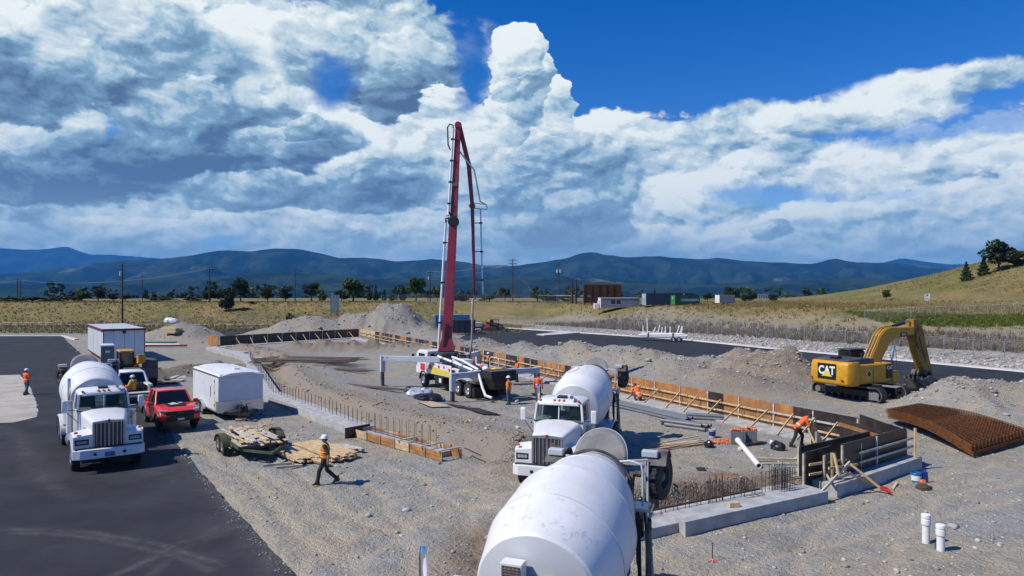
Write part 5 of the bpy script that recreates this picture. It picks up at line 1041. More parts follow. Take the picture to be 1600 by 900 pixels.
    for o in T.children:                                            # the arm is folded low: flatten everything above the slew ring
        if o.name.split('.')[0] in ('boom', 'stick', 'stick_cylinder', 'bucket_cylinder', 'cylinder_rod', 'boom_cylinder', 'stick_hoses', 'bucket_link'):
            o.scale = (1, 1, .84); o.location.z += 1.0*.16
    return T
exc = excavator()

# ------------------------------------------------------------------ pump truck
def pump_truck():
    T = thing('concrete_pump_truck', 'concrete pump truck with its maroon boom raised and outriggers down', 'pump truck', (-.59, 44.19, 0), R(122.7))
    W, BK, RG, GR = M['white'], M['black'], M['rig'], M['grime']
    f = MB()
    for s in (-1, 1): f.bx(.6, 10.6, s*.42-.06, s*.42+.06, .75, 1.05)
    for x, w in ((2.6, 1.8), (4.0, 1.8), (9.4, 1.9)): f.tube([(x, -w/2, .53), (x, w/2, .53)], .09, 10)
    f.build('chassis', BK, T)
    for s in (-1, 1):
        wheel(T, 9.4, s*1.06, .53, .53, .33, .29, s)
        for x in (2.6, 4.0): wheel(T, x, s*1.08, .52, .52, .27, .29, s, True); wheel(T, x, s*.77, .52, .52, .27, .29, s, True)
        fd = MB(); fd.loft([[(3.1+1.35*math.cos(a), s*.62, .62+.66*math.sin(a)), (3.1+1.35*math.cos(a), s*1.25, .62+.66*math.sin(a)), (3.1+1.30*math.cos(a), s*1.25, .58+.64*math.sin(a)), (3.1+1.30*math.cos(a), s*.62, .58+.64*math.sin(a))] for a in [math.pi*i/12 for i in range(9)]]); fd.build('rear_fender', M['rig'], T, smooth=40)
        MB().bx(1.55, 1.85, s*.66, s*1.24, .18, .80).build('mudflap', BK, T)
        ck = MB(); ck.loft([[(9.4+.66*math.cos(a), s*.6, .56+.66*math.sin(a)), (9.4+.66*math.cos(a), s*1.26, .56+.66*math.sin(a)), (9.4+.60*math.cos(a), s*1.26, .56+.60*math.sin(a)), (9.4+.60*math.cos(a), s*.6, .56+.60*math.sin(a))] for a in [math.pi*i/12 for i in range(13)]]); ck.build('front_fender', BK, T, smooth=40)
    # cab-over cab
    cb = MB(); cb.loft([[(x, -1.2, .95), (x, 1.2, .95), (x, 1.2, 1.95), (x, 1.12, z), (x, -1.12, z), (x, -1.2, 1.95)] for x, z in ((8.9, 2.72), (10.3, 2.75), (10.75, 2.55))]); cab = cb.build('cab', W, T, bevel=.06, smooth=40)
    MB().bx(8.885, 8.90, -.85, .85, 2.0, 2.5).build('rear_window', M['glass'], cab)
    for s in (-1, 1): MB().bx(9.25, 10.2, s*1.18, s*1.215, 1.98, 2.5).build('side_window', M['glass'], cab); MB().box((10.7, s*1.45, 2.15), (.12, .2, .5)).build('mirror', BK, cab, bevel=.03)
    MB().add([(10.77, -1.0, 1.75), (10.77, 1.0, 1.75), (10.68, .95, 2.48), (10.68, -.95, 2.48)], [(0, 1, 2, 3)]).build('windscreen', M['glass'], cab)
    for s in (-1, 1): MB().bx(9.1, 9.9, s*1.203, s*1.215, 1.25, 1.75).build('door_decal', M['reddec'], cab)
    # deck, side panels with painted panels
    d = MB(); d.bx(1.2, 8.7, -1.15, 1.15, 1.05, 1.18); d.build('deck', GR, T)
    for s in (-1, 1):
        sp_ = MB(); sp_.bx(4.9, 8.75, s*1.16, s*1.20, 1.12, 1.95); spo = sp_.build('side_panel', W, T, bevel=.01)
        for i in range(5): MB().prism([(5.05+i*.62, 1.16), (5.62+i*.62, 1.16), (5.62+i*.62, 1.50+.07*i*.6), (5.05+i*.62, 1.46+.07*i*.6)], s*1.203, s*1.209).build('yellow_panel_paint', M['decal'], spo)
        for x, z, r_ in ((5.2, 1.62, .15), (6.0, 1.75, .12), (6.8, 1.72, .16), (7.6, 1.82, .11), (8.25, 1.6, .24)): MB().prism([(x+r_*math.cos(a)*(1+.25*math.sin(3*a)), z+r_*.8*math.sin(a)) for a in [2*math.pi*i/10 for i in range(10)]], s*1.203, s*1.211).build('red_panel_paint', M['reddec'], spo)
        bx2 = MB(); bx2.bx(6.3, 7.6, s*.62, s*1.15, .45, 1.02); bx2.build('tool_box', BK, T, bevel=.03); MB().bx(6.5, 6.85, s*1.16, s*1.17, .6, .9).build('notice', M['signw'], T)
    # turret and water box
    MB().bx(7.1, 8.75, -.9, .9, 1.18, 2.0).build('turret_base', RG, T, bevel=.04)
    MB().lathe([(0, 0), (0, .78), (.14, .92), (.30, .92), (.34, .8), (.34, 0)], (8.0, 0, 2.35), (0, 0, 1), 28).build('slewing_ring', M['dgrey'], T, smooth=35)
    MB().lathe([(0, .5), (.5, .5)], (8.0, 0, 1.95), (0, 0, 1), 20).build('turret_neck', RG, T, smooth=40)
    wb = MB(); wb.bx(5.6, 6.9, -.95, .1, 1.95, 2.25); wb.bx(4.4, 5.5, -.9, .9, 1.2, 1.75); wb.build('water_box', W, T, bevel=.05)
    vb = MB(); vb.bx(5.6, 6.8, .2, .7, 1.95, 2.05); vb.bx(6.9, 7.3, -1.1, -.6, 2.0, 2.5); vb.build('control_block', M['dgrey'], T, bevel=.02)
    hd = MB(); hd.tube([(2.3, -1.1, 1.2), (2.3, -1.1, 2.5), (2.6, -1.1, 2.6), (3.3, -1.1, 2.6), (3.5, -1.1, 2.5), (3.5, -1.1, 1.2)], .03, 8); hd.build('handrail', M['signw'], T)
    ml = MB(); ml.ell((3.6, .1, 1.75), (.7, .5, .35)); ml.ell((2.6, -.5, 1.6), (.6, .4, .3)); ml.bx(1.6, 4.4, -.85, .85, 1.18, 1.42); ml.build('pump_cell', GR, T, smooth=40)
    for i, (x, y, cc) in enumerate(((2.2, -.7, 'decal'), (2.8, -.85, 'reddec'), (3.4, -.7, 'signw'), (4.1, -.8, 'reddec'))): MB().ell((x, y, 1.78), (.32, .24, .2), 10, 6).build('rag_bundle', M[cc], T, smooth=60)
    # hopper and delivery pipes
    hp = MB(); hp.loft([[(x*1.0, y, z) for x, y in ((.0, -.85), (.0, .85), (1.15, .85), (1.15, -.85))] for z in (1.55,)]+[[(-.1, -.95, 2.0), (-.1, .95, 2.0), (1.25, .95, 2.0), (1.25, -.95, 2.0)]], caps=False); hp.loft([[(.35, -.4, .75), (.35, .4, .75), (.95, .4, .75), (.95, -.4, .75)], [(0, -.85, 1.55), (0, .85, 1.55), (1.15, .85, 1.55), (1.15, -.85, 1.55)]]); hp.build('hopper', mat('hopper_black', (.03, .03, .03), .6, var=.3, scale=3, dirt=.35, dirtcol=(.2, .19, .17)), T, bevel=.02)
    MB().bx(-.14, -.10, -.95, .95, 1.35, 2.02).build('hopper_rubber', M['rubber'], T); MB().bx(.1, 1.1, -.8, .8, 1.86, 1.92).build('hopper_concrete', M['conc'], T)
    gr = MB()
    for i in range(9): gr.bx(0, 1.2, -.8+.2*i-.012, -.8+.2*i+.012, 1.97, 2.0)
    gr.build('hopper_grate', GR, T)
    pp = MB(); pp.tube([(7.8, .75, 2.42), (7.3, .95, 2.40), (4.4, 1.0, 2.15), (1.7, 1.0, 1.85), (1.35, 1.02, 1.70), (.75, 1.08, .9), (.35, 1.1, .45), (-.1, .9, .35)], .09, 12); pp.build('delivery_pipe', M['signw'], T, smooth=50)
    p2 = MB(); p2.tube([(7.4, -.1, 2.35), (4.6, .45, 2.30), (2.2, .55, 1.9)], .085, 12); p2.tube([(6.6, .6, 2.1), (3.3, .75, 1.75)], .06, 10); p2.build('hydraulic_pipe', M['signw'], T, smooth=50)
    for x in (2.0, 3.5, 5.0, 6.5): MB().lathe([(-.05, .12), (.05, .12)], (x, 1.0, 1.875+.055*(x-1.7)*1.75), (1, 0, .09), 12).build('pipe_clamp', M['grime'], T)
    pt = MB(); 
    for i in range(10): pt.tube([(3.0+i*.35, .35+.05*i % .2, 1.5), (3.2+i*.35, .2, 1.9), (3.5+i*.35, .4, 1.5)], .025, 5)
    pt.build('hydraulic_hoses', BK, T)
    # outriggers
    def rig(a, b, zb, leg_z, name='outrigger', w=.30, h=.36):
        o = sub(name, T); a, b = Vector((*a, zb)), Vector((*b, zb)); d = (b-a).normalized()
        MB().bar(a, b, w, h).build('beam', RG, o, bevel=.02); MB().bar(a.lerp(b, .0), a.lerp(b, .45), w+.05, h+.06).build('beam_sleeve', RG, o, bevel=.02)
        for t_ in (.9, .97): 
            p = a.lerp(b, t_); MB().box(p+Vector((0, 0, .05)), (.07, w+.02, .07), Matrix.Rotation(math.atan2(d.y, d.x), 3, 'Z')).build('pin', BK, o)
        MB().bar((b.x, b.y, zb+h/2+.02), (b.x, b.y, leg_z), .34, .30).build('leg_tube', RG, o, bevel=.02)
        MB().bar((b.x, b.y, leg_z), (b.x, b.y, .10), .22, .20).build('leg_ram', M['grime'], o); MB().box((b.x, b.y, .07), (.6, .6, .10)).build('foot_pad', M['grime'], o)
    rig((7.3, .8), (10.8, 3.9), 2.18, 1.15); rig((7.3, -.8), (10.6, -4.2), 2.18, 1.15); rig((1.6, .6), (1.33, 2.97), 1.72, .75); rig((1.6, -.6), (1.33, -3.6), 1.72, .75)
    # boom: drawn in world axes, then moved under the truck
    B = sub('boom', T); B.rotation_euler = (0, 0, -T.rotation_euler.z); inv = Matrix.Rotation(-T.rotation_euler.z, 4, 'Z'); B.location = inv @ (-Vector(T.location))
    Yb = 50.9; base = Vector((-4.90, Yb, 2.75)); j1 = PY(708.5, 346, Yb); tip = PY(716, 196, Yb+.4); j3 = PY(738, 322, Yb+.9); j4 = PY(741.5, 462, Yb+1.0)
    def beam(name, a, b, w0, w1, t0, t1, m, off=(0, 0, 0)):
        d = (b-a).normalized(); sx = Vector((1, 0, 0)); sx = (sx-d*sx.dot(d)).normalized(); sy = d.cross(sx); o_ = Vector(off)
        r = MB(); r.loft([[p+o_+sx*i*w/2+sy*j*t/2 for i, j in ((-1, -1), (1, -1), (1, 1), (-1, 1))] for p, w, t in ((a, w0, t0), (a.lerp(b, .5), (w0+w1)/2, (t0+t1)/2), (b, w1, t1))]); return r.build(name, m, B, bevel=.03)
    BM = M['boom']; foot = base+Vector((.05, 0, .75))
    MB().loft([[base+Vector((x, y, 0)) for x, y in ((-.6, -.45), (.6, -.45), (.6, .45), (-.6, .45))], [base+Vector((x, y, .9)) for x, y in ((-.34, -.4), (.42, -.4), (.42, .4), (-.34, .4))]]).build('boom_foot', BM, B, bevel=.03)
    MB().bar(base+Vector((-.1, -.3, .3)), base+Vector((.1, -.3, 2.0)), .3, .2).build('boom_ram', BK, B)
    beam('boom_section', foot, j1+Vector((0, 0, .1)), .72, .58, .55, .5, BM); s2 = beam('boom_section', j1-Vector((0, 0, .2)), tip, .54, .38, .45, .4, BM)
    beam('boom_section', tip+Vector((.1, .35, -.1)), tip.lerp(j3, .55)+Vector((.22, .2, .3)), .34, .34, .34, .34, BM); beam('boom_section', tip.lerp(j3, .52)+Vector((.21, .2, .45)), j3, .34, .28, .32, .28, BM); beam('boom_section', j3, j4, .28, .18, .26, .18, BM)
    for p, r_ in ((j1, .42), (tip, .27), (j3, .24)): MB().lathe([(-.35, 0), (-.35, r_*.75), (-.2, r_), (.2, r_), (.35, r_*.75), (.35, 0)], p, (0, 1, 0), 16).build('boom_joint', M['black'] if r_ > .3 else BM, B, smooth=35)
    br = MB(); pip = MB(); ft = foot
    def side_pipe(a, b, off, n, r_=.085):
        a2, b2 = a+Vector(off), b+Vector(off); pip.tube([a2, b2], r_, 10)
        for i in range(n):
            p = a2.lerp(b2, (i+.5)/n); q = a.lerp(b, (i+.5)/n); br.bar(p, q, .05, .07); br.lathe([(-.06, .13), (.06, .13)], p, (b2-a2), 10)
    side_pipe(PY(697, 535, Yb-.2), PY(708, 348, Yb-.2), (-.55, 0, 0), 3); pl0 = PY(697, 535, Yb-.2)+Vector((-.55, 0, 0)); pl1 = PY(708, 348, Yb-.2)+Vector((-.55, 0, 0))
    pip.tube([pl0, pl0+Vector((0, 0, -.5)), base+Vector((-.35, -.2, .2)), base+Vector((-.1, -.1, -.3))], .085, 10); br.tube([pl1, pl1+Vector((.02, 0, .32)), pl1+Vector((.45, 0, .42)), j1+Vector((-.33, -.25, .7))], .075, 10)
    side_pipe(j1+Vector((0, -.25, .5)), tip+Vector((0, -.25, -.3)), (-.36, 0, 0), 4); tp = tip+Vector((-.36, -.25, -.3)); br.tube([tp, tp+Vector((0, 0, .25)), tp+Vector((-.25, 0, .35)), tp+Vector((-.42, 0, .1)), tp+Vector((-.38, 0, -1.2)), tp+Vector((-.2, 0, -1.6))], .055, 8)
    q0 = tip.lerp(j3, .33)+Vector((.1, .1, 0)); q1 = tip.lerp(j3, .55)+Vector((.62, 0, 0)); pip.tube([q0+Vector((-.6, -.2, .35)), q1, j3+Vector((.55, 0, .6)), j3+Vector((.6, 0, .35)), j3+Vector((1.05, 0, .1)), j3+Vector((1.15, 0, -.2))], .06, 8)
    side_pipe(j3+Vector((0, 0, -.2)), j4+Vector((0, 0, .1)), (.62, 0, 0), 3, .06)
    for a_, b_ in ((j3+Vector((0, 0, .25)), j3+Vector((1.1, 0, .1))), (j3+Vector((0, 0, -.15)), j3+Vector((1.1, 0, -.25))), (pl1+Vector((0, 0, .1)), j1+Vector((-.2, 0, .1))), (pl1+Vector((0, 0, .5)), j1+Vector((-.2, 0, .45)))): br.bar(a_, b_, .05, .05)
    pip.build('boom_pipe', M['signw'], B, smooth=50); br.build('pipe_bracket', BK, B, smooth=40)
    hs = MB(); e0 = j4+Vector((.5, 0, -.05)); hs.tube([j4+Vector((.62, 0, .2)), e0, j4+Vector((.1, 0, -.1)), j4+Vector((-.15, 0, -.35)), j4+Vector((-.18, .1, -2.2)), j4+Vector((-.22, .2, -3.4)), j4+Vector((-.45, .6, -5.2)), Vector((-3.4, 56, .9)), Vector((-3.8, 60.5, .6))], [.07, .08, .09, .09, .085, .08, .08, .08, .08], 10); hs.build('end_hose', mat('end_hose_rubber', (.30, .28, .26), .7, var=.25, scale=1.2, tint=(.4, .38, .35)), B, smooth=50)
    wl = MB()
    for t_ in (.12, .3, .5, .7, .88): p = ft.lerp(j1, t_); wl.box(p+Vector((.34-.1*t_, -.1, 0)), (.1, .5, .12))
    wl.build('boom_lugs', BK, B); MB().box(j1.lerp(tip, .38)+Vector((0, -.24, 0)), (.36, .05, .28)).build('warning_plate', M['brass'], B)
    return T
pump = pump_truck()

# ------------------------------------------------------------------ people
def capsules(mb, pts, rs, n=10): 
    mb.tube(pts, rs, n)
    for p, r_ in ((pts[0], rs[0]), (pts[-1], rs[-1])): mb.ell(p, (r_, r_, r_), n, 6)
POSES = dict(
 stand=dict(),
 walk=dict(kneeL=(.20, .10, .50), ankL=(.26, .10, .09), kneeR=(-.05, -.10, .50), ankR=(-.42, -.10, .17), elbL=(-.16, .27, 1.16), hanL=(-.12, .25, .88), elbR=(.10, -.26, 1.14), hanR=(.25, -.22, .95)),
 stroll=dict(kneeL=(.10, .10, .50), ankL=(.12, .10, .09), kneeR=(-.02, -.10, .50), ankR=(-.22, -.10, .12), elbL=(.02, .28, 1.16), hanL=(.20, .16, 1.12), elbR=(.02, -.28, 1.16), hanR=(.22, -.14, 1.12)),
 work=dict(elbL=(.10, .27, 1.15), hanL=(.36, .18, 1.10), elbR=(.10, -.27, 1.15), hanR=(.36, -.16, 1.05), head=(.06, 0, 1.63)),
 bend=dict(hip=(-.10, 0, .90), chest=(.22, 0, 1.25), head=(.42, 0, 1.47), kneeL=(.16, .16, .50), ankL=(.12, .20, .09), kneeR=(-.18, -.13, .50), ankR=(-.38, -.16, .10), elbL=(.42, .24, 1.02), hanL=(.55, .12, .80), elbR=(.40, -.24, .98), hanR=(.50, -.10, .72)),
 crouch=dict(hip=(-.18, 0, .40), chest=(.16, 0, .80), head=(.36, 0, 1.02), kneeL=(.30, .16, .52), ankL=(.02, .14, .09), kneeR=(.25, -.18, .46), ankR=(-.05, -.16, .10), elbL=(.38, .25, .56), hanL=(.56, .14, .38), elbR=(.36, -.25, .54), hanR=(.54, -.12, .35)))
def person(label, loc, rz, pose='stand', top='hivis', vest=True, trousers='navy', hat=True, sleeve='shirt', group='workers on the site', scale=1.0):
    J = dict(hip=(0, 0, .96), chest=(.0, 0, 1.36), head=(.02, 0, 1.66), kneeL=(.03, .10, .52), ankL=(0, .11, .09), kneeR=(.03, -.10, .52), ankR=(0, -.11, .09), elbL=(-.02, .27, 1.14), hanL=(.06, .27, .88), elbR=(-.02, -.27, 1.14), hanR=(.06, -.27, .88))
    J.update(POSES[pose]); J = {k_: Vector(v_) for k_, v_ in J.items()}
    T = thing('person', label, 'person', loc, rz, group); T.scale = (scale,)*3
    up = (J['chest']-J['hip']).normalized(); fw = Vector((1, 0, 0)); fw = (fw-up*fw.dot(up)).normalized(); lf = Vector((0, 1, 0))
    sh = {s: J['chest']+up*.08+lf*(.19*q) for s, q in (('L', 1), ('R', -1))}; hp = {s: J['hip']+lf*(.095*q)-up*.02 for s, q in (('L', 1), ('R', -1))}
    neck = J['chest']+up*.15
    def torso(mb, g):
        rings = []
        for t_, a, b in ((-.10, .13, .165), (.0, .13, .175), (.14, .115, .155), (.30, .125, .175), (.42, .12, .195), (.50, .09, .15), (.545, .055, .07)):
            c = J['hip']+up*t_*((J['chest']-J['hip']).length/.40); rings.append([c+fw*(a+g)*math.cos(q)+lf*(b+g)*math.sin(q) for q in [2*math.pi*i/14 for i in range(14)]])
        mb.loft(rings)
    def remesh(o, vox):
        m_ = o.modifiers.new('remesh', 'REMESH'); m_.mode = 'VOXEL'; m_.voxel_size = vox; m_.use_smooth_shade = True
        q = o.modifiers.new('smooth', 'SMOOTH'); q.factor = .5; q.iterations = 3
    b = MB(); torso(b, 0)
    hd_f = (J['head']-neck).normalized(); capsules(b, [neck-up*.05, neck+(J['head']-neck)*.55], [.06, .055])
    b.ell(J['head'], (.098, .078, .118), 14, 10); b.ell(J['head']+fw*.095+up*-.01, (.022, .014, .024), 8, 6); b.ell(J['head']+fw*.04-up*.07, (.055, .05, .05), 10, 6)
    for q in (1, -1): b.ell(J['head']+lf*.08*q-up*.005, (.022, .012, .032), 8, 6)
    for s in 'LR':
        q = 1 if s == 'L' else -1; e, h = J['elb'+s], J['han'+s]; d = (h-e).normalized()
        capsules(b, [sh[s], e], [.058, .044]); capsules(b, [e, h], [.044, .030])
        pd = d; sd_ = lf-pd*lf.dot(pd); sd_ = sd_.normalized() if sd_.length > .1 else fw; pn = pd.cross(sd_); b.box(h+pd*.045, (.09, .03, .085), Matrix((pd, pn, sd_)).transposed())
        for k in range(4):
            r0 = h+pd*.085+sd_*(.033-.022*k); ln = (.036, .042, .039, .03)[k]; b.tube([r0-pd*.01, r0+pd*ln, r0+pd*(ln*1.4)-pn*q*.022, r0+pd*(ln*1.2)-pn*q*.045], [.0105, .010, .009, .008], 6)
        tb = h+pd*.03+sd_*.042; b.tube([tb-sd_*.015, tb+pd*.025+sd_*.022, tb+pd*.055+sd_*.016-pn*q*.012], [.012, .011, .009], 6)
        capsules(b, [hp[s], J['knee'+s]], [.085, .058]); capsules(b, [J['knee'+s], J['ank'+s]], [.058, .042])
        b.ell(J['ank'+s]+Vector((.06, 0, -.045)), (.12, .042, .04), 10, 6)
    bo = b.build('body', M['skin'], T); remesh(bo, .010)
    ey = MB()
    for q in (1, -1): ey.ell(J['head']+fw*.090+lf*.03*q+up*.018, (.010, .012, .007), 8, 6)
    ey.build('eyes', M['hair'], T)
    t = MB()                                                          # trousers
    for s in 'LR':
        capsules(t, [hp[s], J['knee'+s]], [.105, .080]); k_, a_ = J['knee'+s], J['ank'+s]; capsules(t, [k_, k_.lerp(a_, .96)], [.080, .068])
    rings = [];
    for t__, a, b_ in ((-.14, .12, .16), (-.04, .145, .185), (.06, .14, .185), (.12, .13, .175)): c = J['hip']+up*t__; rings.append([c+fw*a*math.cos(q)+lf*b_*math.sin(q) for q in [2*math.pi*i/14 for i in range(14)]])
    t.loft(rings); to = t.build('trousers', M[trousers], T); remesh(to, .013)
    for s in 'LR':
        bt = MB(); a_ = J['ank'+s]; toe = -.09 if a_.z > .11 else 0; bt.loft([[a_+Vector((x, y*w, z+toe*x*4)) for x, y, z in ()] or [a_+Vector((x+.0, y, z+(toe*(x+.06)*3.5)))for x, y, z in ring] for ring in ([(-.09, -.045, -.09), (.19, -.05, -.09), (.19, .05, -.09), (-.09, .045, -.09)], [(-.09, -.05, -.03), (.18, -.05, -.05), (.18, .05, -.05), (-.09, .05, -.03)], [(-.07, -.055, .02), (.08, -.055, .02), (.08, .055, .02), (-.07, .055, .02)], [(-.07, -.055, .12), (.06, -.055, .12), (.06, .055, .12), (-.07, .055, .12)])])
        bt.build('boot', M['boot'], T, bevel=.015, smooth=50)
    sm = M[sleeve] if vest else M[top]; st = MB(); torso(st, .018)
    for s in 'LR': capsules(st, [sh[s], sh[s].lerp(J['elb'+s], .92)], [.075, .062]); (capsules(st, [J['elb'+s], J['elb'+s].lerp(J['han'+s], .85)], [.06, .045]) if sleeve == 'long' or not vest and trousers != 'navy' else None)
    so = st.build('shirt', sm, T); remesh(so, .013)
    if vest:
        v_ = MB(); rings = []; ln = (J['chest']-J['hip']).length/.40
        for t__, a, b_ in ((.0, .172, .215), (.14, .16, .20), (.30, .165, .215), (.42, .155, .215), (.50, .115, .14)):
            c = J['hip']+up*t__*ln; rings.append([c+fw*a*math.cos(q)+lf*b_*math.sin(q) for q in [2*math.pi*i/16 for i in range(16)]])
        v_.loft(rings, caps=False); vo = v_.build('vest', M[top], T, smooth=60); so_ = vo.modifiers.new('solid', 'SOLIDIFY'); so_.thickness = .012
        for t__, a, b_ in ((.08, .176, .219), (.25, .172, .220)):
            bnd = MB(); bnd.loft([[J['hip']+up*(t__+dz)*ln+fw*(a*math.cos(q))+lf*(b_*math.sin(q)) for q in [2*math.pi*i/16 for i in range(16)]] for dz in (-.016, .016)], caps=False); bo_ = bnd.build('reflective_band', M['lime'], vo, smooth=60); bo_.modifiers.new('solid', 'SOLIDIFY').thickness = .010
        sb = MB()
        for q in (1, -1): sb.tube([J['hip']+up*.27*ln+lf*.12*q+fw*.165, J['chest']+up*.09+lf*.12*q+fw*.11, J['chest']+up*.155+lf*.12*q, J['chest']+up*.09+lf*.12*q-fw*.11, J['hip']+up*.27*ln+lf*.12*q-fw*.165], .012, 6)
        sb.build('shoulder_band', M['lime'], vo, smooth=60)
    elif top == 'hivis':
        bnd = MB(); ln = (J['chest']-J['hip']).length/.40; bnd.loft([[J['hip']+up*(.12+dz)*ln+fw*(.145*math.cos(q))+lf*(.185*math.sin(q)) for q in [2*math.pi*i/16 for i in range(16)]] for dz in (-.025, .025)], caps=False); bnd.build('reflective_band', M['silver'], T, smooth=60).modifiers.new('solid', 'SOLIDIFY').thickness = .012
    hr = MB(); hr.ell(J['head']-fw*.012+up*.015, (.104, .086, .118), 12, 8); hr.build('hair', M['hair'], T, smooth=60)
    hr.v = []; 
    h_ = MB(); c = J['head']+up*.035; 
    if hat:
        h_.lathe([(0, .150), (.012, .152), (.016, .125), (.07, .122), (.11, .095), (.128, .05), (.132, 0)], c, up, 20); h_.ell(c+fw*.14+up*.004, (.06, .085, .010), 10, 4); h_.tube([c+fw*.12+up*.06, c+up*.14, c-fw*.12+up*.06], .014, 6); h_.build('hard_hat', M['hat'], T, smooth=40)
    else:
        h_.lathe([(0, .108), (.05, .106), (.085, .07), (.10, 0)], c, up, 16); h_.ell(c+fw*.13, (.07, .07, .010), 10, 4); h_.build('cap', M['shirt'], T, smooth=40)
    return T
def at(px, py): x, y = xy(px, py); return (x, y, th(x, y)+.01)
def on_lot(px, py): x, y = xy(px, py, .02); return (x, y, .022)
person('worker in orange vest and white hard hat striding past the lumber', at(508, 757), R(187), 'walk', trousers='navy', hat=True)
person('worker in orange shirt and white hard hat walking on the concrete pad', on_lot(41, 617), R(75), 'stroll', vest=False, trousers='denim', hat=True)
person('worker in white hard hat and orange and lime vest at the white pickup\'s tailgate', on_lot(208, 630), R(165), 'work', trousers='denim', sleeve='lime')
person('worker in orange vest, jeans and white hard hat standing behind the pump hopper', at(795, 632), R(165), 'stand', trousers='denim', sleeve='hivis')
person('bareheaded worker in orange shirt and brown trousers, back to the camera, by the outrigger', at(841, 627), R(80), 'stand', vest=False, trousers='brown', hat=False)
person('bending worker in orange shirt and dark cap using a pole beside the formwork', at(1249, 698), R(-15), 'bend', vest=False, trousers='navy', hat=False)
person('crouching worker in orange among the formwork braces', at(997, 628), R(110), 'crouch', vest=False, trousers='brown', hat=False)
for px, Y_, rz, lab, v_ in ((741, 61.5, 200, 'leftmost of the three white-helmeted workers behind the pump truck', True), (750, 62.5, 170, 'middle of the three white-helmeted workers behind the pump truck', True), (764, 61.0, 190, 'rightmost of the three white-helmeted workers behind the pump truck', True)):
    x = (px-800)/FPX*Y_; person(lab, (x, Y_, th(x, Y_)), R(rz), 'work', vest=v_, sleeve='redp')
x = (733-800)/FPX*60.8; person('worker in orange guiding the end hose of the boom', (x, 60.8, th(x, 60.8)), R(-60), 'work', vest=False, trousers='brown', hat=False)
x = (808-800)/FPX*54.0; person('worker in dark cap and orange shirt beyond the pump hopper', (x, 54, th(x, 54)), R(200), 'work', vest=False, trousers='navy', hat=False)
# ------------------------------------------------------------------ footings and formwork
def line_pts(a, b, step):
    a, b = Vector(a), Vector(b); n = max(1, int(round((b-a).length/step))); return [a.lerp(b, (i+.5)/n) for i in range(n)], (b-a).normalized(), (b-a).length/n
def part_at(name, me, parent, loc, rz=0, rot=None, scale=None):
    o = bpy.data.objects.new(name, me); COL.objects.link(o); o.parent = parent; o.location = loc; o.rotation_euler = rot or (0, 0, rz)
    if scale: o.scale = scale
    return o
REB = MB().tube([(0, 0, 0), (0, 0, 1)], .011, 6).mesh('rebar', M['rebar'])
def slab(name, pts, w, z0, z1, m, parent):
    mb = MB(); R_ = []
    for i, p in enumerate(pts):
        a = Vector(pts[max(i-1, 0)]); b = Vector(pts[min(i+1, len(pts)-1)]); d = (b-a).normalized(); n = Vector((-d.y, d.x)); p = Vector(p)
        R_.append([(p.x+n.x*s*w/2, p.y+n.y*s*w/2, z) for s, z in ((-1, z0), (1, z0), (1, z1), (-1, z1))])
    mb.loft(R_); return mb.build(name, m, parent, bevel=.012)
# long left footing
F = thing('strip_footing', 'long concrete footing with a row of upright rebar, ending in a plank form', 'footing', (0, 0, 0))
slab('footing_concrete', [(-7.3, 33.7), (-16.26, 45.8), (-28, 72.5), (-37.3, 84.6)], 1.2, -.35, .42, M['conc'], F)
slab('fresh_concrete', [(-2.95, 29.2), (-7.25, 33.65)], .82, -.3, .24, M['conc'], F)
lst = [(-3.4, 29.7), (-7.4, 33.85), (-16.26, 45.8), (-27.5, 71)]
for i in range(3):
    pts, d, st = line_pts(lst[i], lst[i+1], .27 if i < 2 else .45); n = Vector((-d.y, d.x))
    for k, p in enumerate(pts):
        s_ = 1 if k % 2 else -1; q = p+n*(-.18+.05*s_)+n*r2.uniform(-.02, .02); part_at('rebar', REB, F, (q.x, q.y, .2), rot=(r2.uniform(-.03, .03), r2.uniform(-.03, .03), 0), scale=(1, 1, .95+r2.uniform(-.06, .05)))
for o_ in (-.2, .1, .25): MB().tube([(p[0]+.5*o_, p[1]+.5*o_, .38) for p in lst[:3]], .012, 5).build('rebar', M['rebar'], F)
dd = Vector((-7.35, 33.7))-Vector((-2.55, 28.75)); ul = dd.normalized(); nl = Vector((-ul.y, ul.x))            # ul towards far end
for s_ in (-1, 1):
    for k in range(6):
        a = Vector((-2.55, 28.75))+ul*(dd.length*k/6)+nl*s_*.49; b = Vector((-2.55, 28.75))+ul*(dd.length*(k+1)/6-.015)+nl*s_*.49
        for zz in (.02, .21): MB().bar((a.x, a.y, zz+.09), (b.x, b.y, zz+.09), .035, .175).build('form_board', M['ply'] if (k+s_) % 3 else M['lum'], F)
        pst = a+nl*s_*.05; MB().bar((pst.x, pst.y, -.05), (pst.x, pst.y, .48), .045, .045).build('form_stake', M['lum2'], F)
for t_ in (.02, .2, .45): a = Vector((-2.55, 28.75))+ul*dd.length*t_; MB().bar((*(a+nl*.62), .44), (*(a-nl*.62), .44), .09, .04).build('form_spreader', M['lum2'], F)
MB().bar((*(Vector((-7.5, 33.4))+nl*.75), .24), (*(Vector((-7.15, 33.95))-nl*.1), .24), .04, .58).build('end_panel', M['plyd'], F)
for px, py in ((419, 622), (473, 645), (500, 652)): q = P(px, py); MB().bx(q.x-.06, q.x+.06, q.y-.03, q.y+.03, -.1, .40 if px < 430 else .22).build('form_stake', M['plyd'], F)
a = P(642, 707); b = P(668, 692, .4); MB().bar((a.x, a.y, .05), (b.x, b.y, .42), .07, .04).build('brace', M['lum2'], F)
tag(MB().bar(tuple(P(726, 700, .1)), tuple(P(752, 712, .05)), .05, .03).build('loose_bar', M['rebar']), 'dark bar lying past the open end of the plank form', 'bar')
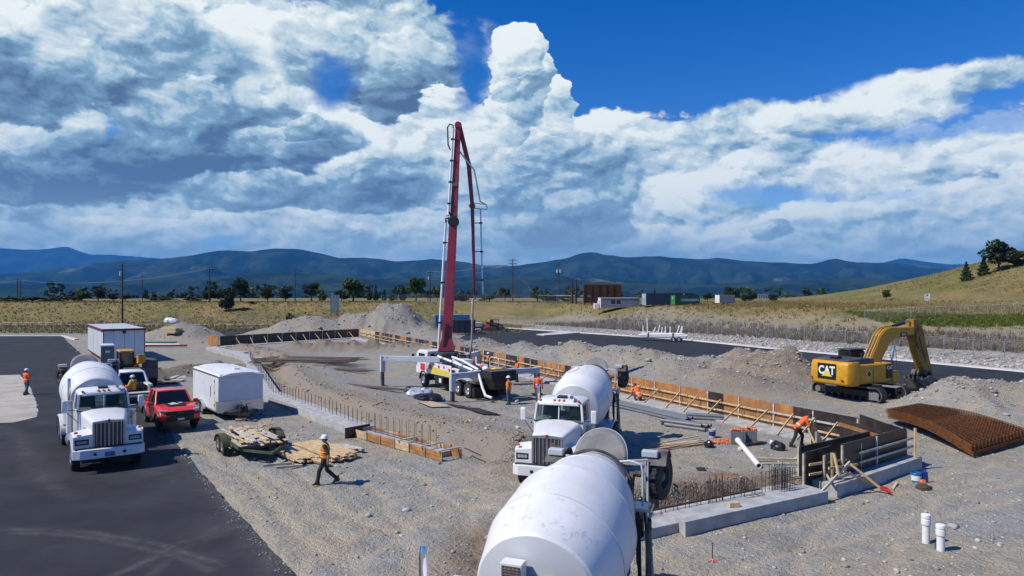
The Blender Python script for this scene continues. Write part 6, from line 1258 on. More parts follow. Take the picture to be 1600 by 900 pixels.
# near footing
F2 = thing('strip_footing', 'near concrete footing with a grid of upright rebar, beside the closest mixer', 'footing', (0, 0, 0))
slab('footing_concrete', [(4.78, 20.15), (10.35, 23.25)], .95, -.3, .40, M['conc'], F2); slab('footing_concrete', [(1.2, 18.4), (4.9, 20.45)], .8, -.3, .30, M['conc'], F2); slab('footing_concrete', [(4.2, 20.8), (9.9, 24.0)], .55, -.5, .30, M['conc'], F2)
d2 = Vector((5.57, 3.1)).normalized(); n2 = Vector((-d2.y, d2.x)); o2 = Vector((1.4, 18.7))
for i in range(38):
    t_ = .3+i*.245; q = o2+d2*t_+n2*(.28+.09*(i % 2)-.02); part_at('rebar', REB, F2, (q.x, q.y, .25), rot=(r2.uniform(-.04, .04), r2.uniform(-.04, .04), 0), scale=(1, 1, .72+r2.uniform(-.1, .1)))
for i in range(6):
    for j in range(4):
        q = o2+d2*(8.6+i*.13)+n2*(-.15+j*.17); part_at('rebar', REB, F2, (q.x, q.y, .32), rot=(r2.uniform(-.02, .02), r2.uniform(-.02, .02), 0), scale=(1, 1, .82+r2.uniform(-.08, .08)))
for i in range(9): q = o2+d2*(5.6+i*.09)+n2*(.1+.1*(i % 3)); part_at('rebar', REB, F2, (q.x, q.y, .3), rot=(0, 0, 0), scale=(1, 1, .9))
for zz in (.55, .75, .95):
    q0, q1, q2, q3 = [o2+d2*a_+n2*b_ for a_, b_ in ((8.55, -.18), (9.3, -.18), (9.3, .4), (8.55, .4))]; MB().tube([(*q0, zz), (*q1, zz), (*q2, zz), (*q3, zz), (*q0, zz)], .010, 5).build('rebar_tie', M['rebar'], F2)
for off, m_ in ((.34, 'rebar'), (.42, 'rust')): q0, q1 = o2+d2*1.2+n2*off, o2+d2*8.2+n2*off; MB().bar((*q0, .43), (*q1, .43), .03, .03).build('long_bar', M[m_], F2)
for k in range(3): c_ = o2+d2*(7.2+.25*k)+n2*(-.02); MB().tube([(c_.x+.16*math.cos(a_), c_.y+.12*math.sin(a_), .42) for a_ in [i*.5 for i in range(13)]], .008, 5).build('wire_coil', M['rebar'], F2)
q = P(1146, 791, .42); w_ = MB(); w_.loft([[(-.19, -.1, 0), (.19, -.1, 0), (.19, .1, 0), (-.19, .1, 0)], [(-.15, -.08, .14), (.17, -.08, .14), (.17, .08, .14), (-.15, .08, .14)]]); tag(w_.build('wood_block', M['lum'], loc=(q.x, q.y, .405), rot=(0, 0, R(12)), bevel=.008), 'tan wood block lying on the near concrete footing', 'wood block')
# formwork
def forms(T, a, b, z0, h, pick, inner=1, walers=True, braces=(), step=1.22, brace_len=1.3, th_=.05):
    """plywood panels from a to b; inner = side (+1 left of travel) that carries walers and braces"""
    pts, d, st = line_pts(a, b, step); n = Vector((-d.y, d.x))*inner; rz = math.atan2(d.y, d.x)
    for i, p in enumerate(pts):
        zz = z0; MB().bx(-st/2+.006, st/2-.006, -th_/2, th_/2, 0, h+r2.uniform(-.01, .01)).build('plywood_panel', M[pick(p, i)], T, loc=(p.x, p.y, zz), rot=(0, 0, rz+r2.uniform(-.008, .008)))
        if i % 2 == 0: MB().bx(-.045, .045, -.03, .03, 0, h*.98).build('stud', M['lum2'], T, loc=((p-d*st/2+n*.055).x, (p-d*st/2+n*.055).y, zz), rot=(0, 0, rz))
    if walers:
        k = 0; L = (Vector(b)-Vector(a)).length; x = 0
        while x < L-.3:
            l_ = min(r2.choice((2.4, 3.0, 3.6)), L-x)
            for zz in (.22, .60):
                q0 = Vector(a)+d*x+n*.13; q1 = Vector(a)+d*(x+l_-.05)+n*.13; MB().bar((q0.x, q0.y, z0+zz*h+r2.uniform(-.02, .02)), (q1.x, q1.y, z0+zz*h+r2.uniform(-.02, .02)), .05, .09).build('waler', M['lum'] if r2.random() < .75 else M['lum2'], T)
            x += l_
    for t_ in braces:
        q0 = Vector(a).lerp(Vector(b), t_)+n*.2; q1 = q0+n*brace_len+d*r2.uniform(-.2, .2); MB().bar((q0.x, q0.y, z0+h*.72), (q1.x, q1.y, z0-.02), .045, .09).build('brace', M['lum'] if r2.random() < .6 else M['lum2'], T)
FW = thing('formwork_wall', 'long plywood formwork wall with timber walers and braces, right of the site', 'formwork', (0, 0, 0))
def pick_near(p, i):
    px = 800+FPX*p.x/p.y
    if px > 1255: return 'plyd'
    if 1105 < px < 1142: return 'plyd'
    if px > 845: return 'ply'
    if px > 800: return 'plyd' if i % 3 else 'ply'
    return 'plyd' if i % 3 != 0 else 'ply'
Wa, Wb = (15.9, 31.3), (1.67, 59.6)
slab('footing_concrete', [(15.4, 31.0), (-24.5, 107)], 1.5, -.25, .10, M['conc'], FW)
forms(FW, Wa, Wb, .08, 1.22, pick_near, 1, True, (.03, .07, .11, .16, .22, .27, .33, .38, .44, .50, .56, .62, .68, .74, .80, .86, .92))
forms(FW, Wb, (-24.4, 110), .08, 1.25, lambda p, i: ('ply' if i % 4 in (0, 1) and i % 3 else 'plyd') if i < 40 else 'lum', 1, True, [k/18 for k in range(1, 18)], brace_len=1.2)
FB = thing('formwork_wall', 'dark formwork wall with pale braces at the far end of the site', 'formwork', (0, 0, 0))
forms(FB, (-24.8, 110.3), (-39, 91.2), .05, 1.3, lambda p, i: 'plyd', 1, False, [k/11 for k in range(1, 11)], brace_len=1.1)
forms(FB, (-39.2, 91.0), (-41.3, 92.8), .05, 1.3, lambda p, i: 'ply', -1, True, ())
slab('footing_concrete', [(-38.2, 90.2), (-24.5, 109)], 1.3, -.25, .08, M['conc'], FB)
# the bay of forms at the near right corner
FC = thing('formwork_bay', 'dark plywood formwork bay on a concrete footing at the near right corner', 'formwork', (0, 0, 0))
d3 = Vector((.8, .6)); n3 = Vector((-.6, .8)); f0 = Vector((11.1, 23.3)); f1 = Vector((16.4, 27.3))
slab('footing_concrete', [tuple(f0+n3*.28), tuple(f1+n3*.28)], .56, -.3, .47, M['conc'], FC); slab('footing_concrete', [tuple(f0+n3*.86+d3*.05), tuple(f1+n3*.86)], .46, -.3, .45, M['conc'], FC)
dk = lambda p, i: 'plyd'
forms(FC, tuple(f0+d3*1.3+n3*.55), tuple(f1-d3*.15+n3*.55), .46, 1.12, dk, -1, False)
forms(FC, tuple(f0-d3*.55+n3*.95), tuple(f0+d3*1.35+n3*.95), .15, 1.32, dk, -1, False, step=.95)
forms(FC, tuple(f0+d3*.2+n3*.62), tuple(f0+d3*1.0+n3*.62), .46, .9, dk, -1, False, step=.8)
forms(FC, tuple(f1-d3*.15+n3*.6), (15.9, 31.2), .30, 1.2, dk, -1, False); forms(FC, tuple(f1-d3*.7+n3*1.2), (15.0, 31.2), .20, 1.15, dk, -1, False)
forms(FC, tuple(f0+d3*.6+n3*1.7), tuple(f1-d3*1.1+n3*1.5), .30, 1.1, dk, 1, True)
forms(FC, (11.9, 26.0), (13.6, 31.0), .1, 1.15, dk, 1, True)
def bar2(a, b, w=.05, h=.09, m='lum', name='brace'): return MB().bar(tuple(a), tuple(b), w, h).build(name, M[m], FC)
for px, y0, y1, Y_ in ((1300, 708, 760, 23.9), (1317, 704, 745, 24.6), (1345, 692, 738, 25.4), (1430, 669, 716, 27.2)): bar2(PY(px, y0, Y_), PY(px, y1, Y_), .09, .06, 'lum', 'post')
for za, zb in ((.80, .80), (1.14, 1.14)):
    bar2((*(f0+d3*2.4+n3*.42), za), (*(f1+d3*.25+n3*.42), zb), .045, .08, 'lum2', 'waler')
    bar2((*(f0-d3*.5+n3*.72), za-.05), (*(f0+d3*1.6+n3*.5), zb-.12), .045, .08, 'lum', 'waler')
bar2((*(f0+d3*.0+n3*.3), .98), (*(f0+d3*1.9+n3*.25), .84), .045, .08); bar2((*(f0-d3*.1+n3*.2), .62), (*(f0+d3*1.2+n3*.15), .66), .045, .08, 'lum2'); bar2((*(f0-d3*.25+n3*.1), .60), (*(f0+d3*.5+n3*.7), .70), .045, .08, 'lum2')
bar2(PY(1328, 722, 23.9), PY(1273, 780, 22.6), .05, .09, 'lum2'); bar2(PY(1311, 744, 23.4), PY(1303, 708, 23.6), .05, .09); bar2(PY(1310, 662, 28.5), PY(1378, 683, 27.5), .06, .14, 'ply', 'waler')
for (x0, y0, Y0), (x1, y1, Y1) in (((1325, 722, 24.3), (1375, 762, 24.0)), ((1318, 736, 23.8), (1372, 760, 24.3))):
    a, b = PY(x0, y0, Y0), PY(x1, y1, Y1); bar2(a, b, .045, .08, 'lum'); e = b+(b-a).normalized()*.45; bar2(b, (e.x, e.y, max(e.z, .03)), .047, .082, 'redp', 'painted_tip'); e2 = b+(b-a).normalized()*.3+Vector((.12, -.15, 0)); bar2(b, (e2.x, e2.y, .05), .03, .05, 'redp', 'painted_tip')

# ------------------------------------------------------------------ stacked rusty mesh mats
MT = thing('rebar_mat_stack', 'rust brown stack of bent welded mesh mats beside the formwork bay', 'mesh stack', (0, 0, 0))
def mat_point(u, v, lift):                       # u along 0..1, v across 0..1
    A_, B_, C_, D_ = Vector((20.3, 37.0)), Vector((19.6, 29.1)), Vector((24.5, 32.4)), Vector((23.3, 39.0))
    q = A_*(1-u)*(1-v)+B_*u*(1-v)+C_*u*v+D_*(1-u)*v
    z = .08+.30*math.sin(math.pi*min(1.0, max(0, u*.95)))**1.2*(1-.3*v)+.22*(1-u)+lift
    return Vector((q.x, q.y, z))
MATU, MATV = 44, 16
for L_ in range(9):
    mb = MB(); lift = .055*L_; sh_ = (.25 if L_ < 4 else 0)*(.6)
    for j in range(MATV+1):
        mb.tube([mat_point(i/12+sh_*.12, j/MATV, lift) for i in range(13)], .016, 4, caps=False)
    for i in range(MATU+1): mb.tube([mat_point(i/MATU+sh_*.12, j/6, lift+.02) for j in range(7)], .014, 4, caps=False)
    mb.build('mesh_mat', M['rust'], MT)
# ------------------------------------------------------------------ loose things on the ground
def lay(mb_build, px, py, rz=0, dz=0.0): 
    x, y = xy(px, py); mb_build.location = (x, y, th(x, y)+dz); mb_build.rotation_euler = (0, 0, rz); return mb_build
def pipes(c, rz, n, rows, L, r_, label, group, m='greyp', name='pipe'):
    x, y = xy(*c); z = th(x, y); k = 0
    for row in range(rows):
        for i in range(n-row):
            mb = MB(); o = MB().lathe([(-L/2, r_*.86), (-L/2, r_), (L/2, r_), (L/2, r_*.86), (-L/2, r_*.86)], (0, 0, 0), (1, 0, 0), 12).build(name, M[m], smooth=40)
            off = Vector((r2.uniform(-.25, .25), (i-(n-row-1)/2)*2.05*r_, 0)); off.rotate(Matrix.Rotation(rz, 3, 'Z')); o.location = (x+off.x, y+off.y, z+r_+row*1.75*r_); o.rotation_euler = (0, 0, rz+r2.gauss(0, .008)); tag(o, f"{label}, {ORD[i]} from the left, {'top' if row else 'bottom'} row", 'pipe', group)
pipes((1010, 645), R(-62), 6, 2, 7.0, .075, 'long grey conduit along the formwork', 'long grey conduits by the formwork')
pipes((1072, 669), R(-42), 4, 2, 2.3, .095, 'short fat grey pipe by the bucket', 'short grey pipes by the bucket')
pipes((1098, 656), R(-20), 3, 2, 2.0, .085, 'short grey pipe at the formwork braces', 'short grey pipes at the braces')
sp = [(r2.uniform(-.3, .3), r2.uniform(-.45, .45), .05+.05*(i//5), r2.uniform(2.2, 3.8), .09, .04, r2.gauss(0, .10), 0) for i in range(11)]
boards_on((*xy(1062, 697), th(*xy(1062, 697))+.02), R(28), sp, (lambda i, x, y, z, L, w, pit: f"{'pale' if i % 2 == 0 else 'grey'} {'long' if L > 3.3 else ('short' if L < 2.7 else 'medium')} board of the spread pile behind nearest mixer, {'underneath' if z < .07 else ('midway' if z < .12 else 'on top')}, {'near' if y < -.15 else ('far' if y > .15 else 'middle')} {'left' if x < 0 else 'right'}"), 'spread boards behind the nearest mixer', ('lum', 'lum2'))
def bucket(px, py, label, m, band, r_=.15, h=.38):
    x, y = xy(px, py); T = thing('bucket', label, 'bucket', (x, y, th(x, y))); MB().lathe([(0, 0), (0, r_*.86), (h, r_), (h, r_*.93), (.02, r_*.8), (.02, 0)], n=20).build('pail', M[m], T, smooth=40)
    MB().lathe([(h*.25, r_*.905+.003), (h*.75, r_*.965+.003)], n=20).build('printed_band', M[band], T, smooth=40); MB().tube([(r_*math.cos(a), 0, h-.03-r_*1.0*math.sin(a)*.9) for a in [math.pi*i/8 for i in range(9)]], .006, 5).build('handle', M['steel'], T); MB().lathe([(h-.04, r_+.004), (h-.02, r_+.014), (h, r_+.004)], n=20).build('lip', M[m], T, smooth=40); return T
bucket(1113, 684, 'pale grey bucket with a blue band beside the pipes', 'rig', 'dblue', .17, .42)
bucket(1432, 752, 'light blue bucket with a white printed band near the formwork bay', 'blue', 'signw', .19, .38)
def crumple(name, px, py, size, m, label, cat, seed, flat=.35, n=3, z=0.0):
    rr = random.Random(seed); mb = MB(); x, y = xy(px, py)
    for k in range(n):
        c = Vector((rr.uniform(-.4, .4)*size*(n > 1), rr.uniform(-.3, .3)*size*(n > 1), size*flat*rr.uniform(.3, .6))); o0 = len(mb.v); mb.ell(c, (size*rr.uniform(.4, .6), size*rr.uniform(.35, .55), size*flat), 16, 10)
        for i in range(o0, len(mb.v)):
            v_ = Vector(mb.v[i]); f_ = 1+.38*(vnoise(np.array([v_.x*9/size+seed+3*k]), np.array([(v_.y+v_.z*1.7)*9/size]), seed)[0]-.5); v_ = c+(v_-c)*f_; mb.v[i] = (v_.x, v_.y, max(v_.z, .01))
    return tag(mb.build(name, M[m], loc=(x, y, th(x, y)+z), smooth=25), label, cat)
crumple('plastic_bag', 1111, 699, .42, 'tarpd', 'black plastic bag at the end of the spread boards', 'bag', 3, .5, 2)
crumple('tool_bag', 1212, 703, .42, 'tarpd', 'black and white bag lying left of the bending worker', 'bag', 5, .6, 2)
crumple('folded_bag_flap', 1206, 699, .22, 'signw', 'small white flap on the bag left of the bending worker', 'cloth', 6, .6, 1, .12)
crumple('jacket', 1447, 764, .40, 'brown', 'dark brown jacket dropped beside the blue bucket', 'jacket', 8, .35, 3)
crumple('orange_cloth', 1442, 757, .2, 'ocap', 'small orange cloth on the dropped jacket', 'cloth', 9, .4, 1, .06)
x, y = xy(1441, 752); T_ = thing('fuel_can', 'dark blue upright can beside the light blue bucket', 'can', (x+.02, y-.1, th(x, y))); MB().box((0, 0, .22), (.16, .30, .44), None, 0, (.9, .8)).build('can_body', M['dblue'], T_, bevel=.03); MB().tube([(0, -.09, .44), (0, -.09, .52), (0, .09, .52), (0, .09, .44)], .02, 6).build('handle', M['dblue'], T_)
# crates of orange caps
for i, (px, py, w) in enumerate(((1153, 694, .62), (1174, 693, .52))):
    x, y = xy(px, py); T_ = thing('plastic_crate', ('wider' if i == 0 else 'narrower')+' dark grey crate heaped with orange caps', 'crate', (x, y, th(x, y)), R(-20), 'crates of orange caps')
    cr = MB(); 
    for a0, a1, b0, b1 in ((-w/2, w/2, -.26, -.22), (-w/2, w/2, .22, .26), (-w/2, -w/2+.04, -.22, .22), (w/2-.04, w/2, -.22, .22)): cr.bx(a0, a1, b0, b1, 0, .62)
    cr.bx(-w/2, w/2, -.26, .26, 0, .04); cr.build('crate_box', M['greyp'], T_); rib = MB()
    for k in range(5): rib.bx(-w/2+.06+k*(w-.14)/4, -w/2+.08+k*(w-.14)/4, -.275, -.26, .04, .6)
    rib.build('crate_ribs', M['greyp'], T_); cp = MB(); rr = random.Random(i)
    for k in range(46): cp.lathe([(0, 0), (0, .035), (.07, .03), (.07, 0)], (rr.uniform(-w/2+.04, w/2-.04), rr.uniform(-.2, .2), .58+rr.uniform(0, .13)), (rr.uniform(-1, 1), rr.uniform(-1, 1), rr.uniform(0, 1)), 7)
    cp.build('orange_caps', M['ocap'], T_); T_.children[-1]['kind'] = 'stuff'
cp = MB(); rr = random.Random(5)
for k in range(60): cp.lathe([(0, 0), (0, .035), (.07, .03), (.07, 0)], (rr.gauss(0, .35), rr.gauss(0, .18), .04+rr.uniform(0, .04)), (rr.uniform(-1, 1), rr.uniform(-1, 1), rr.uniform(0, 1)), 7)
o = lay(cp.build('spilled_caps', M['ocap']), 1128, 692, R(20)); tag(o, 'orange caps spilled on the ground before the crates', 'caps', kind='stuff')
a, b = P(1153, 688, .25), P(1186, 728, .08); tag(MB().lathe([(0, .12), (.0, .135), (.22, .135), (.24, .11), ((b-a).length, .11), ((b-a).length, .09), (0, .1)], a, (b-a), 18).build('white_pipe', M['pvc'], smooth=40), 'thick white plastic pipe with a collar lying on the slope', 'pipe')
for px, py, h_, lab in ((1447, 848, .82, 'left and taller of the two white capped pipe stubs'), (1470, 860, .72, 'right and shorter of the two white capped pipe stubs')):
    x, y = xy(px, py); T_ = thing('pipe_stub', lab, 'pipe stub', (x, y, th(x, y)-.05), 0, 'white pipe stubs'); MB().lathe([(0, .10), (h_-.22, .10)], n=20).build('riser', M['pvc'], T_, smooth=40); MB().lathe([(h_-.24, .10), (h_-.24, .125), (h_-.10, .125), (h_-.09, .115), (h_-.05, .115), (h_-.05, .125), (h_+.03, .122), (h_+.05, .10), (h_+.05, 0)], n=20).build('cap', M['pvc'], T_, smooth=35)
x, y = xy(1483, 862); tag(MB().lathe([(0, .11), (.012, .14), (.03, .14), (.03, 0)], n=20).build('drain_lid', M['greyp'], loc=(x-.15, y+.25, th(x, y)+.02), rot=(R(60), 0, R(20)), smooth=40), 'grey round drain lid leaning behind the pipe stubs', 'lid')
x, y = xy(1113, 876); T_ = thing('survey_stake', 'survey pin with a pink ribbon in the foreground gravel', 'stake', (x, y, th(x, y))); MB().tube([(0, 0, 0), (.01, 0, .48)], .012, 6).build('pin', M['rebar'], T_); rb = MB()
for k in range(7): a_ = k*.9; rb.bar((0, 0, .05), (.14*math.cos(a_), .14*math.sin(a_), .015), .03, .006)
rb.build('ribbon', M['pink'], T_)
# sheets of plywood, tarpaulin heap, rebar bundles
def sheet(corners, m, label, th_=.02, name='plywood_sheet'):
    ps = [Vector((*xy(*c), 0)) for c in corners]
    for p in ps: p.z = th(p.x, p.y)+.06
    mb = MB(); mb.loft([[p for p in ps], [p+Vector((0, 0, th_)) for p in ps]]); return tag(mb.build(name, M[m]), label, 'plywood sheet')
sheet([(654, 641), (676, 636), (705, 645), (675, 652.5)], 'plyl', 'pale plywood sheet lying on the ground in front of the pump truck')
sheet([(653.5, 641.2), (661, 639.6), (681, 650.8), (674.5, 653)], 'ply', 'reddish strip of board under the pale plywood sheet', .015)
sheet([(722, 644), (748, 642), (783, 654), (755, 656.5)], 'plyd', 'dark plywood sheet lying right of the pale one')
sheet([(694, 636), (728, 640), (736, 645), (715, 646)], 'plyd', 'dark board lying between the two plywood sheets', .015)
sheet([(1112, 764), (1143, 757), (1163, 768), (1136, 779)], 'ply', 'orange brown plywood offcut behind the near footing')
a, b = P(1094, 731, .35), P(1122, 772, -.1); tag(MB().bar(a, b, .32, .05).build('plank', M['plyd']), 'dark plank leaning on the trench bank behind the near footing', 'plank')
a, b = P(1165, 695, .1), P(1192, 692, .1); tag(MB().bar(a, b, .12, .1).build('steel_channel', M['rebar']), 'dark steel bar on the ground right of the crates', 'bar')
bx0 = P(1034, 815, .1); tag(MB().bx(-.75, .75, -.03, .03, 0, .8).build('leaning_panel', M['plyd'], loc=(4.0, 20.95, -.15), rot=(R(-12), 0, R(30))), 'dark plywood panel in the trench behind the nearest mixer', 'panel')
crumple('plastic_sheeting', 657, 622, 1.1, 'tarp', 'crumpled clear plastic sheeting heap before the pump truck', 'plastic sheeting', 21, .35, 5); crumple('black_sheeting', 668, 630, 1.0, 'tarpd', 'crumpled black plastic under the clear sheeting heap', 'plastic sheeting', 22, .30, 5); crumple('black_sheeting', 640, 615, .7, 'tarpd', 'small crumpled black plastic at the left end of the sheeting heap', 'plastic sheeting', 25, .35, 3)
crumple('concrete_bag_pile', 268, 531, 1.1, 'signw', 'white torn bags on the far rubble pile', 'bags', 31, .45, 4, .3)
def bundle(c, rz, n, L, spread, label, group, m='rebar', r_=.014, h=.25):
    x, y = xy(*c); z = th(x, y); T_ = thing('rebar_bundle', label, 'rebar bundle', (x, y, z), rz); me = MB().tube([(-.5, 0, 0), (.5, 0, 0)], r_, 5).mesh('bar', M[m])
    for i in range(n): part_at('bar', me, T_, (r2.uniform(-.6, .6), r2.gauss(0, spread), .04+r2.uniform(0, h)), r2.gauss(0, .035), scale=(L*r2.uniform(.75, 1.05), 1, 1))
    return T_
bundle((482, 572), R(-8), 90, 9.5, 1.5, 'wide stack of dark rebar beyond the long footing', 'rebar', r_=.03); bundle((580, 614), R(-30), 26, 5.6, .16, 'narrow bundle of dark rebar left of the plastic heap', 'rebar', r_=.02, h=.12); bundle((540, 584), R(-15), 18, 4.5, .5, 'few dark bars at the right end of the wide rebar stack', 'rebar', r_=.025, h=.15)
for i, (c, L_, rz) in enumerate((((372, 551), 3.2, -35), ((398, 560), 2.4, -20))): x, y = xy(*c); tag(MB().bx(-L_/2, L_/2, -.35, .35, 0, .5).build('concrete_block', M['conc'], loc=(x, y, th(x, y)-.05), rot=(0, 0, R(rz)), bevel=.02), ('longer' if i == 0 else 'shorter')+' cast concrete block left of the rebar stack', 'concrete block')
# items round the office
for i, (px, py, L_, rz, m_, lab) in enumerate(((240, 541, 5.0, 4, 'gpipe', 'nearest green plastic pipe beside the far rubble pile'), (243, 538, 5.5, 8, 'gpipe', 'farthest green plastic pipe beside the far rubble pile'), (252, 542, 5.0, -3, 'pvc', 'white plastic pipe beside the green pipes'), (255, 543.5, 6.0, 2, 'maroon', 'dull red pipe in front of the green pipes'))):
    x, y = xy(px, py); tag(MB().lathe([(-L_/2, .0), (-L_/2, .14), (L_/2, .14), (L_/2, 0)], (0, 0, 0), (1, 0, 0), 10).build('pipe', M[m_], loc=(x, y, th(x, y)+.3), rot=(0, 0, R(rz)), smooth=40), lab, 'pipe')
x, y = xy(270, 534); stack((x, y), R(-20), 4, 5, 2.2, .3, .15, 'yellowish timber under the far torn bags', 'timbers under the torn bags', .05)
for k, (px, py) in enumerate(((255, 590), (262, 594), (270, 592), (277, 596), (268, 599), (258, 600), (283, 589))):
    x, y = xy(px, py); tag(MB().bx(-.5, .5, -.35, .35, 0, .10).build('broken_slab', M['plyl'] if k % 2 else M['conc'], loc=(x, y, th(x, y)+.05), rot=(r2.uniform(-.2, .2), r2.uniform(-.2, .2), r2.uniform(0, 3))), ORD[k]+' broken slab of the debris behind the red pickup, counted from the nearest pit edge', 'slab', 'broken slabs behind the red pickup')

# scrap timber round the formwork bay
for k, (px, py, L_, rz, zz, m_) in enumerate(((1262, 742, 1.3, 20, .10, 'lum2'), (1296, 700, 1.8, 30, .45, 'lum'), (1312, 690, 1.4, -50, .40, 'lum2'), (1330, 684, 2.2, 35, .55, 'lum'), (1352, 680, 1.6, -60, .45, 'lum2'), (1372, 676, 1.9, 28, .50, 'plyl'), (1226, 717, 2.4, 3, .08, 'lum'), (1215, 723, 2.0, -6, .07, 'lum2'), (1398, 760, .9, 50, .05, 'lum'))):
    q = P(px, py, zz); tag(MB().box((0, 0, 0), (L_, .09, .045)).build('scrap_timber', M[m_], loc=(q.x, q.y, zz+max(0, th(q.x, q.y))*.5), rot=(r2.uniform(-.2, .2), r2.uniform(-.12, .12), R(rz))), ('left front corner of the bay', 'near the left posts', 'behind the left posts', 'inside the bay centre', 'behind the bay centre', 'inside the bay right', 'left of the bay, upper', 'left of the bay, lower', 'right of the red tips')[k].join(('scrap timber at the dark formwork, ', '')), 'timber', 'scrap timbers round the formwork bay')
# ------------------------------------------------------------------ office container, toilet, loader
def office():
    T = thing('site_office', 'white box office on skids with maroon trim at the far left', 'site office', (-40.9, 68.3, 0), R(-53))
    L, w, z0, z1 = 14.4, 3.7, .42, 3.35      # near short end at x=0, runs back along -x; y from 0 (left-near corner) to w
    MB().bx(-L, 0, 0, w, z0, z1).build('wall', M['offwhite'], T); sl = MB()
    for i in range(1, 12): sl.bx(-L*i/12-.02, -L*i/12+.02, -.012, 0, z0, z1)
    for i in range(1, 4): sl.bx(0, .012, w*i/4-.015, w*i/4+.015, z0, z1)
    sl.build('wall_seams', M['cgrey'], T); MB().loft([[(-L-.1, -.1, z1), (.1, -.1, z1), (.1, w+.1, z1), (-L-.1, w+.1, z1)], [(-L-.05, -.05, z1+.1), (.05, -.05, z1+.1), (.05, w+.05, z1+.1), (-L-.05, w+.05, z1+.1)]]).build('roof', M['rig'], T)
    tr = MB(); tr.bx(-L-.11, .11, -.12, -.10, z1-.10, z1+.12); tr.bx(.10, .12, -.12, w+.12, z1-.10, z1+.12); tr.bx(-L, .02, -.025, -.012, z0-.02, z0+.12); tr.bx(.0, .03, -.03, .05, z0, z1); tr.bx(0, .03, w-.05, w+.03, z0, z1); tr.build('maroon_trim', M['maroon'], T)
    MB().bx(.01, .10, w*.46, w*.54, z1-.38, z1-.14).build('wall_lamp', M['black'], T); sk = MB(); sk.bx(-L, 0, .3, .55, .02, z0); sk.bx(-L, 0, w-.55, w-.3, .02, z0); sk.build('skid', M['maroon'], T)
    for x in (-5, -9.5): MB().bx(x-.45, x+.45, -.03, -.012, z0+.1, z0+2.15).build('door', M['offwhite'], T)
    return T
office()
def toilet():
    x, y = xy(168, 574.5); T = thing('portable_toilet', 'grey portable toilet with a white roof beside the site office', 'portable toilet', (x, y, 0), R(-60)); MB().bx(-.55, .55, -.55, .55, .08, 2.05).build('cabin', M['potty'], T, bevel=.04)
    r = MB(); r.loft([[(-.58, -.58, 2.05), (.58, -.58, 2.05), (.58, .58, 2.05), (-.58, .58, 2.05)], [(-.56, -.56, 2.16), (.56, -.56, 2.16), (.56, .56, 2.16), (-.56, .56, 2.16)], [(-.3, -.4, 2.28), (.3, -.4, 2.28), (.3, .4, 2.28), (-.3, .4, 2.28)]]); r.build('roof', M['white'], T, smooth=40); MB().bx(.55, .575, -.42, .42, .2, 1.95).build('door', M['potty'], T, bevel=.01); MB().bx(.577, .585, -.18, .18, 1.45, 1.65).build('notice', M['signw'], T); MB().bx(-.6, .6, -.6, .6, 0, .1).build('base', M['potty'], T)
toilet()
def loader():
    x, y = xy(212, 601); T = thing('telehandler', 'yellow telehandler parked behind the white pickup', 'telehandler', (x, y, 0), R(127)); Y_, BK = M['yellow'], M['black']
    for sx in (-1.4, 1.5):
        for s in (-1, 1): wheel(T, sx, s*1.0, .62, .62, .42, .33, s, False, 'yellow')
    MB().bx(-2.3, 2.3, -.55, .55, .6, 1.15).build('chassis', Y_, T, bevel=.05); MB().bx(-2.4, -.3, -1.15, -.35, .75, 2.05).build('engine_cover', M['dgrey'], T, bevel=.08, smooth=40); MB().bx(-2.45, -1.9, -1.15, 1.1, .7, 1.55).build('counterweight', M['dgrey'], T, bevel=.08)
    c = MB(); 
    for px, py in ((-.9, .3), (-.9, 1.15), (.7, .3), (.7, 1.15)): c.bx(px-.05, px+.05, py-.05, py+.05, 1.0, 2.6)
    c.bx(-.9, .7, .28, 1.18, .75, 1.35); co = c.build('cab_frame', BK, T); MB().bx(-1.0, .8, .22, 1.22, 2.58, 2.72).build('cab_roof', Y_, T, bevel=.04)
    MB().bx(-.93, -.91, .35, 1.1, 1.4, 2.55).build('rear_window', M['glass'], co); MB().bx(.71, .73, .35, 1.1, 1.4, 2.55).build('front_window', M['glass'], co); MB().bx(-.85, .65, 1.15, 1.165, 1.4, 2.5).build('side_window', M['glass'], co)
    MB().bar((-2.2, -.05, 2.15), (3.0, -.05, 1.2), .34, .40).build('boom', Y_, T, bevel=.03); MB().bar((-2.45, -.05, 2.2), (-1.7, -.05, 2.05), .5, .62).build('boom_pivot', Y_, T, bevel=.04); fk = MB(); fk.bx(3.0, 3.15, -.7, .6, .3, 1.2); fk.bx(3.1, 4.2, -.5, -.38, .3, .36); fk.bx(3.1, 4.2, .28, .4, .3, .36); fk.build('fork_carriage', BK, T)
    for s in (-1, 1): MB().lathe([(0, 0), (0, .08), (.05, .08)], (-2.46, s*.8, 1.4), (-1, 0, 0), 10).build('tail_lamp', M['redlens'], T)
loader()
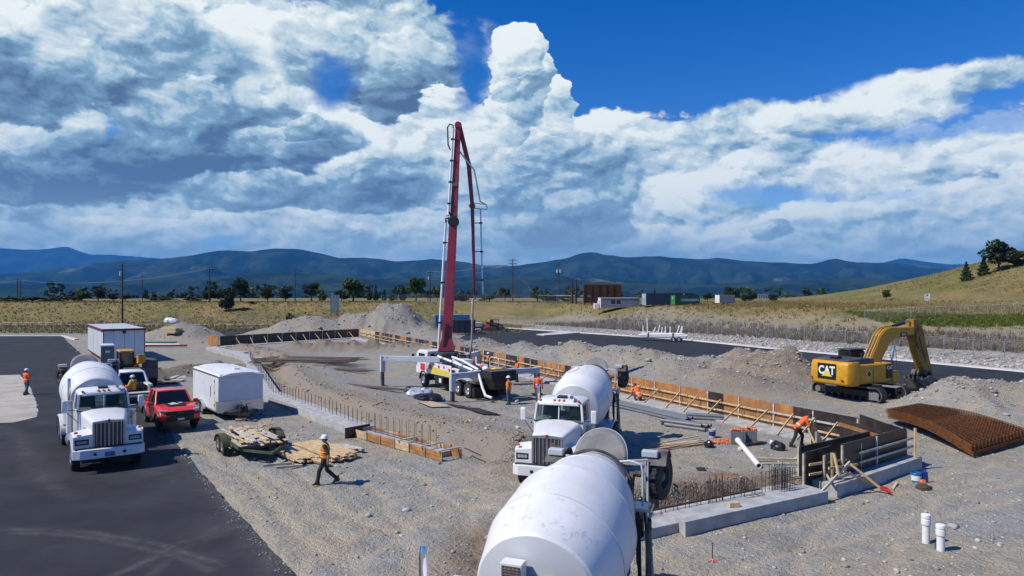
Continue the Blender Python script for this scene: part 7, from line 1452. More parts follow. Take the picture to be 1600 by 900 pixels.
# bed load of the white pickup, boxes behind it
for i, (dx, dy, sx, sy, sz, m_, lab) in enumerate(((-5.3, .35, .4, .35, .35, 'ocap', 'orange tool case in the white pickup bed'), (-5.1, -.25, .45, .4, .45, 'green', 'green jerry can in the white pickup bed'), (-4.9, .1, .5, .4, .3, 'black', 'black crate in the white pickup bed'))):
    Mx = Matrix.Translation((-27.3, 47.9, 0)) @ Matrix.Rotation(R(127), 4, 'Z'); T_ = thing('tool_case', lab, 'tool case', Mx @ Vector((dx, dy, .83)), R(127)); MB().bx(-sx/2, sx/2, -sy/2, sy/2, 0, sz).build('case', M[m_], T_, bevel=.03); MB().tube([(-.1, 0, sz), (-.1, 0, sz+.06), (.1, 0, sz+.06), (.1, 0, sz)], .015, 6).build('handle', M['black'], T_)
for px, py, sz, lab in ((194, 641, .42, 'left grey box on the asphalt below the white pickup'), (206, 643, .36, 'right grey box on the asphalt below the white pickup')):
    x, y = xy(px, py, .02); T_ = thing('plastic_tote', lab, 'box', (x, y, .022), R(30)); MB().box((0, 0, sz/2), (sz*1.2, sz, sz), None, 0, (1.06, 1.06)).build('tub', M['rig'], T_, bevel=.03); MB().box((0, 0, sz+.02), (sz*1.34, sz*1.14, .05)).build('lid', M['cgrey'], T_, bevel=.015)

# ------------------------------------------------------------------ far equipment on the road
def container(label, loc, rz, L, w, h, m_end, m_side, roof=None, words=None, word_m=None, ribs=True, end_words=None):
    T = thing('shipping_container', label, 'container', loc, rz, 'far containers'); b = MB(); b.bx(-L/2, L/2, -w/2, w/2, .12, h-.1); b.build('side_wall', M[m_side], T)
    MB().bx(-L/2, L/2, -w/2-.02, w/2+.02, h-.1, h).build('roof', M[roof or m_side], T); MB().bx(-L/2-.04, -L/2, -w/2, w/2, .12, h-.1).build('door', M[m_end], T); fr = MB()
    for sx in (-1, 1):
        for sy in (-1, 1): fr.bx(sx*L/2-.08, sx*L/2+.06, sy*w/2-.08, sy*w/2+.05, 0, h)
    fr.build('corner_post', M[m_end], T); lb = MB()
    for y in (-w*.3, -w*.1, w*.1, w*.3): lb.bx(-L/2-.075, -L/2-.045, y-.03, y+.03, .2, h-.2)
    lb.build('lock_rod', M['galv'], T)
    if ribs:
        n = int(L/.55); rb = MB()
        for i in range(n): x = -L/2+(i+.5)*L/n; rb.bx(x-.12, x+.12, -w/2-.035, -w/2, .25, h-.25)
        rb.build('corrugation', M[m_side], T)
    if words: text_part('lettering', words[0], words[1], M[word_m], T, (words[2], -w/2-.05, h*.5), (R(90), 0, 0), .01, .02)
    if end_words: text_part('end_lettering', end_words, .8, M['signw'], T, (-L/2-.09, 0, h*.7), (R(90), 0, R(-90)), .01, .02)
    return T
def far(px, py, Y_): p = PY(px, py, Y_); return p
def ground_at(px, Y_): x = (px-800)/FPX*Y_; return (x, Y_, th(x, Y_) if abs(x) < 145 and Y_ < 259 else float(terrain(np.array([x]), np.array([Y_]))[0]))
g_ = ground_at(706, 122); container('blue corrugated container behind the pump boom', (g_[0], g_[1], g_[2]+.35), R(12), 6.0, 2.5, 2.9, 'cblue', 'cblue')
def dumpster():
    x, y, z_ = ground_at(724, 118); T = thing('dumpster', 'charcoal open dumpster in front of the blue container', 'dumpster', (x, y, z_+.15), R(8)); b = MB()
    b.loft([[(-1.9, -1.1, .2), (1.9, -1.1, .2), (1.9, 1.1, .2), (-1.9, 1.1, .2)], [(-2.0, -1.2, 2.3), (2.0, -1.2, 2.3), (2.0, 1.2, 2.3), (-2.0, 1.2, 2.3)]]); b.build('hull', M['dgrey'], T); r = MB()
    for x_ in (-1.9, -.95, 0, .95, 1.9): r.bx(x_-.06, x_+.06, -1.26, -1.1, .3, 2.3)
    r.bx(-2.05, 2.05, -1.28, -1.15, 2.2, 2.35); r.build('rib', M['black'], T); MB().bx(-1.7, 1.7, -.9, .9, 2.28, 2.32).build('tarpaulin', M['dgrey'], T)
dumpster()
def skid():
    x, y = xy(772, 517); T = thing('skid_steer', 'red and black tracked skid steer on the access road', 'skid steer', (x, y, .03), R(-25)); BK = M['black']
    for s in (-1, 1):
        tk = MB(); pts = [(-1.0, .05), (1.0, .05), (1.25, .3), (.9, .75), (-.8, .8), (-1.25, .45)]; tk.prism(pts, s*.62, s*1.0); tk.build('track', BK, T, bevel=.04)
    MB().bx(-1.5, -.55, -.75, .75, .5, 1.45).build('engine_cover', mat('red_machine', (.5, .03, .02), .45, var=.1, scale=2, dirt=.1), T, bevel=.08)
    c = MB(); 
    for a in (-.5, .7):
        for b_ in (-.6, .6): c.bx(a-.05, a+.05, b_-.05, b_+.05, .8, 2.1)
    c.bx(-.55, .75, -.66, .66, 2.05, 2.15); c.bx(-.6, .7, -.6, .6, .6, 1.1); c.build('cab_frame', BK, T); MB().bx(-.5, -.48, -.55, .55, 1.1, 2.05).build('rear_screen', M['bglass'], T)
    a_ = MB()
    for s in (-1, 1): a_.bar((-1.4, s*.85, 1.7), (1.2, s*.85, 1.0), .14, .2); a_.bar((1.2, s*.85, 1.0), (1.5, s*.85, .4), .14, .18)
    a_.build('lift_arm', BK, T); bk = MB(); bk.prism([(1.5, .1), (2.5, .06), (2.5, .12), (1.7, .55), (1.5, .75)], -1.0, 1.0); bk.build('bucket', BK, T)
skid()
x, y = xy(746, 516); T_ = thing('trench_compactor', 'small grey and black machine left of the red skid steer', 'machine', (x, y, .03), R(10)); MB().bx(-.9, .9, -.5, .5, .6, 1.5).build('housing', M['rig'], T_, bevel=.1); [wheel(T_, a, s*.7, .5, .5, .3, .25, s) for a in (-1.2, 1.2) for s in (-1, 1)]; MB().bx(-1.6, 1.6, -.3, .3, .4, .75).build('frame', M['black'], T_)
# white pipe rack trailer
def pipe_rack():
    p = xy(1036, 533); T = thing('pipe_rack_trailer', 'white trailer of plastic pipes with upright stakes on the access road', 'trailer', (p[0], p[1], .03), R(-20)); L = 6.8
    d = MB(); d.bx(-L/2, L/2, -.7, .7, .62, .75); d.build('bed', M['pvc'], T); 
    for i in range(7): MB().tube([(-L/2-.1*(i % 3), -.6+.2*i, .86), (L/2+.1*(i % 2), -.6+.2*i, .86)], .10, 8).build('pipe', M['pvc'], T, smooth=40)
    for i in range(5): MB().tube([(-L/2+.2, -.4+.2*i, 1.05), (L/2-.4, -.4+.2*i, 1.05)], .09, 8).build('pipe', M['pvc'], T, smooth=40)
    for px, h, t in ((-3.0, 1.2, 0), (-2.3, 2.4, -.05), (-1.5, 1.0, .35), (-.85, 1.35, .25), (-.3, 1.0, .15), (.3, 1.15, 0), (1.0, 1.1, 0), (1.9, 1.3, .35), (2.35, 1.15, .3), (2.6, 1.2, .15)): MB().tube([(px, .5, 1.0), (px+h*t, .5, 1.0+h)], .085, 7).build('upright_pipe', M['pvc'], T, smooth=40)
    f = MB(); f.bx(-L/2, L/2, -.75, -.6, .45, .58); f.bx(-L/2, L/2, .6, .75, .45, .58); f.bar((-L/2, 0, .5), (-L/2-1.5, 0, .5), .1, .1); f.tube([(-L/2-.6, 0, .5), (-L/2-1.0, 0, 1.7)], .03, 6); f.build('frame', M['galv'], T); sr = MB()
    for x_ in (-2.1, 1.5): sr.bx(x_-.06, x_+.06, -.78, .78, .44, 1.18)
    sr.build('strap', M['black'], T)
    for x_ in (1.6, 2.4):
        for s in (-1, 1): wheel(T, x_, s*.85, .34, .34, .2, .2, s)
pipe_rack()
# things standing on the terrace
container('blue container with a pale blue end, lettered APL, on the terrace', ground_at(1036, 156), R(8), 9.0, 2.5, 2.75, 'clight', 'cnavy', words=('APL', 1.2, 2.6), word_m='signw', end_words='APL')
container('dark container behind the green one on the terrace', (lambda g: (g[0], g[1], g[2]))(ground_at(1064, 161)), R(8), 6.0, 2.5, 2.75, 'cnavy', 'cnavy')
container('bright green container lettered EVERGREEN on the terrace', ground_at(1071, 154), R(8), 5.8, 2.4, 2.3, 'cgreen', 'cdgreen', words=('EVERGREEN', .75, .6), word_m='clight', end_words='S')
def site_cabin():
    g = ground_at(967, 160); T = thing('site_cabin', 'grey site cabin with a white end left of the blue container', 'cabin', g, R(6)); MB().bx(-4.6, 4.6, -1.3, 1.3, .3, 2.5).build('wall', M['cgrey'], T); MB().bx(-4.64, -4.6, -1.32, 1.32, .3, 2.6).build('end_wall', M['signw'], T); MB().bx(-4.7, 4.7, -1.4, 1.4, 2.5, 2.62).build('roof', M['signw'], T)
    for x in (-1.7, -.4): w_ = MB().bx(x-.45, x+.45, -1.33, -1.3, 1.1, 2.0).build('window', M['bglass'], T); MB().bx(x-.5, x+.5, -1.325, -1.305, 1.03, 1.1).build('sill', M['signw'], w_)
    MB().bx(-6.0, -5.0, -.8, .2, .1, 1.3).build('air_conditioner', M['signw'], T, bevel=.04); MB().bx(-5.0, -4.7, -.5, .3, .6, 1.9).build('meter_box', M['signw'], T)
site_cabin()
def white_box():
    g = ground_at(1133, 158); T = thing('box_trailer', 'small white box trailer on the terrace right of the green container', 'trailer', g, R(10)); MB().bx(-1.9, 1.9, -1.1, 1.1, .45, 2.3).build('box_body', M['cgrey'], T, bevel=.05); MB().bx(-1.95, -1.9, -1.08, 1.08, .47, 2.28).build('front_wall', M['signw'], T)
    for s in (-1, 1): wheel(T, .3, s*1.1, .35, .35, .2, .2, s)
    MB().bar((-1.9, 0, .4), (-3.0, 0, .4), .1, .1).build('tongue', M['black'], T)
white_box()
def billboard():
    g = ground_at(941, 176); T = thing('billboard', 'brown timber back of a billboard on the terrace', 'billboard', g); H0, H1, W_ = .4, 5.0, 4.75
    for i in range(8): MB().bx(-W_, W_, -.05, .05, H0+i*.575, H0+.5+i*.575).build('board', M['bbrown'], T)
    for i in range(6): x = -W_+.1+i*(2*W_-.2)/5; MB().bx(x-.12, x+.12, -.35, -.06, -.3, H1+.1).build('post', mat('dark_timber', (.05, .024, .015), .9, var=.3), T)
    for i in range(8): MB().bx(-W_, W_, -.16, -.06, H0+.44+i*.575, H0+.56+i*.575).build('rail', M['bbrown'], T)
    fr = MB(); fr.bx(-W_-.15, W_+.15, -.08, .1, H1, H1+.16); fr.bx(-W_-.15, -W_, -.08, .1, H0, H1); fr.bx(W_, W_+.15, -.08, .1, H0, H1); fr.build('frame', M['bbrown'], T)
billboard()
g = PY(523, 490, 172); T_ = thing('sign_panels', 'pair of tall grey sign backs on the bank', 'sign', (g.x, 172, th(g.x, 172)), R(30))
for i, x in enumerate((-.75, .05, .85)):
    MB().bx(x-.32, x+.32, -.05, .05, .5, 5.6 if i < 1 else 5.0).build('sign_panel', M['rig'], T_); MB().bx(x-.36, x-.30, -.09, -.03, -.2, 5.6 if i < 1 else 5.0).build('post', M['dgrey'], T_)
g = ground_at(1449, 150); T_ = thing('notice_board', 'white notice board on posts on the grassy hill', 'sign', g, R(-10)); MB().bx(-.55, .55, -.03, .03, .9, 2.3).build('panel', M['signw'], T_)
for s in (-.45, .45): MB().bx(s-.05, s+.05, -.05, .05, -.2, 1.2 if s > 0 else 2.3).build('post', M['galv'], T_)
fg = MB(); fg.bx(-.16, .16, -.045, -.032, 1.75, 2.1); fg.bx(-.09, .09, -.045, -.032, 2.1, 2.2); fg.bx(-.25, .25, -.045, -.032, 1.15, 1.25); fg.build('notice_print', M['dgrey'], T_)
g = ground_at(1192, 190); T_ = thing('bleacher_frame', 'pale slatted frame on the skyline right of the white box trailer', 'frame', g); 
for i in range(5): MB().bx(-1.3+i*.65-.08, -1.3+i*.65+.08, -.1, .1, 0, 2.2).build('upright', M['galv'], T_)
MB().bx(-1.5, 1.5, -.12, .12, 2.1, 2.3).build('top_rail', M['galv'], T_)

# ------------------------------------------------------------------ poles and wires
POLES = {}
def upole(key, px, top, base, Y_, label, arms=1, xf=False, r_=.16):
    b = PY(px, base, Y_); t_ = PY(px, top, Y_); z0 = b.z; x = b.x; H = t_.z-z0+.6; T = thing('utility_pole', label, 'utility pole', (x, Y_, z0-.6), R(rnd.uniform(-12, 12)), 'utility poles')
    MB().tube([(0, 0, 0), (.02, 0, H)], [r_*1.15, r_*.75], 10).build('pole', M['pole'], T, smooth=40)
    for i in range(arms):
        zz = H-.5-i*1.0; MB().bx(-1.25, 1.25, -.06, .06, zz-.07, zz+.07).build('crossarm', M['pole'], T); ins = MB()
        for x_ in (-1.1, -.5, .5, 1.1): ins.tube([(x_, 0, zz+.05), (x_, 0, zz+.28)], .05, 6)
        ins.build('insulator', M['galv'], T); br = MB(); br.bar((-.6, .08, zz), (0, .1, zz-.6), .04, .04); br.bar((.6, .08, zz), (0, .1, zz-.6), .04, .04); br.build('arm_brace', M['galv'], T)
    if xf:
        for s in ((-1, 1) if xf == 2 else (-1,)): MB().lathe([(0, 0), (0, .26), (.9, .26), (.96, .12), (.96, 0)], (s*.45, 0, H-2.8), (0, 0, 1), 12).build('transformer', M['rig'], T, smooth=40)
    POLES[key] = Vector((x, Y_, t_.z-.2)); return T
upole('a', 27, 434, 478, 215, 'left of the twin utility poles at the far left edge', 0); upole('a2', 31.5, 437, 478, 222, 'right of the twin utility poles at the far left edge', 0)
upole('b', 191, 412, 501, 158, 'tall dark utility pole behind the site office', 1, 1, .19); upole('c', 222, 430, 478, 235, 'thin utility pole right of the site office', 1, False, .13); upole('d', 327, 418, 476, 190, 'utility pole with a crossarm beside the big dark bush', 1)
upole('e', 342, 440, 473, 290, 'small distant utility pole left of the dark bush', 0, False, .16); upole('e2', 347.5, 440, 473, 300, 'smallest distant utility pole above the dark bush', 0, False, .16); upole('f', 461, 423, 474, 205, 'utility pole left of the sign panels', 0); upole('g', 672, 423, 472, 215, 'utility pole just left of the raised boom', 2, 1)
upole('h', 801, 404, 473, 200, 'utility pole right of the raised boom', 2); upole('i', 873, 411, 471, 200, 'utility pole with two transformers left of the billboard', 1, 2); upole('j', 1062, 442, 466, 300, 'thin distant pole above the green container', 0, False, .15)
x0 = ground_at(897, 185); T_ = thing('timber_posts', 'pair of thick timber posts left of the billboard', 'posts', x0)
for s, h in ((-.5, 6.2), (.5, 6.6)): MB().tube([(s, 0, -.2), (s*1.15, 0, h)], [.3, .24], 10).build('post', M['pole'], T_, smooth=40)
MB().bx(-1.6, .2, -.1, .1, 4.6, 4.8).build('stub_arm', M['pole'], T_)
WIRES = thing('overhead_wires', 'pale overhead wires strung between the utility poles', 'wires', (0, 0, 0))
def wire(a, b, sag=1.2, r_=.035):
    pts = []
    for i in range(15): t_ = i/14; p = a.lerp(b, t_); p.z -= sag*4*t_*(1-t_); pts.append(p)
    MB().tube(pts, r_, 4, caps=False).build('wire', M['wire'], WIRES)
L0 = Vector((-260, 260, 12)); R0 = PY(1300, 440, 260)
for dx, dz in ((-.9, 0), (.9, .0)):
    o_ = Vector((dx, 0, dz)); wire(L0+o_, POLES['a2']+o_, 2); wire(POLES['a2']+o_, POLES['d']+o_, 2.2); wire(POLES['d']+o_, POLES['g']+o_, 3.0); wire(POLES['g']+o_, POLES['h']+o_, 1.2)
wire(POLES['d']-Vector((0, 0, 3)), POLES['g']-Vector((0, 0, 4)), 2.5); wire(POLES['b'], POLES['d'], 1.5); wire(POLES['g']-Vector((0, 0, 2.5)), POLES['h']-Vector((0, 0, .8)), 1.2); wire(POLES['d']-Vector((0, 0, 1.5)), POLES['f'], 1.5); wire(POLES['f'], POLES['g'], 1.8)
wire(POLES['f'], PY(423, 471, 205), 0, .03); wire(POLES['h']-Vector((0, 0, 3)), PY(846, 470, 200), 0, .03); wire(PY(905, 466, 190), PY(1600, 459, 240), 1.0, .05)

# ------------------------------------------------------------------ chain-link fences
def mesh_mat():
    mt = bpy.data.materials.new('chain_link'); mt.use_nodes = True; t = mt.node_tree; k = NT(t); b = t.nodes['Principled BSDF']; o = t.nodes['Material Output']; b.inputs['Base Color'].default_value = (.32, .33, .34, 1); b.inputs['Metallic'].default_value = .4; b.inputs['Roughness'].default_value = .55
    tr = k.n('ShaderNodeBsdfTransparent'); mx = k.n('ShaderNodeMixShader'); mx.inputs[0].default_value = .10; t.links.new(tr.outputs[0], mx.inputs[1]); t.links.new(b.outputs[0], mx.inputs[2]); t.links.new(mx.outputs[0], o.inputs[0]); return mt
CL = mesh_mat(); POST = MB().tube([(0, 0, -.2), (0, 0, 2.1), (.16, -.16, 2.38)], .04, 6).mesh('post', M['galv'])
def fence(pts, label, step=3.0, h=2.05, rr=.022):
    ph = h/2.05
    T = thing('chain_link_fence', label, 'fence', (0, 0, 0)); rail = MB(); net = MB(); last = None
    for i in range(len(pts)-1):
        ps, d, st = line_pts(pts[i], pts[i+1], step)
        for p in ps:
            z = float(terrain(np.array([p.x]), np.array([p.y]))[0]); part_at('post', POST, T, (p.x, p.y, z), R(rnd.uniform(-20, 20)), scale=(1, 1, ph))
            q = Vector((p.x, p.y, z))
            if last is not None:
                rail.tube([last+Vector((0, 0, h)), q+Vector((0, 0, h))], rr, 5, caps=False); rail.tube([last+Vector((.1, -.1, h+.2)), q+Vector((.1, -.1, h+.2))], .012, 4, caps=False); n_ = len(net.v); net.add([last+Vector((0, 0, .03)), q+Vector((0, 0, .03)), q+Vector((0, 0, h)), last+Vector((0, 0, h))], [(0, 1, 2, 3)])
            last = q
    rail.build('top_rail', M['galv'], T); net.build('mesh_fabric', CL, T); return T
fence([(-6, 153.5), (0, 149), (22.7, 120), (50, 67), (64, 40)], 'chain-link fence along the road on the right')
fence([(-125, 115), (-77, 117), (-67, 147), (-20, 158), (-7, 154)], 'chain-link fence below the grassy bank on the left')
fence([(52, 104), (66, 92), (84, 76)], 'far chain-link fence at the foot of the grassy hill', 3.0, 1.5, .010)
fence([(-40, 196), (10, 190), (24, 182)], 'distant chain-link fence on the terrace behind the raised boom', 5)
# ------------------------------------------------------------------ trees
nr = np.random.default_rng(5)
def leaf_mat(name, c1, c2):
    mt = bpy.data.materials.new(name); mt.use_nodes = True; t = mt.node_tree; k = NT(t); b = t.nodes['Principled BSDF']; g = k.n('ShaderNodeNewGeometry'); oi = k.n('ShaderNodeObjectInfo')
    f = k.m('ADD', k.noise(g.outputs['Position'], .9, 3, .6), k.m('MULTIPLY_ADD', g.outputs['Random Per Island'], .5, -.25)); c = k.mix(k.ss(f, .3, .75), c1, c2); c = k.mix(k.m('MULTIPLY', oi.outputs['Random'], .45), c, (c1[0]*.8, c1[1]*.75, c1[2]))
    k.put(b.inputs['Base Color'], c); b.inputs['Roughness'].default_value = .7; b.inputs['Specular IOR Level'].default_value = .2; return mt
LM = dict(g=leaf_mat('green_leaves', (.045, .08, .018), (.12, .17, .04)), d=leaf_mat('dark_leaves', (.022, .042, .014), (.065, .095, .030)), p=leaf_mat('pale_leaves', (.06, .085, .03), (.13, .15, .06)), s=leaf_mat('olive_leaves', (.05, .058, .022), (.10, .10, .045)))
def cards(centers, size, n_rand=True):
    """small leaf clumps: one bent quad each, random orientation"""
    n = len(centers); a = nr.normal(size=(n, 3)); a /= np.linalg.norm(a, axis=1)[:, None]; b = np.cross(a, nr.normal(size=(n, 3))); b /= np.linalg.norm(b, axis=1)[:, None]; s = (size*nr.uniform(.6, 1.4, n))[:, None]
    c = np.cross(a, b); V = np.stack([centers-a*s, centers-b*s*.6+c*s*.25, centers+a*s, centers+b*s*.6+c*s*.25], 1).reshape(-1, 3); F = np.arange(n*4).reshape(n, 4); return V, F
def np_mesh(name, V, F, m, smooth=False):
    me = bpy.data.meshes.new(name); me.vertices.add(len(V)); me.vertices.foreach_set('co', np.ascontiguousarray(V, np.float32).ravel()); k = F.shape[1]; me.loops.add(F.size); me.loops.foreach_set('vertex_index', np.ascontiguousarray(F, np.int32).ravel()); me.polygons.add(len(F)); me.polygons.foreach_set('loop_start', np.arange(0, F.size, k, dtype=np.int32)); me.update(calc_edges=True); me.materials.append(m)
    if smooth: me.polygons.foreach_set('use_smooth', np.ones(len(F), bool))
    return me
def crown_pts(kind, n):
    """unit crown: height 1, radius .5"""
    if kind == 'conifer':
        h = nr.uniform(.06, 1, n)**.9; lay = .5+.5*np.sin(h*38); r = (1-h)*.46*(.55+.45*lay)*np.sqrt(nr.uniform(.25, 1, n)); a = nr.uniform(0, 2*np.pi, n); return np.stack([r*np.cos(a), r*np.sin(a), h-.05*r], 1)
    nb = 17 if kind == 'round' else 12; lo = .34 if kind == 'round' else .12
    cc = []
    for _ in range(nb): a = nr.uniform(0, 2*np.pi); r = nr.uniform(.05, .34); z = nr.uniform(lo, .84); r *= (1-.7*max(0, z-.55)/.45); cc.append((r*np.cos(a), r*np.sin(a), z, nr.uniform(.10, .19)))
    cc = np.array(cc); i = nr.integers(0, nb, n); d = nr.normal(size=(n, 3)); d /= np.linalg.norm(d, axis=1)[:, None]; rr = nr.uniform(.45, 1.05, n)**.5; return cc[i, :3]+d*(cc[i, 3]*rr)[:, None]*np.array([1.1, 1.1, .85])
CROWN = {(k, v): crown_pts(k, n) for k, n in (('round', 2300), ('conifer', 1900), ('bush', 1700)) for v in range(3)}; CM = {}
def tree(px, base, w, h, Y_, kind, lm, label, z=None, group='trees around the site'):
    p = PY(px, base, Y_); g = ground_at(px, Y_)[2] if z is None else z; H = h*Y_/FPX+(p.z-g if z is None else 0); H = max(H, .6); W_ = w*Y_/FPX*1.35; H *= 1.2
    T = thing('conifer_tree' if kind == 'conifer' else ('shrub' if kind == 'bush' else 'tree'), label, 'shrub' if kind == 'bush' else 'tree', (p.x, Y_, g-.05), R(rnd.uniform(0, 360)), group); v = rnd.randrange(3); key = (kind, v, lm)
    if key not in CM: V, F = cards(CROWN[(kind, v)], .042 if kind != 'bush' else .05); CM[key] = np_mesh('crown', V, F, LM[lm])
    c = part_at('crown', CM[key], T, (0, 0, 0), scale=(W_, W_, H)); tk = ('trunk', kind)
    if tk not in CM:
        mb = MB(); top = .8 if kind == 'conifer' else .5; mb.tube([(0, 0, 0), (.01, .0, top*.5), (0, .01, top)], [.035, .022, .008], 7)
        if kind != 'conifer':
            for k in range(6): a = k*1.05; mb.tube([(0, 0, top*(.45+.07*k)), (.12*math.cos(a), .12*math.sin(a), top*(.75+.08*k)), (.26*math.cos(a), .26*math.sin(a), top*(.95+.1*k))], [.014, .009, .004], 5)
        CM[tk] = mb.mesh('trunk', M['bark'])
    part_at('trunk', CM[tk], T, (0, 0, 0), scale=(W_, W_, H)); return T
TREES = [(15, 477, 36, 12, 210, 'bush', 'g', 'low green shrub at the far left edge of the terrace'), (50, 477, 40, 13, 212, 'bush', 'g', 'low green shrub right of the twin poles'), (84, 477, 40, 11, 214, 'bush', 'd', 'low dark shrub in the far left hedge row'), (106, 476, 30, 13, 212, 'bush', 'g', 'green shrub left of the round pale tree'), (128, 476, 22, 21, 208, 'round', 'g', 'small round green tree left of the tall pole'), (153, 476, 24, 23, 208, 'round', 'd', 'round dark tree left of the tall pole'), (176, 475, 18, 16, 220, 'round', 'd', 'small dark tree just left of the tall pole'), (196, 475, 18, 15, 220, 'round', 'g', 'small green tree right of the tall pole'),
 (255, 473, 40, 8, 240, 'bush', 'd', 'flat dark shrub right of the thin pole'), (300, 473, 30, 9, 240, 'bush', 'd', 'flat dark shrub left of the crossarm pole'), (328, 474, 32, 20, 215, 'round', 'd', 'dark tree at the crossarm pole'), (345, 474, 22, 20, 225, 'round', 'd', 'dark tree right of the crossarm pole'), (376, 474, 30, 36, 210, 'round', 'd', 'tall dark tree behind the big bush'), (358, 492, 26, 46, 176, 'bush', 'd', 'big dark bush on the bank below the crossarm pole'), (394, 484, 12, 11, 185, 'bush', 'd', 'small dark bush on the bank'), (418, 474, 20, 25, 210, 'round', 's', 'sparse olive tree on the terrace'), (446, 473, 22, 24, 212, 'round', 'd', 'round dark tree left of the plain pole'), (487, 474, 30, 29, 208, 'round', 'd', 'broad dark tree left of the sign panels'), (505, 472, 14, 14, 225, 'bush', 'g', 'small green shrub by the sign panels'), (453, 505, 14, 14, 150, 'bush', 'p', 'pale green weed bush on the far spoil heap'),
 (552, 473, 38, 34, 205, 'round', 'g', 'largest green tree right of the sign panels'), (534, 472, 22, 18, 225, 'round', 'd', 'dark tree behind the sign panels'), (577, 471, 10, 19, 230, 'conifer', 'd', 'first dark conifer right of the largest green tree'), (587, 471, 11, 22, 228, 'conifer', 'd', 'second dark conifer right of the largest green tree'), (600, 471, 11, 17, 232, 'conifer', 'd', 'third dark conifer right of the largest green tree'), (613, 471, 14, 10, 235, 'bush', 'g', 'small green shrub between the conifers'), (629, 471, 13, 22, 225, 'conifer', 'd', 'dark conifer left of the boom tree'), (650, 471, 32, 33, 208, 'round', 'g', 'broad green tree left of the raised boom'), (669, 471, 14, 15, 225, 'round', 'd', 'small dark tree left of the raised boom'), (683, 471, 16, 16, 225, 'round', 'd', 'dark tree directly behind the raised boom'),
 (722, 472, 34, 13, 225, 'bush', 'd', 'dark shrub right of the raised boom'), (765, 472, 26, 11, 215, 'bush', 'g', 'low green shrub under the hanging boom'), (789, 472, 16, 21, 212, 'round', 'd', 'dark tree just left of the double arm pole'), (840, 472, 32, 15, 206, 'bush', 'g', 'green shrub left of the transformer pole'), (860, 472, 30, 12, 206, 'bush', 'g', 'green shrub at the transformer pole'), (886, 472, 24, 9, 208, 'bush', 'd', 'low dark shrub left of the timber posts'),
 (1023, 462, 8, 9, 260, 'conifer', 'd', 'small tree tip above the blue container'), (1106, 471, 15, 13, 200, 'round', 'd', 'dark round tree left of the white box trailer'), (1142, 466, 18, 17, 230, 'round', 'd', 'dark tree behind the white box trailer'), (1164, 470, 20, 11, 215, 'bush', 'd', 'dark shrub right of the white box trailer'), (1177, 470, 14, 13, 215, 'round', 'd', 'small dark tree right of the white box trailer'), (1206, 467, 14, 9, 215, 'bush', 'd', 'dark shrub right of the slatted frame')]
for t_ in TREES: tree(*t_)
for px, base, w, h, kind, lm, lab in ((1385, 448, 14, 16, 'round', 'g', 'small green tree low on the hill edge'), (1510, 424, 22, 26, 'conifer', 'd', 'left dark conical tree on the hill crest'), (1537, 420, 22, 25, 'conifer', 'd', 'right dark conical tree on the hill crest'), (1561, 412, 46, 44, 'round', 'd', 'biggest dark tree on the hill crest'), (1590, 402, 36, 20, 'bush', 'p', 'pale green bush at the hill top')):
    g = ground_at(px, 178); tree(px, base, w, h, 178, kind, lm, lab, z=max(g[2]-.2, 0)*1.0)
# far-off wood along the valley floor
n = 420; Yc = nr.uniform(420, 1500, n); Xc = nr.uniform(-.85, .65, n)*Yc; Zc = terrain(Xc, Yc); V_ = []; F_ = []
for i in range(n):
    hh = nr.uniform(6, 13); ww = nr.uniform(8, 22); c = crown_pts('bush', 42)*np.array([ww, ww, hh])+np.array([Xc[i], Yc[i], Zc[i]]); V, F = cards(c, 1.7); F_.append(F+4*42*i); V_.append(V)
tag(bpy.data.objects.new('far_wood', np_mesh('far_wood', np.concatenate(V_), np.concatenate(F_), LM['d'])), 'dark far-off wood along the valley floor', 'wood', kind='stuff'); COL.objects.link(bpy.data.objects['far_wood'])

# ------------------------------------------------------------------ grass and weeds
def tuft_mat(name, c1, c2):
    mt = bpy.data.materials.new(name); mt.use_nodes = True; t = mt.node_tree; k = NT(t); b = t.nodes['Principled BSDF']; g = k.n('ShaderNodeNewGeometry'); f = k.m('ADD', k.m('MULTIPLY', k.noise(g.outputs['Position'], .15, 4, .6), .8), k.m('MULTIPLY', g.outputs['Random Per Island'], .35)); k.put(b.inputs['Base Color'], k.mix(k.ss(f, .35, .8), c1, c2)); b.inputs['Roughness'].default_value = .9; b.inputs['Specular IOR Level'].default_value = .1; return mt
def tufts(name, X, Y, h, w, m, label, blades=6):
    n = len(X); Z = terrain(X, Y); base = np.repeat(np.stack([X, Y, Z-.03], 1), blades, 0); N = n*blades; a = nr.uniform(0, 2*np.pi, N); hh = np.repeat(h, blades)*nr.uniform(.55, 1.15, N); ww = np.repeat(w, blades); lean = nr.uniform(.1, .55, N)
    off = np.stack([np.cos(a), np.sin(a), 0*a], 1)*(ww*nr.uniform(0, .9, N))[:, None]; side = np.stack([-np.sin(a), np.cos(a), 0*a], 1)*(ww*.18)[:, None]; tip = base+off+np.stack([np.cos(a)*lean*hh, np.sin(a)*lean*hh, hh], 1)
    V = np.stack([base+off-side, base+off+side, tip], 1).reshape(-1, 3); F = np.arange(N*3).reshape(N, 3); o = bpy.data.objects.new(name, np_mesh(name, V, F, m)); COL.objects.link(o); return tag(o, label, 'grass' if 'grass' in name else 'weeds', kind='stuff')
def S(x, y): return (x-22)*.86+(y-107)*.51
n = 26000; Y = nr.uniform(60, 150, n); X = nr.uniform(-.06, .80, n)*Y; s = S(X, Y); wob = fbm(X*.03, Y*.03, 3, 5)*8; k_ = (s > 7.3)&(s+wob < 20)&(nr.random(n) < .9); X, Y = X[k_], Y[k_]
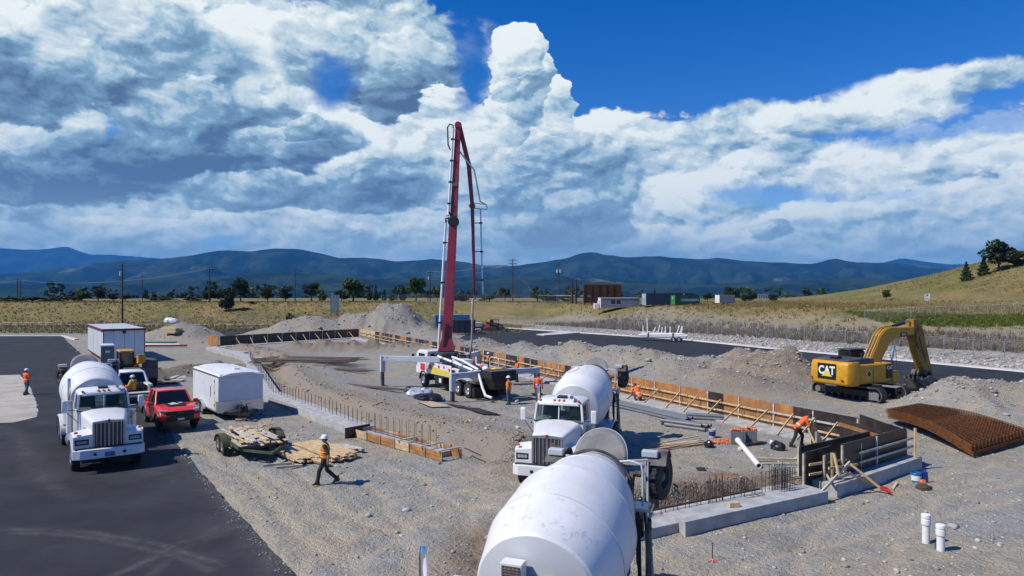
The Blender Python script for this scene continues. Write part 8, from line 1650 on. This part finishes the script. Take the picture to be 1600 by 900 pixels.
tufts('dry_weeds', X, Y, nr.uniform(.5, 1.05, len(X)), nr.uniform(.15, .35, len(X)), tuft_mat('dry_weed', (.155, .125, .105), (.225, .185, .15)), 'grey purple dry weeds behind the roadside fence', 7)
n = 3800; Y = nr.uniform(60, 130, n); X = nr.uniform(.1, .80, n)*Y; s = S(X, Y); k_ = (s > 6.5)&(s < 9.5)&(fbm(X*.25, Y*.25, 3, 9) > .0); X, Y = X[k_], Y[k_]
tufts('green_weeds', X, Y, nr.uniform(.4, .9, len(X)), nr.uniform(.2, .4, len(X)), tuft_mat('green_weed', (.045, .06, .025), (.085, .10, .04)), 'dark green weeds growing along the roadside fence', 8)
n = 30000; Y = nr.uniform(62, 118, n); X = nr.uniform(.46, .80, n)*Y; s = S(X, Y); wob = fbm(X*.03, Y*.03, 3, 5)*8; k_ = (np.abs(s-27-wob*.4) < 3.2)&(X > 54); X, Y = X[k_], Y[k_]
tufts('green_grass', X, Y, nr.uniform(.25, .55, len(X)), nr.uniform(.15, .3, len(X)), tuft_mat('fresh_grass', (.075, .115, .018), (.14, .17, .035)), 'fresh green grass strip below the hill', 7)
n = 34000; Y = nr.uniform(70, 215, n); X = nr.uniform(-.80, .80, n)*Y; s = S(X, Y); wob = fbm(X*.03, Y*.03, 3, 5)*8; k_ = (((s < 4)&(Y > 120)&(X < 2))|((s+wob > 20)&(nr.random(n) < np.clip((s+wob-16)/16, .25, 1))))&~((np.abs(Y-156) < 3)&(X < -20)); X, Y = X[k_], Y[k_]
tufts('dry_grass', X, Y, nr.uniform(.25, .6, len(X)), nr.uniform(.2, .5, len(X)), tuft_mat('straw_grass', (.16, .122, .045), (.33, .255, .10)), 'straw coloured grass on the banks and terrace', 6)

# ------------------------------------------------------------------ stones
t0 = (1+5**.5)/2; IV = np.array([(-1, t0, 0), (1, t0, 0), (-1, -t0, 0), (1, -t0, 0), (0, -1, t0), (0, 1, t0), (0, -1, -t0), (0, 1, -t0), (t0, 0, -1), (t0, 0, 1), (-t0, 0, -1), (-t0, 0, 1)])/math.hypot(1, t0)
IF = np.array([(0, 11, 5), (0, 5, 1), (0, 1, 7), (0, 7, 10), (0, 10, 11), (1, 5, 9), (5, 11, 4), (11, 10, 2), (10, 7, 6), (7, 1, 8), (3, 9, 4), (3, 4, 2), (3, 2, 6), (3, 6, 8), (3, 8, 9), (4, 9, 5), (2, 4, 11), (6, 2, 10), (8, 6, 7), (9, 8, 1)])
def stone_mat(name, c1, c2):
    mt = bpy.data.materials.new(name); mt.use_nodes = True; t = mt.node_tree; k = NT(t); b = t.nodes['Principled BSDF']; g = k.n('ShaderNodeNewGeometry'); oi = k.n('ShaderNodeObjectInfo'); f = k.m('FRACT', k.m('ADD', g.outputs['Random Per Island'], oi.outputs['Random'])); c = k.mix(f, c1, c2); c = k.mix(k.ss(k.noise(g.outputs['Position'], 11, 4, .6), .4, .7, 0, .4), c, (.30, .26, .21)); k.put(b.inputs['Base Color'], c); b.inputs['Roughness'].default_value = .9; b.inputs['Specular IOR Level'].default_value = .2; return mt
SMAT = stone_mat('field_stone', (.20, .195, .19), (.54, .52, .49)); CLOD = stone_mat('soil_clod', (.15, .12, .09), (.34, .29, .22))
BUSY = [[tuple(Vector((4.78, 20.15))+n2*s_*.55-d2*.1) for s_ in (-1, 1)]+[tuple(Vector((10.35, 23.25))+n2*s_*.55) for s_ in (1, -1)]]
def stones(name, X, Y, size, m, label, kind='stuff', sink=.3):
    lot = in_poly(X, Y, LOT_L) | in_poly(X, Y, LOT_R)
    for p in BUSY: lot |= in_poly(X, Y, p)
    for pth, w in ((FL, .62), ([(15.4, 31.0), (-24.5, 107)], .8), ([(11, 23.7), (16.3, 27.7)], .7)): lot |= seg_d(X, Y, pth)[0] < w
    X, Y, size = X[~lot], Y[~lot], size[~lot]; n = len(X); Z = terrain(X, Y); sc = size[:, None]*np.stack([nr.uniform(.7, 1.3, n), nr.uniform(.7, 1.3, n), nr.uniform(.4, .85, n)], 1); jit = 1+.28*nr.uniform(-1, 1, (n, 12, 1)); V = IV[None]*jit*sc[:, None, :]
    a = nr.uniform(0, 2*np.pi, n); ca, sa = np.cos(a)[:, None], np.sin(a)[:, None]; V = np.stack([V[..., 0]*ca-V[..., 1]*sa, V[..., 0]*sa+V[..., 1]*ca, V[..., 2]], -1)+np.stack([X, Y, Z+sc[:, 2]*sink], 1)[:, None, :]
    F = (IF[None]+(np.arange(n)*12)[:, None, None]).reshape(-1, 3); o = bpy.data.objects.new(name, np_mesh(name, V.reshape(-1, 3), F, m)); COL.objects.link(o); return tag(o, label, 'gravel', kind='stuff')
n = 27000; Y = np.exp(nr.uniform(np.log(12.5), np.log(62), n)); X = nr.uniform(-.42, .78, n)*Y; cl = fbm(X*.25, Y*.25, 4, 41)+.5; k_ = nr.random(n) < np.clip(cl*1.6-.15, .1, 1); X, Y = X[k_], Y[k_]
stones('loose_gravel', X, Y, .010*np.exp(nr.normal(0, .65, len(X)))*(1+Y/38), SMAT, 'loose stones strewn over the site')
X = []; Y = []; Sz = []
for (mx, my, h, rx, ry, rot) in MOUNDS:
    m_ = int(330*h*(1.5 if my < 90 else .8)); X.append(nr.normal(mx, rx*.8, m_)); Y.append(nr.normal(my, ry*.8, m_)); Sz.append(.021*np.exp(nr.normal(0, .65, m_))*(1+my/140))
stones('heap_rubble', np.concatenate(X), np.concatenate(Y), np.concatenate(Sz), SMAT, 'stones on the spoil heaps')
n = 9000; t_ = nr.random(n); K_ = np.array([(-1.0, 138.4), (26.2, 103.7), (32.9, 87.6), (45.9, 61.1), (58.5, 38)]); q = np.interp(t_, [0, .4, .6, .85, 1], [0, 1, 2, 3, 4]); i = np.minimum(q.astype(int), 3); f = q-i; X = K_[i, 0]*(1-f)+K_[i+1, 0]*f; Y = K_[i, 1]*(1-f)+K_[i+1, 1]*f; o_ = nr.uniform(1.0, 7.5, n); X = X+.86*o_; Y = Y+.51*o_
stones('roadside_rock', X, Y, .09*np.exp(nr.normal(0, .45, n)), stone_mat('pale_rock', (.24, .23, .215), (.56, .53, .49)), 'pale rocks between the road kerb and the fence')
X = []; Y = []
for pth, o0, o1, m_ in ((FN, .7, 2.9, 1500), (FL, .8, 4.0, 2600), (BERM, -1.5, 1.5, 700), (BERM2, -2.0, 2.5, 900)):
    pa = np.array(pth); t_ = nr.random(m_)*(len(pa)-1); i = np.minimum(t_.astype(int), len(pa)-2); f = t_-i; d_ = pa[i+1]-pa[i]; d_ = d_/np.linalg.norm(d_, axis=1)[:, None]; sg = 1 if pth is not FN else -1; o_ = nr.uniform(o0, o1, m_)
    X.append(pa[i, 0]*(1-f)+pa[i+1, 0]*f+sg*d_[:, 1]*o_); Y.append(pa[i, 1]*(1-f)+pa[i+1, 1]*f-sg*d_[:, 0]*o_)
X, Y = np.concatenate(X), np.concatenate(Y); stones('soil_clods', X, Y, .014*np.exp(nr.normal(0, .6, len(X)))*(1+Y/60), CLOD, 'clods of dug soil on the trench banks')
# bigger single stones, parts of the ground
SH = []
for v in range(4):
    j = 1+.3*nr.uniform(-1, 1, (12, 1)); SH.append(np_mesh('stone', IV*j*np.array([1, .85, .62]), IF, SMAT))
for k in range(80):
    if k < 40: mx, my, h, rx, ry, _ = rnd.choice(MOUNDS[8:26]); x, y = rnd.gauss(mx, rx*.7), rnd.gauss(my, ry*.7); sz = rnd.uniform(.10, .24)
    else: y = math.exp(rnd.uniform(math.log(13.5), math.log(40))); x = rnd.uniform(.12, .74)*y if k < 66 else rnd.uniform(-.3, -.02)*y; sz = rnd.uniform(.06, .14)
    if in_poly(np.array([x]), np.array([y]), LOT_L)[0] or in_poly(np.array([x]), np.array([y]), LOT_R)[0]: continue
    o = part_at('stone', SH[k % 4], ground, (x, y, th(x, y)+sz*.2), rnd.uniform(0, 6), scale=(sz, sz*rnd.uniform(.7, 1), sz*rnd.uniform(.7, 1.1)))

# gravel kicked onto the asphalt edge
n = 420; t_ = nr.random(n); E_ = np.array([xy(105, 534), xy(258, 672), xy(355, 786), xy(460, 900)]); q = nr.choice(3, n, p=[.3, .3, .4]); X = E_[q, 0]*(1-t_)+E_[q+1, 0]*t_; Y = E_[q, 1]*(1-t_)+E_[q+1, 1]*t_; o_ = -np.abs(nr.normal(0, .20, n)); X = X+.81*o_; Y = Y+.59*o_
sz = .011*np.exp(nr.normal(0, .5, n))*(1+Y/60); V = IV[None]*(1+.25*nr.uniform(-1, 1, (n, 12, 1)))*sz[:, None, None]*np.array([1, 1, .7])+np.stack([X, Y, .02+sz*.4], 1)[:, None, :]
tag(bpy.data.objects.new('edge_gravel', np_mesh('edge_gravel', V.reshape(-1, 3), (IF[None]+(np.arange(n)*12)[:, None, None]).reshape(-1, 3), SMAT)), 'gravel kicked onto the asphalt edge', 'gravel', kind='stuff'); COL.objects.link(bpy.data.objects['edge_gravel'])
